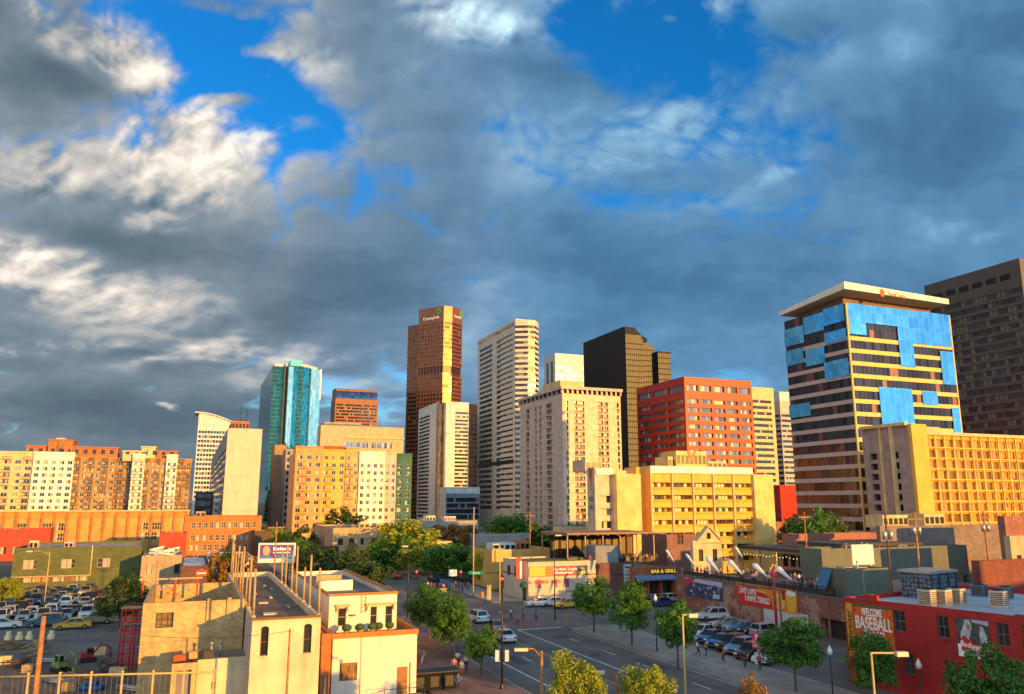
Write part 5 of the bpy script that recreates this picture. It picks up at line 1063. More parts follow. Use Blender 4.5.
ppoly('glass_shape', [(.86, .05), (.97, .05), (1.0-.01, .75), (.84, .75)], BYE, o, .079); ppoly('glass_shape', [(.84, .75), (.985, .75), (.985, .92), (.85, .95)], WSIGN, o, .081); ppoly('bottle_shape', [(.78, .5), (.82, .5), (.83, .95), (.77, .95)], plain('deep_red', (.35, .01, .02), .5), o, .082); ppoly('yellow_streak', [(.33, .72), (.40, .80), (.55, .74), (.52, .66)], BYE, o, .083); ppoly('leaf_shape', [(.605, .38), (.635, .44), (.64, .54), (.61, .52)], GSIGN, o, .084)
letters('LIVE LIFE', 1.1, WSIGN, o, (-.09, a1-.20*L, zb_+.64*hB), ROTF['left'], .01, bold=.02, fit=L*.31); letters('UNFILTERED', 1.1, WSIGN, o, (-.09, a1-.37*L, zb_+.32*hB), ROTF['left'], .01, bold=.02, fit=L*.42)
o, a0, a1, zb_, zt_ = sidebanner(685.5, 722.5, 577.5, 582, 595, 'banner', plain('banner_navy', (.035, .05, .12), .6)); L = a1-a0; hB = zt_-zb_
ppoly('banner_sky', [(.25, .80), (1, .74), (1, 1), (0, 1), (0, .9)], plain('banner_lilac', (.45, .45, .62), .6), o, .075); ppoly('banner_ribbon', [(0, .45), (0, .9), (.12, 1), (.30, 1)], plain('banner_crimson', (.55, .02, .08), .6), o, .08)
rr_ = random.Random(5)
for k in range(26):
    s, z = rr_.uniform(.08, .9), rr_.uniform(.08, .68); e = .082+.0005*k
    ppoly('banner_figure', [(s, z), (s+rr_.uniform(.04, .10), z), (s+rr_.uniform(.05, .09), z+rr_.uniform(.08, .16)), (s+.01, z+.14)], plain(f'figure_tone{k % 6}', [(.30, .30, .45), (.05, .12, .25), (.25, .06, .10), (.4, .4, .42), (.02, .02, .04), (.08, .25, .3)][k % 6], .6), o, e)
ppoly('banner_white', [(.74, .08), (.92, .12), (.93, .34), (.75, .32)], plain('pale_blue_patch', (.35, .50, .60), .6), o, .098)
# white painted rectangle under the orange banner
a1, z_ = LF(764, 612); a0, _ = LF(808, 612); _, z0_ = LF(764, 632)
mb = MB(); mb.box(-.05, -.008, a0, a1, z0_*.2+.3, LF(764, 607)[1]); mb.build('painted_rectangle', [wall('white_patch', (.52, .54, .55), var=.12)], b.root)
for k in range(5): y = 2+k*9; b.box(-.12, -.0, y, y+.3, 0, hh-.1, WBK)
b.done(); TB = b
# terrace railing
t = empty('terrace_railing', onb(b, .1, 19, hh+.25), GA, 'long black metal railing round the roof terrace above the mural banners', 'railing')
mb = MB(); mb.box(-.03, .03, 0, 34, 1.05, 1.12); mb.box(-.03, .03, 0, 34, .1, .15)
for k in range(86): mb.box(-.015, .015, k*.4, k*.4+.03, .15, 1.05)
mb.build('rail', [BLK], t)
for k in range(12): mb = MB(); mb.box(-.06, .06, k*3.08, k*3.08+.12, -.02, 1.2); mb.build('post', [BLK], t)
mb = MB(); mb.box(-.02, .0, .1, 33.8, .16, .75); mb.build('screen_panel', [plain('dark_screen', (.035, .035, .04), .7)], t)
def loc2(px, py, z): q_ = ground(px, py, z)-Vector(b.root.location); return q_.dot(B), q_.dot(A)
(xa_, ya_), (xb_, yb_) = loc2(745, 545, 9.3), loc2(812, 551.5, 9.3)
t = patio_roof('terrace_canopy', 'long dark flat canopy with warm wooden posts over the crowded terrace, nearer one', b, (xa_+xb_)/2, (xa_+xb_)/2+8.5, yb_, ya_, 8.8, .5, wall('charcoal_fascia', (.055, .055, .055)), 3, hh); cl_len = ya_-yb_
mb = MB(); mb.box(8.3, 8.45, .5, cl_len-.3, .2, 3.4); mb.build('back_wall', [wall('peach_render', 0)], t)
mb = MB()
for k in range(9): mb.box(8.2, 8.29, 1+k*cl_len/10, 1+(k+.6)*cl_len/10, .6, 2.6)
mb.build('window', [NEARG], t)
# string lights
mb = MB()
for k in range(22): mb.box(-.04, .04, .7+k*cl_len/23.5, .78+k*cl_len/23.5, 3.0-.25*abs(math.sin(k*.8)), 3.1-.25*abs(math.sin(k*.8)))
mb.build('string_lights', [plain('bulb', (.9, .8, .5), .4, emit=(1, .75, .35), es=1.5)], t)
t = patio_roof('terrace_canopy', 'dark flat canopy with bulbs at the far end of the terrace, farther one', b, 22, 40, 40, 50, 9.8, .5, wall('charcoal_fascia', 0), 4, hh)
# teardrop sails
GSL = 'white teardrop sails on the terrace railing'
for k, (tx, ty, bx, by) in enumerate([(668, 549, 675, 563), (688, 553, 697, 569), (708, 556, 720, 573), (730, 559, 743, 575), (755, 563, 769, 578), (778, 566, 793, 581), (737, 546, 743, 558)]):
    ub = 0 if k < 6 else 6
    P1 = onb(b, -.15+ub, 0, 0); s1, z1 = hit(bx, by, P1, A); s0, z0 = hit(tx, ty, P1, A)
    if k == 0: pass
    top = Vector((-.5, s0, z0)); bot = Vector((0, s1, z1)); dv = bot-top; ln = dv.length
    mb = MB(); n = 12; N = 10; ax = dv.normalized(); a_ = ax.orthogonal().normalized(); b_ = ax.cross(a_); rows = []
    for j in range(N+1):
        q = j/N; r = .43*math.sin(min(1, q/.22)*math.pi/2)*max(0.0, 1-max(0, (q-.18)/.82))**.85+.004
        rows.append([top+ax*(q*ln)+(a_*math.cos(2*math.pi*i/n)+b_*math.sin(2*math.pi*i/n)*.6)*r for i in range(n)])
    for j in range(N):
        for i in range(n): mb.poly([rows[j][i], rows[j][(i+1) % n], rows[j+1][(i+1) % n], rows[j+1][i]], 0, True)
    root = empty('teardrop_sail', P1+A*s1+Vector((0, 0, 0)), GA, f'{nn[k]} white teardrop sail from the left along the terrace railing' if k < 6 else 'white teardrop sail standing back from the railing, in front of the canopy', 'sail', GSL)
    root.location = onb(b, ub-.15, 0, 0); 
    base = root.location+A*s1; off = Vector((0, s1, 0)); root.location = base+Vector((0, 0, hh))
    for v in range(len(mb.v)): mb.v[v] = (mb.v[v][0], mb.v[v][1]-s1, mb.v[v][2]-hh)
    mb.build('sail', [plain('sail_cloth', (.66, .66, .66), .5, var=.05)], root)
    mb = MB(); mb.tube((0, 0, .0), (0, 0, max(.5, z1-hh+.1)), .035); mb.tube((0, 0, max(.4, z1-hh)), (0, -.0, z1-hh+.5), .02); mb.build('pole', [BLK], root)
# --- red painted building with adverts
RA = R(33); C0 = ground(850, 683); eR = Vector((math.sin(RA), -math.cos(RA), 0)); dR = 27.0; CR = C0+eR*dR
b = Bld.__new__(Bld); b.w, b.d, b.h = 22.0, dR, 7.9; b.X, b.Y = CR.x, CR.y; b.root = empty('red_building', (CR.x, CR.y, 0), RA, 'bright red painted brick building with baseball advert and tall dark windows, bottom right', 'building'); b.wall = MB(); b.mats = []; b.roofm = wall('pale_membrane', (.40, .44, .50), var=.12); b.nw = 0; b.more = {}; b.cache = {}
RB = wall('red_painted_brick', (.42, .018, .018), brick=(.42, .16, .012), var=.13, streak=.10, rough=.6, mortar=.8)
RL = lambda px, py: hit(px, py, C0, eR)   # distance from the left corner, height
wn = [(893.5, 905.5, 612, 632), (937, 948.5, 616, 638), (995.5, 1008, 622, 646), (1021, 1036, 625, 650)]; wl = [(900.5, 910.5, 653, 673.5), (940.6, 950, 659, 682), (995, 1006, 668, 694)]
def holes(b, lst, zc0, zc1):
    cols = []
    for (a, c, t0, t1) in lst: cols.append((RL(a, 625)[0], RL(c, 625)[0]))
    return cols
cu = holes(b, wn, 0, 0); cl_ = holes(b, wl, 0, 0)
zu = (RL(943, 638)[1], RL(943, 616)[1]); zl_ = (RL(905, 673.5)[1], RL(905, 653)[1]); zm = (zu[0]+zl_[1])/2
GW = plain('grey_sash', (.10, .12, .12), .5)
b.facade('left', dR, zm, b.h, cu, [zu], RB, NEARG, .22, o=(0, dR, 0), frame=GW, bars=(2, 2)); b.facade('left', dR, 0, zm, cl_, [zl_], RB, NEARG, .22, o=(0, dR, 0), frame=GW, bars=(2, 2)); b.shell(RB, front=True); b.roof(par=.45, pm=RB)
for (a, c) in cu: b.box(-.1, -.01, dR-c-.08, dR-a+.08, zu[0]-.14, zu[0]-.02, RB); b.box(-.07, -.01, dR-c-.05, dR-a+.05, zu[1]+.02, zu[1]+.2, RB)
b.box(-.06, .32, dR-3.6, dR-2.4, b.h, b.h+.45, RB); b.box(-.06, .32, 0, dR*.42, b.h, b.h+.14, RB)
def radv(x0, x1, y0, y1, name, m, e=.06):
    s0, zt = RL(x0, y0); s1, _ = RL(x1, y0+2); _, zb = RL(x0, y1)
    mb = MB(); mb.box(-e, -.01, dR-s1, dR-s0, zb, zt); return mb.build(name, [m], b.root), s0, s1, zb, zt
RP = lambda s, z, e: (-e, dR-s, z)
o, s0, s1, zb_, zt_ = radv(853, 892, 603, 648, 'advert', plain('advert_orange', (.62, .10, .015), .6, var=.2)); L = s1-s0; hB = zt_-zb_
for z0, z1, m in ((.93, 1, plain('advert_olive', (.12, .10, .01), .6)), (.60, .66, plain('advert_amber', (.55, .20, .04), .6)), (.22, .30, plain('advert_amber', 0)), (.0, .06, plain('advert_olive', 0))): mb = MB(); mb.box(-.075, -.061, dR-s1+.02, dR-s0-.02, zb_+z0*hB, zb_+z1*hB); mb.build('advert_stripe', [m], o)
letters('WELCOME', 1.0, WSIGN, o, (-.085, dR-(s0+.48*L), zb_+.83*hB), ROTF['left'], .015, fit=L*.52, bold=.02)
letters('BASEBALL', 1.6, WSIGN, o, (-.085, dR-(s0+.50*L), zb_+.585*hB), ROTF['left'], .015, fit=L*.92, bold=.02)
letters('FANS!', 1.5, WSIGN, o, (-.085, dR-(s0+.50*L), zb_+.30*hB), ROTF['left'], .015, fit=L*.52, bold=.02)
o, s0, s1, zb_, zt_ = radv(846, 852.3, 602.5, 656, 'bat_sign', plain('bat_amber', (.62, .28, .03), .5), .14); L = s1-s0
oo = letters('Budweiser', .9, plain('sign_dark_red', (.12, .01, .01), .5), o, (-.16, dR-(s0+s1)/2, (zb_+zt_)/2), (math.pi/2, -math.pi/2, -math.pi/2), .01, sx=1.0)
o, s0, s1, zb_, zt_ = radv(955.5, 988, 617, 655, 'advert', plain('advert_photo_dark', (.06, .06, .065), .5, var=.4)); L = s1-s0; hB = zt_-zb_
def rp(name, pts, m, e): mb = MB(); mb.poly([RP(s0+s*L, zb_+z*hB, e) for s, z in pts]); return mb.build(name, [m], o)
PWH = plain('jersey_grey', (.42, .44, .48), .6, var=.2)
rp('advert_base', [(.0, 0), (1, 0), (1, .26), (.0, .32)], WSIGN, .07)
rp('player_figure', [(.12, .30), (.36, .30), (.40, .55), (.50, .78), (.42, .97), (.28, .96), (.22, .80), (.12, .6)], PWH, .075); rp('player_figure', [(.72, .30), (.96, .30), (.92, .6), (.84, .82), (.74, .84), (.70, .6)], PWH, .076)
rp('player_face', [(.32, .74), (.42, .72), (.44, .82), (.36, .86)], plain('advert_skin', (.30, .14, .08), .6), .079); rp('advert_stand', [(.5, .92), (1, .86), (1, .98), (.5, .99)], plain('advert_lilac', (.42, .40, .50), .6), .074)
rp('bow_tie_logo', [(.10, .44), (.12, .14), (.46, .24), (.90, .02), (.98, .36), (.52, .36), (.22, .56)][::-1], plain('logo_red', (.60, .01, .01), .5), .082); letters('Budweiser', .62, WSIGN, o, (-.09, dR-(s0+.52*L), zb_+.29*hB), (math.pi/2, .12, -math.pi/2), .008, sx=.9, bold=.01)
b.done(); RBD = b
def onr(x, y, z): return Vector((CR.x, CR.y, 0))+Vector((math.cos(RA), math.sin(RA), 0))*x+Vector((-math.sin(RA), math.cos(RA), 0))*y+Vector((0, 0, z))
zr = 7.47
def tarp():
    m, t, bs = newmat('blue_grey_scales'); oc = t.new('ShaderNodeTexCoord').outputs['Object']; x, y, z = t.sep(oc)[0:3]
    v = t.new('ShaderNodeTexVoronoi'); t.l.new(t.comb(t.m('ADD', x, y), t.m('MULTIPLY', z, 1.0)), v.inputs['Vector']); v.inputs['Scale'].default_value = 2.4; v.inputs['Randomness'].default_value = .35
    t.l.new(t.ramp(v.outputs['Distance'], [(0, (.20, .27, .34)), (.4, (.10, .15, .20)), (.62, (.03, .035, .05))]), bs.inputs['Base Color']); bs.inputs['Roughness'].default_value = .4; bs.inputs['Metallic'].default_value = .3; return m
root = empty('cooling_tower', Vector((at(926, 590, 82).x, 82, zr-.02)), RA, 'big box cooling tower clad in blue-grey scales on the red building roof', 'cooling tower')
mb = MB(); mb.box(0, 4.6, -.6, 2.6, 0, 2.5); mb.build('cladding', [tarp()], root); mb = MB(); mb.box(-.2, 4.8, -.8, 2.8, 2.5, 2.75); mb.build('lid', [GALV], root)
for x in (0, 1.5, 3.1, 4.6): mb = MB(); mb.box(x-.06, x+.06, -.7, -.6, 0, 2.5); mb.build('post', [DARKF], root)
for k, (px, Y, lab) in enumerate([(930, 76, 'first cream condenser box in front of the blue-grey cooling tower, leftmost'), (945, 76, 'second cream condenser box in front of the blue-grey cooling tower, middle'), (960, 77, 'third cream condenser box in front of the blue-grey cooling tower, rightmost of the row'), (1003, 75, 'cream condenser box alone on the right part of the pale roof'), (984, 84, 'dark grey condenser box before the red brick parapet'), (1010, 82, 'small blue-grey condenser box near the right picture edge')]):
    c = at(px, 590, Y); root = empty('condenser', (c.x, c.y, zr-.02), RA+.05*k, lab, 'condenser', 'condenser boxes on the pale roof')
    m = [YLM if False else plain('condenser_cream', (.52, .46, .34), .5)]*4+[plain('condenser_dark', (.14, .16, .2), .5)]*2
    root.scale = (1.0, 1.0, 1.2) if k < 4 else (1.2, 1, .9); mb = MB(); mb.box(0, 1.25, 0, 1.25, .1, 1.25); mb.box(0.05, 1.2, .05, 1.2, 0, .1, 0); mb.build('casing', [m[k]], root)
    mb = MB()
    for q in range(7): mb.box(.1, 1.15, -.03, -.002, .2+q*.14, .27+q*.14); mb.box(-.03, -.002, .1, 1.15, .2+q*.14, .27+q*.14)
    mb.build('louvre', [DARKF if k > 3 else BRNF], root); mb = MB(); mb.lathe([(.0, 1.27), (.45, 1.27), (.5, 1.33), (.5, 1.26)], 14, 0, (.62, .62)); mb.build('fan', [BLK], root)
# --- grey-green service blocks behind
GG = wall('grey_green_render', (.13, .14, .115), var=.1); YG = wall('mustard_render', (.62, .45, .10))
b = simple('service_block', 'low grey-green box with a slanted blue skylight, left of the cooling tower', 846, 104, 818, 889, 569.5, GG, wall('tan_roof', (.30, .20, .13)), ym=575); 
mb = MB(); mb.quad((-1.6, b.d*.45, b.h*.66), (-.05, b.d*.45, b.h*.98), (-.05, b.d*.85, b.h*.98), (-1.6, b.d*.85, b.h*.66)); mb.build('skylight', [plain('corrugated_blue', (.06, .18, .32), .35, .3)], b.root); b.done()
b = simple('service_block', 'long grey-green block with tan roof and yellow-lit end, behind the cooling tower', 822, 126, 800, 968, 549, GG, wall('tan_roof', 0), ym=560, d=None, front=([(30, 31)], [(2, 5)])); b.done()
b = simple('brick_parapet_building', 'dark red brick block with flat top right of the cooling tower', 980, 96, 972, 1050, 561, wall('deep_red_brick', (.22, .065, .045), brick=(.5, .25, .02)), ROOFW, ym=570); b.done()
b = simple('grey_brick_building', 'long windowless grey brick wall building below the golden hotel', 880, 140, 876, 1012, 526, wall('mauve_grey_brick', (.25, .19, .17), brick=(.7, .35, .02)), ROOF, ym=530); unit(b, 3, 9, 2, 6, b.h-.4, b.h+1.8, CREAM); unit(b, 13, 18, 2, 6, b.h-.4, b.h+2, CREAM); b.done()
b = simple('tan_corner_building', 'tan building with paired windows cut off by the right edge, beside the grey brick wall', 1010, 118, 1004, 1060, 536, wall('tan_stone', 0), ROOF, ym=540, front=([(1.0, 2.0), (2.6, 3.6), (5, 6)], [(7.5, 9.4)]), frame=DARKF); b.done()
b = simple('rose_roof_building', 'low pink-roofed building in front of the dark foot of the glass tower', 790, 160, 782, 880, 534, wall('rose_brick', 0), wall('pink_roof', 0), ym=540); b.done()
root = empty('roof_billboard', at(853, 565, 112)-Vector((0, 0, .6)), GA, 'blank white billboard panel standing on the tan-roofed service block', 'billboard')
mb = MB(); mb.box(0, 3.9, 0, .15, .6, 3.3); mb.build('panel', [plain('panel_white', (.62, .64, .66), .5)], root)
for x in (.5, 3.3): mb = MB(); mb.box(x, x+.15, .15, .3, 0, 3.0); mb.build('post', [GALV], root)
# billboard in the left middle
P_ = at(257.5, 563, 170); root = empty('billboard', (P_.x, P_.y, 0), .12, 'wide billboard with purple advert and a smiling face, right of the orange brick building', 'billboard'); z0 = P_.z; wB = at(294, 563, 170).x-P_.x; hB = at(257, 543, 170).z-z0
mb = MB(); mb.box(0, wB, 0, .3, z0, z0+hB); mb.build('frame', [plain('board_white', (.72, .66, .60), .6)], root)
mb = MB(); mb.box(.35, wB-.35, -.04, -.002, z0+.9, z0+hB-.4); ad = mb.build('poster', [plain('poster_purple', (.14, .05, .22), .5)], root)
mb = MB(); mb.poly([(.36, -.06, z0+.95), (2.9, -.06, z0+.95), (2.2, -.06, z0+1.8), (1.2, -.06, z0+2.0)]); mb.poly([(wB*.55, -.06, z0+.93), (wB-.36, -.06, z0+.93), (wB-.36, -.06, z0+1.6), (wB*.45, -.06, z0+1.5)]); mb.build('blue_shape', [plain('poster_blue', (.05, .22, .42), .5)], ad)
mb = MB(); mb.poly([(1.7+.75*math.cos(t), -.07, z0+2.5+.95*math.sin(t)) for t in [k*math.pi/8 for k in range(16)]]); mb.build('face', [plain('poster_skin', (.60, .32, .18), .5)], ad)
mb = MB()
for k in range(8): mb.box(wB*.40+k*.46, wB*.40+k*.46+.34, -.07, -.045, z0+2.55, z0+3.05+.15*(k % 3 == 0))
for k in range(10): mb.box(wB*.40+k*.36, wB*.40+k*.36+.26, -.07, -.045, z0+1.95, z0+2.2)
mb.build('lettering', [WSIGN], ad)
for x in (1.5, wB-1.5): mb = MB(); mb.tube((x, .4, 0), (x, .4, z0+hB*.8), .18); mb.build('post', [DARKF], root)
# ================================================================== trees
def leafmat(name, c0, c1, c2):
    m = bpy.data.materials.new(name); m.use_nodes = True; t = NT(m.node_tree); t.n.clear()
    out = t.new('ShaderNodeOutputMaterial'); oc = t.new('ShaderNodeTexCoord').outputs['Object']
    wn = t.new('ShaderNodeTexWhiteNoise'); t.l.new(t.vm('SNAP', oc, (.07, .07, .07)), wn.inputs['Vector'])
    f = t.m('ADD', t.m('MULTIPLY', wn.outputs['Value'], .55), t.m('MULTIPLY', t.noise(oc, 2.2, 3, .6), .5))
    c = t.ramp(f, [(.2, c0), (.5, c1), (.85, c2)])
    d = t.new('ShaderNodeBsdfPrincipled'); t.l.new(c, d.inputs['Base Color']); d.inputs['Roughness'].default_value = .55
    tr = t.new('ShaderNodeBsdfTranslucent'); t.l.new(t.mix(1.0, c, (1.3, 1.2, .5), 'MULTIPLY'), tr.inputs['Color'])
    mx = t.new('ShaderNodeMixShader'); mx.inputs[0].default_value = .3; t.l.new(d.outputs[0], mx.inputs[1]); t.l.new(tr.outputs[0], mx.inputs[2]); t.l.new(mx.outputs[0], out.inputs[0]); return m
LG = leafmat('leaf_green', (.022, .075, .010), (.060, .175, .016), (.14, .28, .022)); LY = leafmat('leaf_yellow_green', (.08, .15, .010), (.27, .33, .02), (.48, .46, .03)); LO = leafmat('leaf_orange', (.13, .075, .014), (.26, .13, .02), (.35, .19, .03)); LD = leafmat('leaf_dark', (.025, .05, .012), (.05, .095, .015), (.085, .13, .02))  # yellow and orange leaf sets carry the low sun in their colour
BARK = wall('bark', (.10, .07, .05), var=.3)
def crown_mesh(name, nleaf, size, seed, mat, nclump=46, tall=1.0):
    g = np.random.default_rng(seed)
    d = g.normal(size=(nclump, 3)); d /= np.linalg.norm(d, axis=1)[:, None]
    r = g.uniform(.25, 1, nclump)**.55
    lob = g.normal(size=(5, 3)); lob /= np.linalg.norm(lob, axis=1)[:, None]; r = r*(.86+.30*np.max(d @ lob.T, axis=1)**3)
    cen = d*r[:, None]*np.array([.80, .80, .74*tall]); cen[:, 2] = np.where(cen[:, 2] < -.45, cen[:, 2]*.7, cen[:, 2])
    cr = g.uniform(.11, .36, nclump)
    ci = g.integers(0, nclump, nleaf); q = g.normal(size=(nleaf, 3)); q /= np.linalg.norm(q, axis=1)[:, None]
    p = cen[ci]+q*(cr[ci]*g.uniform(.45, 1.0, nleaf)**.6)[:, None]*np.array([1, 1, .8])
    n = q*1.0+g.normal(size=(nleaf, 3))*.55+np.array([0, 0, .35]); n /= np.linalg.norm(n, axis=1)[:, None]
    a = np.cross(n, g.normal(size=(nleaf, 3))); a /= np.linalg.norm(a, axis=1)[:, None]; b = np.cross(n, a)
    e_ = np.percentile(np.abs(p), 99.3, axis=0); p = p/e_*np.array([.97, .97, .97])
    s = size*g.uniform(.6, 1.3, nleaf)[:, None]
    v = np.stack([p-a*s, p+b*s*.55, p+a*s, p-b*s*.55], 1).reshape(-1, 3)
    me = bpy.data.meshes.new(name); me.vertices.add(len(v)); me.vertices.foreach_set('co', v.astype(np.float32).ravel())
    me.loops.add(nleaf*4); me.loops.foreach_set('vertex_index', np.arange(nleaf*4, dtype=np.int32)); me.polygons.add(nleaf)
    me.polygons.foreach_set('loop_start', np.arange(0, nleaf*4, 4, dtype=np.int32)); me.polygons.foreach_set('loop_total', np.full(nleaf, 4, np.int32)); me.materials.append(mat); me.update(); me.validate(); return me
CM = {}
def crown(kind, mat):
    key = (kind, mat.name, CM.get((kind, mat.name, 'n'), 0) % 3); CM[(kind, mat.name, 'n')] = key[2]+1
    if key not in CM: CM[key] = crown_mesh('crown', {'near': 12000, 'mid': 5000, 'far': 2600}[kind], {'near': .050, 'mid': .075, 'far': .10}[kind], 11+len(CM)*7, mat, {'near': 60, 'mid': 44, 'far': 34}[kind])
    return CM[key]
def tree(base, hgt, rad, mat, label, kind='near', low=.30, name='street_tree', group=None, rz=None):
    root = empty(name, base, 0, label, 'tree', group); base = Vector(base)
    ch = hgt*(1-low)/2; cz = hgt-ch; rz = random.uniform(0, 6) if rz is None else rz
    o = link('crown', crown(kind, mat), root, (0, 0, cz), rz); o.scale = (rad, rad, ch*1.08)
    mb = MB(); r = .035*hgt**.75*.5+.05; z1 = hgt*low+.2
    mb.tube((0, 0, -.05), (.04, .02, z1), r, r*.75, 8, cap=False)
    for k in range(6):
        a = k*1.05+rz; e = rad*random.uniform(.4, .7)
        mb.path([(.04, .02, z1-.1), (math.cos(a)*e*.35, math.sin(a)*e*.35, z1+ch*.5), (math.cos(a)*e, math.sin(a)*e, z1+ch*random.uniform(.9, 1.4))], [r*.6, r*.4, r*.15], 6)
    mb.path([(.04, .02, z1), (0, .1, cz), (0, 0, hgt*.93)], [r*.72, r*.45, r*.12], 6); mb.build('trunk', [BARK], root)
    mb = MB(); 
    return root
def tpx(px, pyb, pyt, wpx, mat, label, kind='near', low=.28, Y=None, **k):
    p = ground(px, pyb) if Y is None else Vector((at(px, 600, Y).x, Y, 0))
    h = at(px, pyt, p.y).z; rad = wpx/2/F*p.y*.97
    return tree(p, h, rad, mat, label, kind, low, **k)
TG = 'round green street trees along the kerbs'
for a in [(428.5, 643, 587, 52, LG, 'farthest of the four green street trees on the left pavement, behind the white building'), (440.5, 650.5, 590, 44, LG, 'second farthest green street tree on the left pavement'), (452, 658, 600, 42, LG, 'green street tree beside the black bin enclosure, third farthest on the left pavement'), (481, 676, 628, 34, LG, 'smallest and nearest green street tree on the left pavement, by the tall black pole'),
          (594, 633.5, 580, 40, LG, 'farthest green street tree on the right pavement, before the corner bar'), (632, 646.5, 583, 44, LG, 'green street tree on the right pavement, before the blue awning'), (678, 670, 602, 44, LG, 'green street tree on the right pavement, at the end of the parking lot'), (796, 693, 619, 58, LG, 'large green street tree between the parking lot sign and the red building')]:
    tpx(*a, group=TG, low=.3)
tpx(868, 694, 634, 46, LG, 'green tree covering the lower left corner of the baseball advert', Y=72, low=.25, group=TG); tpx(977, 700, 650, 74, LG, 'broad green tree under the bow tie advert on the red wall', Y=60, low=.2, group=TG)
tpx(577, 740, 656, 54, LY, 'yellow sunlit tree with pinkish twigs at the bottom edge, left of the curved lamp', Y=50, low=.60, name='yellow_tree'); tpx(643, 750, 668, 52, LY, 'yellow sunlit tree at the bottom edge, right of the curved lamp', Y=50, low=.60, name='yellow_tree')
tpx(746, 760, 684, 40, LO, 'orange-pink treetop just poking in at the bottom edge below the parking lot', Y=50, low=.2, name='orange_treetop')
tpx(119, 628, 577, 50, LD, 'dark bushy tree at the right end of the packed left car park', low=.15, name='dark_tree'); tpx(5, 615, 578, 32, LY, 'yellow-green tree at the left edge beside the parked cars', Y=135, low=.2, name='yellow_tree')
MG = 'dense trees between the streets in the middle distance'
mid = [(309, 545, 36, LD, 190, 'dark tree left of the tan building'), (328, 549, 40, LD, 165, 'dark tree with a lit tip behind the white building roof'), (352, 548, 36, LD, 160, 'dark tree behind the white building, centre of its group'), (366, 561, 40, LD, 150, 'low dark tree right behind the grey roof of the white building'),
       (402, 523, 58, LY, 215, 'large golden-topped tree at the far end of the left pavement'), (388, 541, 40, LG, 205, 'green tree in front of the tan building'), (424, 540, 46, LY, 195, 'golden-topped tree left of the traffic signals'), (445, 545, 40, LG, 185, 'green tree above the left traffic signal'), (470, 548, 46, LG, 178, 'green tree beside the corner bar'), (488, 547, 32, LY, 172, 'golden tree touching the corner bar'),
       (440, 526, 34, LO, 260, 'small orange-lit tree below the grey flat-roofed building'), (462, 527, 34, LO, 250, 'orange-lit tree right of the tall lit pole'), (508, 516, 42, LG, 260, 'bright green tree at the foot of the pale tower'), (548, 528, 46, LD, 250, 'dark green tree at the foot of the pinkish flats'), (573, 526, 40, LG, 245, 'green tree left of the V emblem building'),
       (345, 510, 36, LD, 290, 'dark tree before the colourful flats'), (822, 512, 40, LG, 190, 'green tree at the foot of the striped glass tower'), (800, 518, 30, LD, 195, 'dark tree left of the striped glass tower foot'), (845, 519, 30, LD, 200, 'dark tree under the striped glass tower front'), (298, 528, 30, LD, 240, 'dark tree behind the wide billboard'), (527, 524, 30, LG, 270, 'green tree between the pale tower and pinkish flats'), (600, 529, 30, LD, 210, 'dark tree behind the roof patio')]
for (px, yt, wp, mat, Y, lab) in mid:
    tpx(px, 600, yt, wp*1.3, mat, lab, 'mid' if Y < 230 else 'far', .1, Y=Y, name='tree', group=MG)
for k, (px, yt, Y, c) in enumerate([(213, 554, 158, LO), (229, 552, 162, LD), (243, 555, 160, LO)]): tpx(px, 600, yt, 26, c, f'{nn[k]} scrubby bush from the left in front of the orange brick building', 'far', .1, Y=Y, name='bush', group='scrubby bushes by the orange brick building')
# more far trees along the avenue
for k in range(6):
    v = 205+k*26
    for u, s in ((26.5, 'left'), (52.5, 'right')):
        tree(gp(u, v), random.uniform(7, 9.5), random.uniform(2.6, 3.6), [LG, LD, LY][k % 3], f'{nn[k]} tree from the near end along the {s} side of the far avenue', 'far', .15, name='tree', group='trees lining the far avenue')
# ================================================================== cars
def carpaint():
    m, t, bs = newmat('car_paint'); oi = t.new('ShaderNodeObjectInfo'); t.l.new(oi.outputs['Color'], bs.inputs['Base Color']); bs.inputs['Roughness'].default_value = .32; bs.inputs['Metallic'].default_value = .15; bs.inputs['Coat Weight'].default_value = .7; bs.inputs['Coat Roughness'].default_value = .08; return m
CP = carpaint(); CG = plain('car_glass', (.02, .025, .03), .05, .4, var=0); TY = plain('tyre', (.015, .015, .015), .8); RM = plain('rim', (.35, .35, .36), .3, .8); HLm = plain('headlight', (.75, .75, .72), .15); TLm = plain('taillight', (.35, .01, .01), .3)
KINDS = {  # hull side profile, cabin profile (x, z) pairs, width
 'sedan': ([(-2.3, .32), (-2.34, .7), (-2.2, .92), (-1.5, .98), (.95, .95), (1.9, .80), (2.28, .66), (2.32, .32)], [(-1.75, .96), (-1.05, 1.42), (.25, 1.44), (1.15, .94)], 1.78),
 'suv': ([(-2.35, .38), (-2.38, .9), (-2.3, 1.08), (1.05, 1.08), (2.05, .98), (2.3, .8), (2.34, .38)], [(-2.2, 1.07), (-1.95, 1.72), (.35, 1.75), (1.2, 1.07)], 1.9),
 'hatch': ([(-2.0, .32), (-2.04, .8), (-1.95, .96), (.9, .94), (1.75, .80), (2.0, .62), (2.02, .32)], [(-1.9, .95), (-1.45, 1.46), (.1, 1.48), (1.05, .93)], 1.74),
 'pickup': ([(-2.7, .42), (-2.72, 1.02), (-.85, 1.04), (1.25, 1.06), (2.4, .98), (2.68, .8), (2.7, .42)], [(-.85, 1.05), (-.65, 1.72), (.55, 1.74), (1.3, 1.05)], 1.95)}
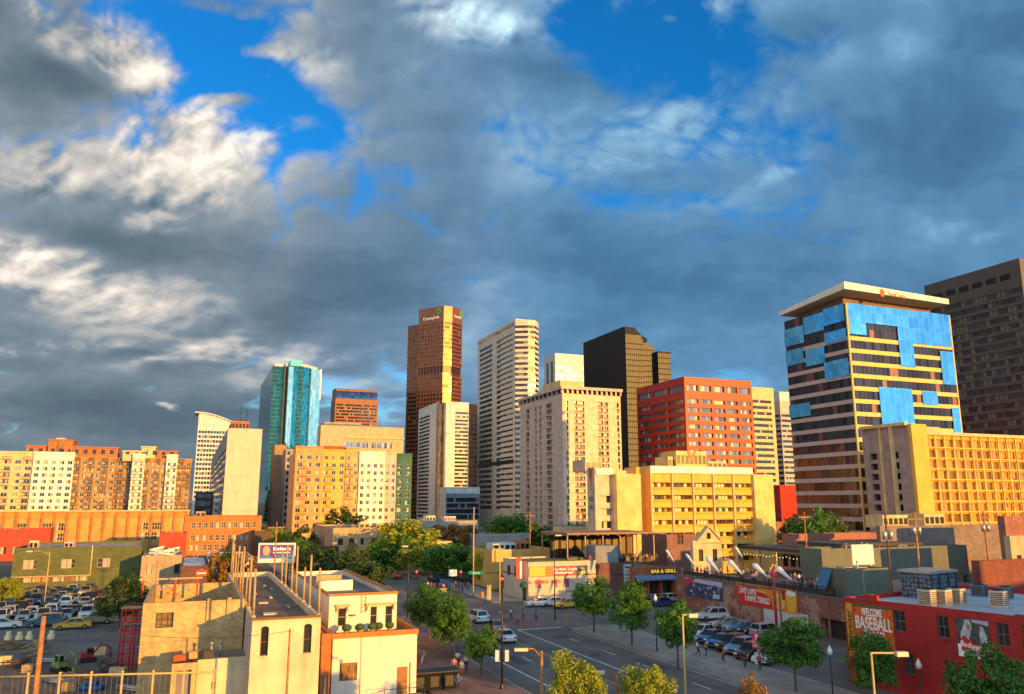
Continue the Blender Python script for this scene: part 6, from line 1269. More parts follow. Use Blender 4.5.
def make_car(kind):
    hull, cab, W_ = KINDS[kind]; h = W_/2
    root = empty('parked_car', (0, 0, 0)); xl, xr = hull[1][0], hull[-2][0]
    mb = MB(); n = len(hull)
    sec = lambda y, e: [(x*(1-e*.02), y, z-(e*.03 if z > .5 else 0)) for x, z in hull]
    rings = [sec(-h*.93, 1), sec(-h, 0), sec(h, 0), sec(h*.93, 1)]
    # inner low edges
    for a, b2 in zip(rings, rings[1:]):
        for k in range(n): mb.quad(a[k], a[(k+1) % n], b2[(k+1) % n], b2[k])
    mb.poly(rings[0][::-1]); mb.poly(rings[-1])
    ti = .17
    cy = [h*.93, h*.93-ti, h*.93-ti, h*.93]
    L_s = [(x, -y, z) for (x, z), y in zip(cab, cy)]; R_s = [(x, y, z) for (x, z), y in zip(cab, cy)]
    mb.poly(L_s[::-1]); mb.poly(R_s)
    for k in range(3): mb.quad(L_s[k], L_s[k+1], R_s[k+1], R_s[k])
    for sx in (-1, 1):
        for wx_ in (hull[1][0]+.80, hull[-2][0]-.82):
            mb.prism([(0, 0)], 0, 0) if False else None
    mb.box(xl+.02, xl+.1, -h*.8, h*.8, .38, .5)
    body = mb.build('body', [CP], root); bevel(body, .05, 2)
    def inset(q, f, off):
        c = sum((Vector(p) for p in q), Vector())/len(q); nrm = (Vector(q[1])-Vector(q[0])).cross(Vector(q[2])-Vector(q[1])).normalized()
        if nrm.dot(c-Vector((0, 0, .9))) < 0: nrm = -nrm
        return [c+(Vector(p)-c)*f+nrm*off for p in q]
    mb = MB(); mb.poly(inset([L_s[2], L_s[3], R_s[3], R_s[2]], .90, .012)); mb.build('windscreen', [CG], root)
    mb = MB(); mb.poly(inset([L_s[0], L_s[1], R_s[1], R_s[0]], .86, .012)); mb.build('rear_window', [CG], root)
    for S in (L_s, R_s):
        mb = MB(); q = inset(S, .88, .012); m1 = (q[0]+q[3])/2; m2 = (q[1]+q[2])/2; e = (q[3]-q[0])*.012
        mb.poly([q[0], q[1], m2-e, m1-e]); mb.poly([m1+e, m2+e, q[2], q[3]]); mb.build('side_window', [CG], root)
    zw = .34 if kind in ('suv', 'pickup') else .31
    for sx in (-1, 1):
        for wx_ in (hull[1][0]+.82, hull[-2][0]-.82):
            mb = MB(); mb.tube((0, -.11, 0), (0, .11, 0), zw, zw, 14); wh = mb.build('wheel', [TY], root, (wx_, sx*(h-.08), zw))
            mb = MB(); mb.tube((0, -.02*sx, 0), (0, .125*sx, 0), zw*.62, zw*.55, 10); mb.build('rim', [RM], wh)
        z_ = hull[-2][1]; mb = MB(); mb.box(-.03, .05, -.2, .2, -.09, .07); mb.build('headlight', [HLm], root, (hull[-2][0]-.0, sx*h*.72, z_-.03))
        z_ = hull[1][1]; mb = MB(); mb.box(-.05, .02, -.14, .14, -.12, .1); mb.build('taillight', [TLm], root, (hull[1][0]-.0, sx*h*.78, z_))
    if kind == 'pickup': mb = MB(); mb.box(-2.6, -.95, -h*.82, h*.82, 1.045, 1.06); mb.build('cargo_bed', [BLK], root)
    mb = MB(); mb.box(xr-.02, xr+.03, -h*.45, h*.45, .45, .68); mb.build('grille', [BLK], root)
    return root
PROTO = {k: make_car(k) for k in KINDS}; USED = set()
CC = {'white': (.70, .70, .70), 'silver': (.38, .40, .42), 'black': (.012, .012, .014), 'grey': (.12, .12, .13), 'blue': (.02, .07, .22), 'pale blue': (.15, .28, .45), 'red': (.35, .015, .02), 'green': (.03, .07, .04), 'gold': (.35, .27, .15), 'yellow': (.75, .42, .02), 'teal': (.04, .12, .15), 'maroon': (.10, .02, .025), 'beige': (.40, .35, .27)}
def car(kind, col, pos, ang, label, group, name='parked_car', z=.03):
    c = PROTO[kind] if kind not in USED else copy_tree(PROTO[kind]); USED.add(kind)
    c.name = name; c.location = (pos[0], pos[1], z); c.rotation_euler = (0, 0, ang); sp(c, label, 'car', group)
    for ch in c.children:
        if ch.name.startswith('body'): ch.color = (*CC[col], 1)
    return c
WORDS = {'sedan': 'saloon car', 'suv': 'tall estate car', 'hatch': 'hatchback', 'pickup': 'pickup truck'}
rc = random.Random(12)
# right-hand lot: from the picture, position px on ground, heading
aB = GA; aA = GA+math.pi/2
for (px, py, kind, col, ang, lab) in [(712, 620, 'suv', 'white', aB+math.pi*.97, 'long white estate car nearest the brick wall, beside the navy banner'), (727, 628, 'sedan', 'beige', aB+math.pi-.2, 'beige saloon car right of the long white estate car'), (741, 632, 'sedan', 'pale blue', aB+math.pi-.2, 'pale blue saloon car under the red end of the orange banner'), (755, 634, 'hatch', 'black', aB+math.pi, 'black hatchback in the back row before the white painted wall'), (768, 637, 'suv', 'silver', aB+.1, 'silver blue estate car beside the red post'),
      (702, 637, 'hatch', 'white', aB-2.75, 'white hatchback half hidden by the street tree'), (711, 642, 'sedan', 'blue', aB-2.75, 'bright blue saloon car in the front row of the right lot'), (722, 646.5, 'sedan', 'blue', aB-2.75, 'second blue saloon car in the front row of the right lot'), (733, 650, 'suv', 'black', aB-2.75, 'black estate car in the middle of the front row'), (742, 653.5, 'suv', 'pale blue', aB-2.75, 'pale blue estate car left of the small pink parking sign'), (752, 659, 'suv', 'maroon', aB-2.75, 'maroon estate car behind the small pink parking sign'), (768, 663, 'hatch', 'white', aB-2.75, 'white hatchback half hidden by the large street tree')]:
    car(kind, col, ground(px, py), ang, lab, 'cars parked in the right-hand lot')
# left lot: rows of cars facing the camera
cols = ['silver', 'white', 'grey', 'blue', 'black', 'silver', 'pale blue', 'white', 'red', 'green', 'teal', 'beige', 'maroon', 'grey']
row_v = [138, 143.4, 148.8, 154.2, 159.6, 165, 170.4, 175.8]; rn = ['front', 'second', 'third', 'fourth', 'fifth', 'sixth', 'seventh', 'rearmost']
for r_, v in enumerate(row_v):
    us = [-68+k*2.75+rc.uniform(-.12, .12)+r_*.3 for k in range(22)]
    us = [u for u in us if 0-20 < (lambda p: 512+p.x/p.y*F)(gp(u, v)) < 118]
    k = 0
    for u in us:
        if rc.random() < .05 or k > 15: continue
        kd = rc.choice(['sedan', 'sedan', 'suv', 'suv', 'hatch', 'pickup']); cl = rc.choice(cols)
        car(kd, cl, gp(u, v+rc.uniform(-.3, .3)), aA+(math.pi if r_ % 2 else 0)+math.pi, f'{cl} {WORDS[kd]}, {nn[k]} from left in {rn[r_]} row of left car park', 'cars packed into the left car park'); k += 1
car('sedan', 'yellow', ground(72, 629), aB+math.pi+.05, 'yellow taxi stopped on the road before the left car park', 'cars on the road by the left car park', 'taxi'); car('suv', 'teal', ground(45, 626.5), aB+math.pi, 'teal estate car left of the yellow taxi', 'cars on the road by the left car park'); car('suv', 'gold', ground(95, 624), aB+math.pi, 'gold estate car right of the yellow taxi', 'cars on the road by the left car park')
car('sedan', 'white', ground(2, 629), aB+.1, 'sunlit white saloon car at the left edge of the picture', 'cars on the road by the left car park')
car('sedan', 'white', ground(539, 606.5), aB+math.pi, 'white saloon car parked at the foot of the corner bar', 'cars beside the corner bar'); car('sedan', 'white', ground(552, 606), aB+math.pi, 'second white car beside the corner bar, behind the first', 'cars beside the corner bar'); car('hatch', 'yellow', ground(566, 608), aB+math.pi, 'yellow cab half hidden by the street tree at the corner bar', 'cars beside the corner bar', 'taxi')
car('suv', 'white', ground(477, 622), aA+.05, 'white van-like car waiting in the red crossing', 'cars moving through the junction', 'moving_car'); car('hatch', 'blue', ground(495, 631), aA-.1, 'blue hatchback leaving the junction', 'cars moving through the junction', 'moving_car'); car('sedan', 'white', ground(504, 641), aA-.05, 'white saloon car nearest on the road, left lane', 'cars moving through the junction', 'moving_car')
car('hatch', 'red', ground(396, 579), aA, 'small red car far up the avenue at the left kerb', 'cars far up the avenue', 'moving_car'); car('sedan', 'black', ground(434, 582), aA, 'black saloon car parked under the dark avenue trees', 'cars far up the avenue')
for k, (px, py, c) in enumerate([(646, 606, 'yellow'), (656, 603, 'pale blue'), (664, 606, 'blue'), (672, 602, 'white')]): car('hatch', c, ground(px, py), aB+.2, f'{c} hatchback under the blue restaurant awning', 'cars before the blue awning')
for k, (px, py, c) in enumerate([(5, 571, 'white'), (-2, 563, 'black')]): car('sedan', c, ground(px, 590-k*3), aB, f'{c} saloon car left of the green warehouse', 'cars left of the green warehouse')
for kd, pr in PROTO.items():
    if kd not in USED: bpy.data.objects.remove(pr)
# ================================================================== people
def skinmesh(pts, edges, rad, name, mat, sub=1):
    me = bpy.data.meshes.new(name); me.from_pydata(pts, edges, []); o = bpy.data.objects.new('tmp', me); COL.objects.link(o)
    sk = o.modifiers.new('s', 'SKIN'); sk.use_smooth_shade = True
    if not me.skin_vertices: me.skin_vertices.new() if hasattr(me.skin_vertices, 'new') else None
    bpy.context.view_layer.objects.active = o
    if not me.skin_vertices:
        bm = bmesh.new(); bm.from_mesh(me); bm.verts.layers.skin.verify(); bm.to_mesh(me); bm.free()
    for sv, r in zip(me.skin_vertices[0].data, rad): sv.radius = (r, r)
    me.skin_vertices[0].data[0].use_root = True
    s = o.modifiers.new('u', 'SUBSURF'); s.levels = sub; s.render_levels = sub
    dg = bpy.context.evaluated_depsgraph_get(); m2 = bpy.data.meshes.new_from_object(o.evaluated_get(dg)); bpy.data.objects.remove(o)
    m2.materials.clear(); m2.materials.append(mat); return m2
def objmat(name, rough=.8):
    m, t, bs = newmat(name); t.l.new(t.new('ShaderNodeObjectInfo').outputs['Color'], bs.inputs['Base Color']); bs.inputs['Roughness'].default_value = rough; return m
SKN = objmat('skin', .6); CLO = objmat('cloth', .9)
def person_proto(walk, arm):
    s = walk
    J = {'pel': (0, 0, .95), 'chest': (0, .02, 1.30), 'neck': (0, .01, 1.48), 'head': (0, -.02, 1.60), 'top': (0, -.01, 1.72),
         'hl': (-.10, 0, .90), 'kl': (-.11, -.10-s*.12, .50), 'al': (-.11, -s*.28+.04, .08), 'tl': (-.11, -s*.28-.12, .04), 'hr': (.10, 0, .90), 'kr': (.11, -.06+s*.05, .50), 'ar': (.11, s*.30+.02, .10), 'tr': (.11, s*.30-.13, .04),
         'sl': (-.19, .02, 1.40), 'el': (-.25, .05+s*.08, 1.12), 'wl': (-.25, -.05-arm*.18+s*.1, .90+arm*.3), 'ml': (-.24, -.10-arm*.2+s*.1, .82+arm*.34), 'sr': (.19, .02, 1.40), 'er': (.25, .04-s*.08, 1.12), 'wr': (.26, -.08-s*.15, .90), 'mr': (.25, -.12-s*.16, .82)}
    Rr = {'pel': .12, 'chest': .125, 'neck': .05, 'head': .088, 'top': .05, 'hl': .085, 'kl': .055, 'al': .038, 'tl': .03, 'hr': .085, 'kr': .055, 'ar': .038, 'tr': .03, 'sl': .05, 'el': .037, 'wl': .026, 'ml': .03, 'sr': .05, 'er': .037, 'wr': .026, 'mr': .03}
    E = [('pel', 'chest'), ('chest', 'neck'), ('neck', 'head'), ('head', 'top'), ('pel', 'hl'), ('hl', 'kl'), ('kl', 'al'), ('al', 'tl'), ('pel', 'hr'), ('hr', 'kr'), ('kr', 'ar'), ('ar', 'tr'), ('chest', 'sl'), ('sl', 'el'), ('el', 'wl'), ('wl', 'ml'), ('chest', 'sr'), ('sr', 'er'), ('er', 'wr'), ('wr', 'mr')]
    def mk(keys, E, name, mat, grow):
        ix = {k: i for i, k in enumerate(keys)}; return skinmesh([J[k] for k in keys], [(ix[a], ix[b]) for a, b in E if a in ix and b in ix], [Rr[k]+grow for k in keys], name, mat)
    body = mk(list(J), E, 'person', SKN, 0); shirt = mk(['pel', 'chest', 'sl', 'el', 'sr', 'er'], E, 'shirt', CLO, .022); tr = mk(['pel', 'hl', 'kl', 'al', 'hr', 'kr', 'ar'], E, 'trousers', CLO, .02)
    mb = MB(); mb.lathe([(.0, 1.755), (.07, 1.74), (.105, 1.68), (.10, 1.60), (.08, 1.585)], 10, 0, (0, .015)); hair = mb.mesh('hair', [CLO])
    return body, shirt, tr, hair
PP = [person_proto(1, 0), person_proto(0, 1), person_proto(.6, .4)]
SH = {'white': (.7, .7, .7), 'red': (.5, .03, .03), 'blue': (.05, .1, .35), 'black': (.02, .02, .02), 'grey': (.2, .2, .2), 'orange': (.65, .18, .02), 'purple': (.15, .04, .3), 'green': (.06, .18, .08), 'pink': (.6, .2, .25)}
def person(pos, ang, shirt, label, group, i=0, trou=(.04, .05, .09), hair=(.05, .03, .02)):
    me = PP[i % 3]; o = link('person', me[0], None, pos, ang); sp(o, label, 'person', group); o.color = (.42, .22, .14, 1)
    for m_, n_, c_ in ((me[1], 'shirt', SH[shirt]), (me[2], 'trousers', trou), (me[3], 'hair', hair)): c = link(n_, m_, o); c.color = (*c_, 1)
    return o
PVG = 'people walking on the pavements'
for k, (px, py, s, a, lab) in enumerate([(457.5, 668, 'white', .3, 'person in a white shirt, farther left in the group by the street trees'), (466, 672, 'white', .5, 'person in a white shirt at the kerb side of the group by the trees'), (454, 675, 'pink', .2, 'person in a pink shirt nearest the black bin enclosure'), (461, 678, 'grey', .1, 'person in a grey shirt walking behind the group by the trees'), (458, 693, 'blue', 2.9, 'person in a blue shirt at the bottom edge beside the black bin enclosure'),
      (511, 619, 'white', 1.6, 'person in white crossing the red junction, leftmost'), (517, 624, 'blue', 1.5, 'person in blue crossing the red junction'), (523, 620, 'grey', 1.4, 'person in grey crossing the red junction, behind the others'), (536, 621, 'purple', 1.7, 'person in purple crossing near the stop line'), (698, 656, 'white', 1.2, 'person in white on the pavement before the right lot'), (706, 657, 'orange', 1.3, 'person in an orange shirt on the pavement before the right lot'), (724, 663, 'orange', -1.8, 'person in an orange shirt nearer the small pink sign'), (745, 668, 'black', 0, 'person dressed in black standing left of the small pink sign'), (760, 671, 'red', .3, 'person in a red shirt beside the small pink sign post')]):
    p = ground(px, py, .15); u_, v_ = guv(p); p.z = .145 if (u_ < 29.5 or u_ > 49.6) and v_ < 102 else .02
    if u_ > 57.2: p.z = .025
    person(p, a, s, lab, PVG, k)
cr = random.Random(3); snames = list(SH)
for k in range(14):
    p = ground(428+k*3.1, 590+(k % 3)*1.2); person((p.x, p.y, .15 if guv(p)[0] > 49.6 else .02), cr.uniform(0, 6), snames[k % 9], f'{snames[k % 9]}-shirted person, {nn[k]} from the left in the crowd beyond the junction', 'dim crowd beyond the junction', k)
for k in range(48):
    y = 20+k*.68; x = cr.uniform(.9, 9); s = snames[cr.randrange(9)]
    person(onb(TB, x, y, TB.h+.01), cr.uniform(0, 6), s, f'{s}-shirted person in the terrace crowd, number {k+1} from the near end', 'crowd on the roof terrace', k)
for k in range(16):
    x = .5+k*.95; person(onb(BR, x-1.5, .7+(k % 3)*.5, BR.h-.28), cr.uniform(0, 6), snames[(k*4+1) % 9], f'{snames[(k*4+1) % 9]}-shirted person on the restaurant roof patio, {nn[k]} from the left', 'guests on the restaurant roof patio', k)
# ================================================================== poles, lamps, signals, signs
def wirepole(px, yt, Y, col, label, yb=None, r=.15, arm=True, extra=False):
    p = at(px, yt, Y); base = Vector((p.x, Y, 0)); h = p.z; root = empty('utility_pole', base, GA, label, 'utility pole', 'wooden utility poles')
    mb = MB(); mb.tube((0, 0, 0), (0, 0, h), r, r*.7, 8); mb.build('pole', [col], root)
    if arm:
        mb = MB(); mb.box(-1.2, 1.2, -.06, .06, h-.9, h-.75); 
        for x in (-1.1, -.5, .5, 1.1): mb.tube((x, 0, h-.75), (x, 0, h-.55), .05)
        mb.build('crossarm', [col], root)
    if extra:
        for x in (-.42, .42): mb = MB(); mb.lathe([(0, h-2.6), (.24, h-2.6), (.26, h-1.8), (.1, h-1.7), (0, h-1.7)], 10, 0, (x, -.1)); mb.build('transformer', [GALV], root)
    return root
OWD = plain('orange_lit_wood', (.34, .15, .05), .8, var=.2)
wirepole(44, 616, 52, OWD, 'thick brown wooden pole at the lower left, before the construction yard', r=.2, arm=False); wirepole(290, 629, 58, OWD, 'brown wooden pole before the narrow cream building front', r=.1, arm=False)
wirepole(885, 514, 84, WOODD, 'dark utility pole rising behind the red building, left of the cooling tower', r=.14, arm=False, extra=True); wirepole(914, 512, 96, OWD, 'orange-brown utility pole with transformers just behind the cooling tower', r=.16, extra=True); wirepole(983, 511, 104, OWD, 'orange-brown utility pole with crossarm before the rose brick block', r=.17, extra=True)
wirepole(277, 522, 120, OWD, 'brown utility pole with crossarm standing before the wide billboard', r=.12); wirepole(474, 507, 150, YLM, 'tall thin sunlit pole before the grey flat-roofed building', r=.13, arm=False); wirepole(530, 512, 185, OWD, 'brown utility pole with crossarm before the pinkish flats', r=.14); wirepole(583, 511, 190, OWD, 'brown utility pole with crossarm before the V emblem building', r=.14); wirepole(804, 512, 130, OWD, 'brown utility pole with crossarm left of the striped glass tower foot', r=.12)
wirepole(159, 560, 92, WOOD, 'pale wooden pole beside the open red steel frame', r=.2, arm=False); wirepole(207, 578, 84, WOODD, 'thin dark pole beside the shaded brick corner', r=.06, arm=False)
def streetlamp(px, yb, yt, Y, hx_, label, col, r=.09, arm=1.6, kind='cobra', group='street lamps'):
    p = at(px, yt, Y) if Y else None
    base = ground(px, yb) if Y is None else Vector((p.x, Y, 0)); h = at(px, yt, base.y).z
    root = empty('street_lamp', base, 0, label, 'street lamp', group)
    mb = MB(); mb.tube((0, 0, 0), (0, 0, h), r, r*.75, 8); mb.lathe([(r*2, 0), (r*2, .25), (r*1.1, .45)], 8); mb.build('pole', [col], root)
    if kind == 'cobra':
        mb = MB(); mb.path([(0, 0, h-.4), (hx_*arm*.5, 0, h+.15), (hx_*arm, 0, h+.1)], .045); mb.build('arm', [col], root)
        mb = MB(); mb.prism([(-.42, -.13), (.42, -.17), (.5, 0), (.42, .17), (-.42, .13)], -.1, .08); o = mb.build('lamp_head', [plain('lamp_head_cream', (.75, .62, .40), .4)], root, (hx_*(arm+.3), 0, h+.1))
    elif kind == 'box':
        mb = MB(); mb.box(0, hx_*arm, -.05, .05, h-.1, h) if hx_ > 0 else mb.box(hx_*arm, 0, -.05, .05, h-.1, h); mb.build('arm', [col], root)
        mb = MB(); mb.box(-.35, .35, -.2, .2, -.25, .02); mb.build('lamp_head', [plain('lamp_head_cream', (.75, .62, .40), .4)], root, (hx_*arm, 0, h))
    elif kind == 'acorn':
        mb = MB(); mb.lathe([(.08, h), (.2, h+.1), (.24, h+.35), (.12, h+.6), (.03, h+.75), (0, h+.8)], 10); mb.build('lamp_head', [plain('frosted_glass', (.6, .6, .58), .3)], root)
    return root
streetlamp(682.5, 700, 614, 66, 1, 'yellow-lit lamp post with a square head, in front of the right-hand pavement', YLM, .1, .85, 'box'); streetlamp(541.5, 720, 651, 56, -1, 'short orange-lit lamp post whose arm points left over the road', OWD, .13, 1.1); streetlamp(616.5, 720, 674, 52, -1, 'orange-lit lamp post with a white curved head between the two yellow trees', OWD, .14, .9)
streetlamp(50, 690, 552, 130, -1, 'lamp post with a long arm left of the green warehouse', YLM, .1, 3); streetlamp(657, 652, 601, None, 1, 'slim black lamp post with pale globe between street trees on the right pavement', BLK, .07, 1, 'acorn'); streetlamp(919, 700, 669, 66, 1, 'slim black lamp post with pale globe before the red wall', BLK, .07, 1, 'acorn'); streetlamp(830, 699, 655, 70, 1, 'slim black lamp post right of the large street tree', BLK, .07, 1, 'acorn')
streetlamp(871, 720, 652, 52, 1, 'yellow traffic pole with arm and curved lamp before the red building', YLM, .09, 1.9, 'box'); streetlamp(409, 640, 547, 120, -1, 'dark lamp post with small banner behind the white building', BLK, .09, .3); streetlamp(555, 620, 536, None, 1, 'tall black pole standing at the junction kerb before the corner bar', BLK, .09, .3)
# the mast at the near left kerb with its twin signs
root = empty('signal_pole', ground(502, 689, .13), 0, 'tall black pole with white twin signs at the near left kerb', 'traffic pole', 'traffic poles'); hP = at(502, 576, root.location.y).z
mb = MB(); mb.tube((0, 0, 0), (0, 0, hP), .10, .07, 8); mb.lathe([(.22, 0), (.22, .3), (.12, .5)], 8); mb.build('pole', [BLK], root)
for x in (-.45, .45): mb = MB(); mb.box(x-.18, x+.18, -.05, .0, 2.4, 3.4); mb.build('sign', [plain('sign_back', (.6, .6, .58), .5)], root)
mb = MB(); mb.box(-.17, .17, -.25, -.08, hP-1.2, hP-.1); s_ = mb.build('signal_head', [BLK], root)
RED = plain('signal_red', (.8, .02, .02), .3, emit=(1, .03, .02), es=4); 
mb = MB(); mb.tube((0, -.27, hP-.35), (0, -.25, hP-.35), .12); mb.build('lamp', [RED], s_)
def signal(px, py, Y, x1px, label, arms):
    base = Vector((at(px, py, Y).x, Y, 0)); h = at(px, py, Y).z; root = empty('traffic_signal', base, 0, label, 'traffic signal', 'traffic signals on mast arms')
    mb = MB(); mb.tube((0, 0, 0), (0, 0, h+.3), .12, .1, 8); mb.build('pole', [BLK], root); L = at(x1px, py, Y).x-base.x
    mb = MB(); mb.tube((0, 0, h), (L, 0, h), .09, .06, 8); mb.build('arm', [BLK], root)
    for (q, k) in arms:
        x = at(q, py, Y).x-base.x
        if k == 'red': mb = MB(); mb.box(x-.2, x+.2, -.3, -.1, h-.75, h+.45); hd = mb.build('signal_head', [BLK], root); mb = MB(); mb.tube((x, -.34, h+.22), (x, -.305, h+.22), .17, .17, 12); mb.build('lamp', [RED], hd)
        elif k == 'green_sign': mb = MB(); mb.box(x-1.2, x+1.2, -.14, -.1, h-.25, h+.3); g_ = mb.build('street_sign', [plain('street_sign_green', (.01, .22, .13), .4)], root); letters('20th St', .42, WSIGN, g_, (x, -.16, h), ROTF['front'], .005)
        elif k == 'white_sign': mb = MB(); mb.box(x-.65, x+.65, -.14, -.1, h-.5, h+.55); g_ = mb.build('sign', [WSIGN], root); mb = MB(); mb.tube((x-.25, -.15, h-.2), (x+.2, -.15, h+.25), .05); mb.build('arrow', [BLK], g_)
        elif k == 'boards': mb = MB(); mb.box(x-1.0, x+1.0, -.14, -.1, h-.3, h+.3); mb.build('sign', [plain('tan_sign', (.6, .42, .2), .5)], root)
signal(500, 573, 136, 414, 'mast arm traffic signal across the junction with two red lights and green street sign', [(417, 'red'), (461, 'red'), (453, 'white_sign'), (476, 'green_sign')])
signal(462.5, 590, 140, 428, 'low mast arm with tan and white boards beyond the junction', [(434, 'boards'), (441, 'boards')])
signal(388, 545, 230, 330, 'distant mast arm traffic signal with green sign before the tan building', [(332, 'red'), (345, 'red'), (338, 'white_sign'), (351, 'green_sign')])
streetlamp(500, 720, 545, 128, -1, 'thin sunlit post rising above the mast arm at the junction', YLM, .1, .4)
# red post and small pink parking sign
p = ground(777.5, 640); root = empty('red_post', (p.x, p.y, 0), 0, 'tall bright red steel post standing in the right lot before the orange banner', 'post'); h = at(777.5, 568, p.y).z
mb = MB(); mb.tube((0, 0, 0), (0, 0, h), .17, .15, 10); mb.build('post', [plain('crimson_paint', (.45, .01, .03), .5)], root); mb = MB(); mb.lathe([(.2, h), (.2, h+.06), (0, h+.1)], 10); mb.build('cap', [BLK], root)
p = ground(758.5, 670); root = empty('parking_sign', (p.x, p.y, .02), -.3, 'small pink parking sign on a thin post among the parked cars', 'sign')
mb = MB(); mb.box(-.04, .04, -.04, .04, 0, 3.5); mb.build('post', [GALV], root); mb = MB(); mb.box(-.48, .48, -.09, -.042, 2.1, 3.6); s_ = mb.build('sign_panel', [plain('sign_magenta', (.60, .03, .10), .5)], root); letters('P', .65, WSIGN, s_, (0, -.1, 3.2), ROTF['front'], .005, bold=.02); letters('PARK', .36, WSIGN, s_, (0, -.1, 2.72), ROTF['front'], .005); letters('HERE', .36, WSIGN, s_, (0, -.1, 2.38), ROTF['front'], .005)
mb = MB(); mb.box(-.3, .3, -.08, -.042, .6, 1.7); mb.build('lower_panel', [plain('pale_panel', (.55, .5, .5), .5)], root)
# bins, enclosure, hydrant, cones, benches
p = ground(432, 690); root = empty('bin_enclosure', (p.x, p.y, .13), GA, 'black bin enclosure on the brick pavement beside the white building', 'bin enclosure')
mb = MB(); mb.box(-2.2, 2.4, -.8, .8, 0, 1.5); mb.build('housing', [plain('dark_green_metal', (.005, .006, .006), 1.0)], root); mb = MB(); mb.box(-2.3, 2.5, -.9, .9, 1.5, 1.6); mb.build('lid', [BLK], root)
for x in (-1.4, 0, 1.4): mb = MB(); mb.box(x-.4, x+.4, -.86, -.81, .3, 1.2); mb.build('door', [BLK], root)
p = ground(566, 622); mb = MB(); mb.lathe([(.16, 0), (.14, .1), (.12, .55), (.17, .6), (.12, .78), (0, .86)], 10); mb.tube((-.22, 0, .45), (.22, 0, .45), .06); o = mb.build('fire_hydrant', [plain('hydrant_orange', (.55, .18, .03), .5)], None, (p.x, p.y, .13)); sp(o, 'orange fire hydrant at the junction kerb before the corner bar', 'hydrant')
p = ground(482, 598); mb = MB(); mb.lathe([(.3, 0), (.34, .8), (.2, .95), (0, .95)], 12); o = mb.build('litter_bin', [plain('bin_orange', (.6, .15, .02), .5)], None, (p.x, p.y, .13)); sp(o, 'round orange litter bin left of the corner bar door', 'bin')
p = ground(489, 600); mb = MB(); mb.box(-.35, .35, -.35, .35, 0, 2.3); mb.box(-.42, .42, -.42, .42, 2.3, 2.42); o = mb.build('advertising_pillar', [CREAM], None, (p.x, p.y, .13)); sp(o, 'square cream pillar beside the orange litter bin', 'pillar')
for k, (px, py) in enumerate([(442, 586), (447, 587)]): p = ground(px, 585+k); mb = MB(); mb.box(-.4, .4, -.3, .3, 0, 1.1); mb.box(-.3, .3, -.33, -.3, .2, .8); o = mb.build('newspaper_box', [plain('box_blue', (.02, .18, .5), .4)], None, (p.x, p.y, .13)); sp(o, ['left', 'right'][k]+' one of two bright blue newspaper boxes up the avenue', 'newspaper box', 'blue newspaper boxes')
# bike rails by the white building
t = empty('pavement_railing', ground(424, 664, .13), GA+1.2, 'curved grey pavement railing beside the white building', 'railing')
mb = MB(); mb.path([(-2.6, 0, 1.1), (-1, .0, 1.1), (1.2, .2, 1.1), (2.4, .8, 1.0), (2.8, 1.4, 0)], .03)
for k in range(8): mb.tube((-2.6+k*.6, .03*k*.5, 0), (-2.6+k*.6, .03*k*.5, 1.1), .02)
mb.build('rail', [GALV], t)
# fence along the lower left and yard machinery
t = empty('pipe_fence', at(-5, 690, 56)*1.0, 0, 'tan pipe fence with wire mesh along the bottom left corner', 'fence'); t.location.z = 0; zf = at(0, 677, 56).z
L = at(205, 690, 56).x-t.location.x
mb = MB(); mb.tube((0, 0, zf), (L, 1.5, zf), .07); mb.tube((0, 0, zf-1.9), (L, 1.5, zf-1.9), .05); mb.build('rail', [YLM], t)
for k in range(8): mb = MB(); mb.tube((L*k/7, 1.5*k/7, 0), (L*k/7, 1.5*k/7, zf+.12), .08); mb.lathe([(.1, zf+.12), (.1, zf+.2), (0, zf+.26)], 8, 0, (L*k/7, 1.5*k/7)); mb.build('post', [YLM], t)
mb = MB()
for k in range(int(L/.35)): mb.tube((k*.35, 1.5*k*.35/L, .3), (k*.35, 1.5*k*.35/L, zf), .006, n=4, cap=False)
for k in range(5): mb.tube((0, 0, .4+k*.42), (L, 1.5, .4+k*.42), .006, n=4, cap=False)
mb.build('mesh', [GALV], t, kind='stuff')
def machine(px, py, m, label, s=1.0, rz=0.0):
    p = ground(px, py); root = empty('excavator', (p.x, p.y, .02), rz, label, 'excavator', 'small machines in the yard'); root.scale = (s, s, s)
    for y in (-.75, .75): mb = MB(); mb.prism([(-1.2, .0), (-1.0, -.0), (1.2, 0), (1.4, .0)], 0, 0) if False else mb.box(-1.4, 1.4, y-.22, y+.22, .05, .6); o = mb.build('track', [TY], root); bevel(o, .2, 3)
    mb = MB(); mb.box(-1.3, .9, -.8, .8, .7, 1.3); mb.box(-1.3, -.5, -.8, .8, 1.3, 1.7); o = mb.build('body', [m], root); bevel(o, .08)
    mb = MB(); mb.box(-.4, .7, -.75, .1, 1.3, 2.5); cb = mb.build('cab', [m], root); bevel(cb, .08); mb = MB(); mb.box(-.3, .6, -.78, -.755, 1.6, 2.35); mb.box(.705, .73, -.6, -.05, 1.6, 2.35); mb.build('window', [CG], cb)
    mb = MB(); mb.path([(.7, .4, 1.3), (2.0, .4, 3.0), (3.4, .4, 2.2), (3.6, .4, .9)], .14); mb.build('boom', [m], root); mb = MB(); mb.prism([(3.2, .1), (3.9, .1), (3.9, .7), (3.2, .7)], .4, .95); mb.build('bucket', [m], root)
machine(60, 672, plain('machine_lime', (.22, .26, .07), .7, var=.3), 'lime green small excavator in the yard behind the thick wooden pole', .68, -.6); machine(88, 662, plain('machine_red', (.32, .02, .015), .7, var=.3), 'red small excavator in the yard before the shoring tower', .6, .5)
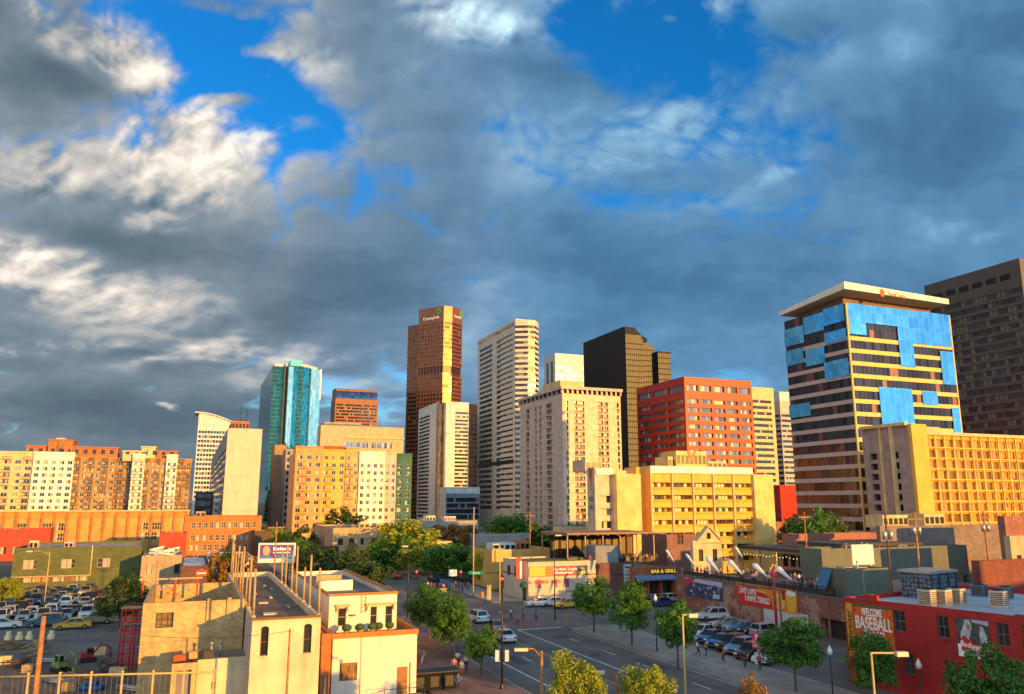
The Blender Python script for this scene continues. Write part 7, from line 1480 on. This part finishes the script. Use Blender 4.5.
for k, (px, py, c, lab) in enumerate([(20, 668, WOODD, 'low heap of dark boards at the left of the yard'), (34, 655, WOOD, 'low heap of pale boards behind the thick wooden pole'), (105, 672, WOODD, 'low heap of dark boards beside the shoring tower'), (75, 685, WOOD, 'low heap of pale boards just behind the pipe fence'), (8, 650, OWD, 'low heap of orange boards at the left edge of the yard')]):
    p = ground(px, py); mb = MB(); rr_ = random.Random(k)
    for j in range(16):
        a = rr_.uniform(-.5, .5)+k; l = rr_.uniform(1, 2.4); x, y = rr_.uniform(-1.2, 1.2), rr_.uniform(-.8, .8); z = .05+j*.055
        mb.path([(x-math.cos(a)*l/2, y-math.sin(a)*l/2, z), (x+math.cos(a)*l/2, y+math.sin(a)*l/2, z+rr_.uniform(0, .25))], .07, 4)
    o = mb.build('board_heap', [c], None, (p.x, p.y, .02)); sp(o, lab, 'board heap', 'heaps of boards in the yard')
for k, (px, py) in enumerate([(8, 640), (19, 640.5), (29, 640), (51, 639)]):
    p = ground(px, py); mb = MB(); mb.lathe([(.45, 0), (.45, .5), (.25, .7), (.3, 1.0), (0, 1.05)], 10); o = mb.build('barrier_drum', [plain('drum_cream', (.75, .55, .28), .5)], None, (p.x, p.y, .02)); sp(o, f'{nn[k]} pale barrier drum from the left along the far edge of the yard', 'drum', 'barrier drums along the yard edge')
p = ground(92, 690); mb = MB(); mb.prism([(-1.1, -.6), (1.0, -.7), (1.2, .4), (-.9, .6)], 0, .45); mb.prism([(-.7, -.3), (.5, -.4), (.6, .2), (-.5, .3)], .4, .75); o = mb.build('tarpaulin_heap', [plain('tarp_blue', (.015, .08, .26), .7, var=.3)], None, (p.x, p.y, .02)); bevel(o, .2, 3); sp(o, 'bright blue tarpaulin over a heap just behind the pipe fence', 'tarpaulin')
for k, (u_, v_) in enumerate([(-18, 74), (-10, 70), (-24, 82)]):
    mb = MB(); n = 18; g = np.random.default_rng(k); rows = []
    for j in range(6):
        r = 3.2*(1-j/5.5); rows.append([(math.cos(2*math.pi*i/n)*r*(1+.2*g.uniform(-1, 1)), math.sin(2*math.pi*i/n)*r*.8*(1+.2*g.uniform(-1, 1)), j*.28) for i in range(n)])
    for j in range(5):
        for i in range(n): mb.poly([rows[j][i], rows[j][(i+1) % n], rows[j+1][(i+1) % n], rows[j+1][i]], 0, True)
    mb.poly(rows[5]); o = mb.build('soil_heap', [road('soil', (.17, .10, .06)) if k == 0 else bpy.data.materials['soil']], None, gp(u_, v_, .01), 0); sp(o, ['reddish soil heap in the middle of the yard', 'reddish soil heap nearest the pipe fence', 'reddish soil heap at the left of the yard'][k], 'soil heap', 'soil heaps in the yard')
# overhead wires at the right
def wire(a, b_, sag, label):
    mb = MB(); pts = [tuple(Vector(a).lerp(Vector(b_), k/12)-Vector((0, 0, sag*4*(k/12)*(1-k/12)))) for k in range(13)]; mb.path(pts, .018, 4); o = mb.build('overhead_wire', [BLK]); sp(o, label, 'wire', 'overhead wires')
wire(at(885, 515, 84), at(914, 514, 96), .5, 'overhead wire between the dark pole and the orange-brown transformer pole'); wire(at(914, 514, 96), at(983, 513, 104), .8, 'overhead wire between the two orange-brown poles at the right'); wire(at(983, 513, 104), at(1080, 500, 112), .8, 'overhead wire leaving the picture on the right')
wire(at(44, 618, 52), at(290, 631, 58), .8, 'overhead wire from the thick pole to the pole before the cream building')

rg = random.Random(9)
CL = [('pallet', 'pallet stack', WOOD), ('pipe_bundle', 'pipe bundle', GALV), ('block_stack', 'block stack', CREAM)]
SPOT = ['left of the thick wooden pole', 'right of the thick wooden pole', 'at the foot of the shoring tower', 'behind the pipe fence', 'beside the lime green excavator', 'beside the red excavator', 'near the barrier drums', 'before the roofless block building', 'at the left edge of the yard']
PX = [(30, 672), (55, 682), (118, 676), (70, 690), (48, 662), (98, 655), (40, 646), (132, 690), (3, 664)]
for k, ((px, py), sp_) in enumerate(zip(PX, SPOT)):
    nm, cat, m = CL[k % 3]; p = ground(px, py); mb = MB()
    if k % 3 == 0:
        for j in range(5):
            for q in range(6): mb.box(-.6+q*.21, -.45+q*.21, -.5, .5, j*.15+.10, j*.15+.125)
            for q in (-.5, 0, .45): mb.box(-.6, .6, q-.05, q+.05, j*.15, j*.15+.10)
    elif k % 3 == 1:
        for j in range(9): mb.tube((-1.6, (j % 5)*.2-.4, .1+(j//5)*.18), (1.6+rg.uniform(-.2, .3), (j % 5)*.2-.4, .1+(j//5)*.18), .08, n=8)
    else:
        for j in range(4):
            for q in range(4): mb.box(-.8+q*.41, -.42+q*.41, -.4+.02*j, .4-.02*j, j*.2, j*.2+.19)
    o = mb.build(nm, [m], None, (p.x, p.y, .02), rg.uniform(-.6, .6)); sp(o, f'{["pale wooden pallet stack", "grey bundle of pipes", "cream stack of blocks"][k % 3]} {sp_}', cat, 'building materials in the yard')
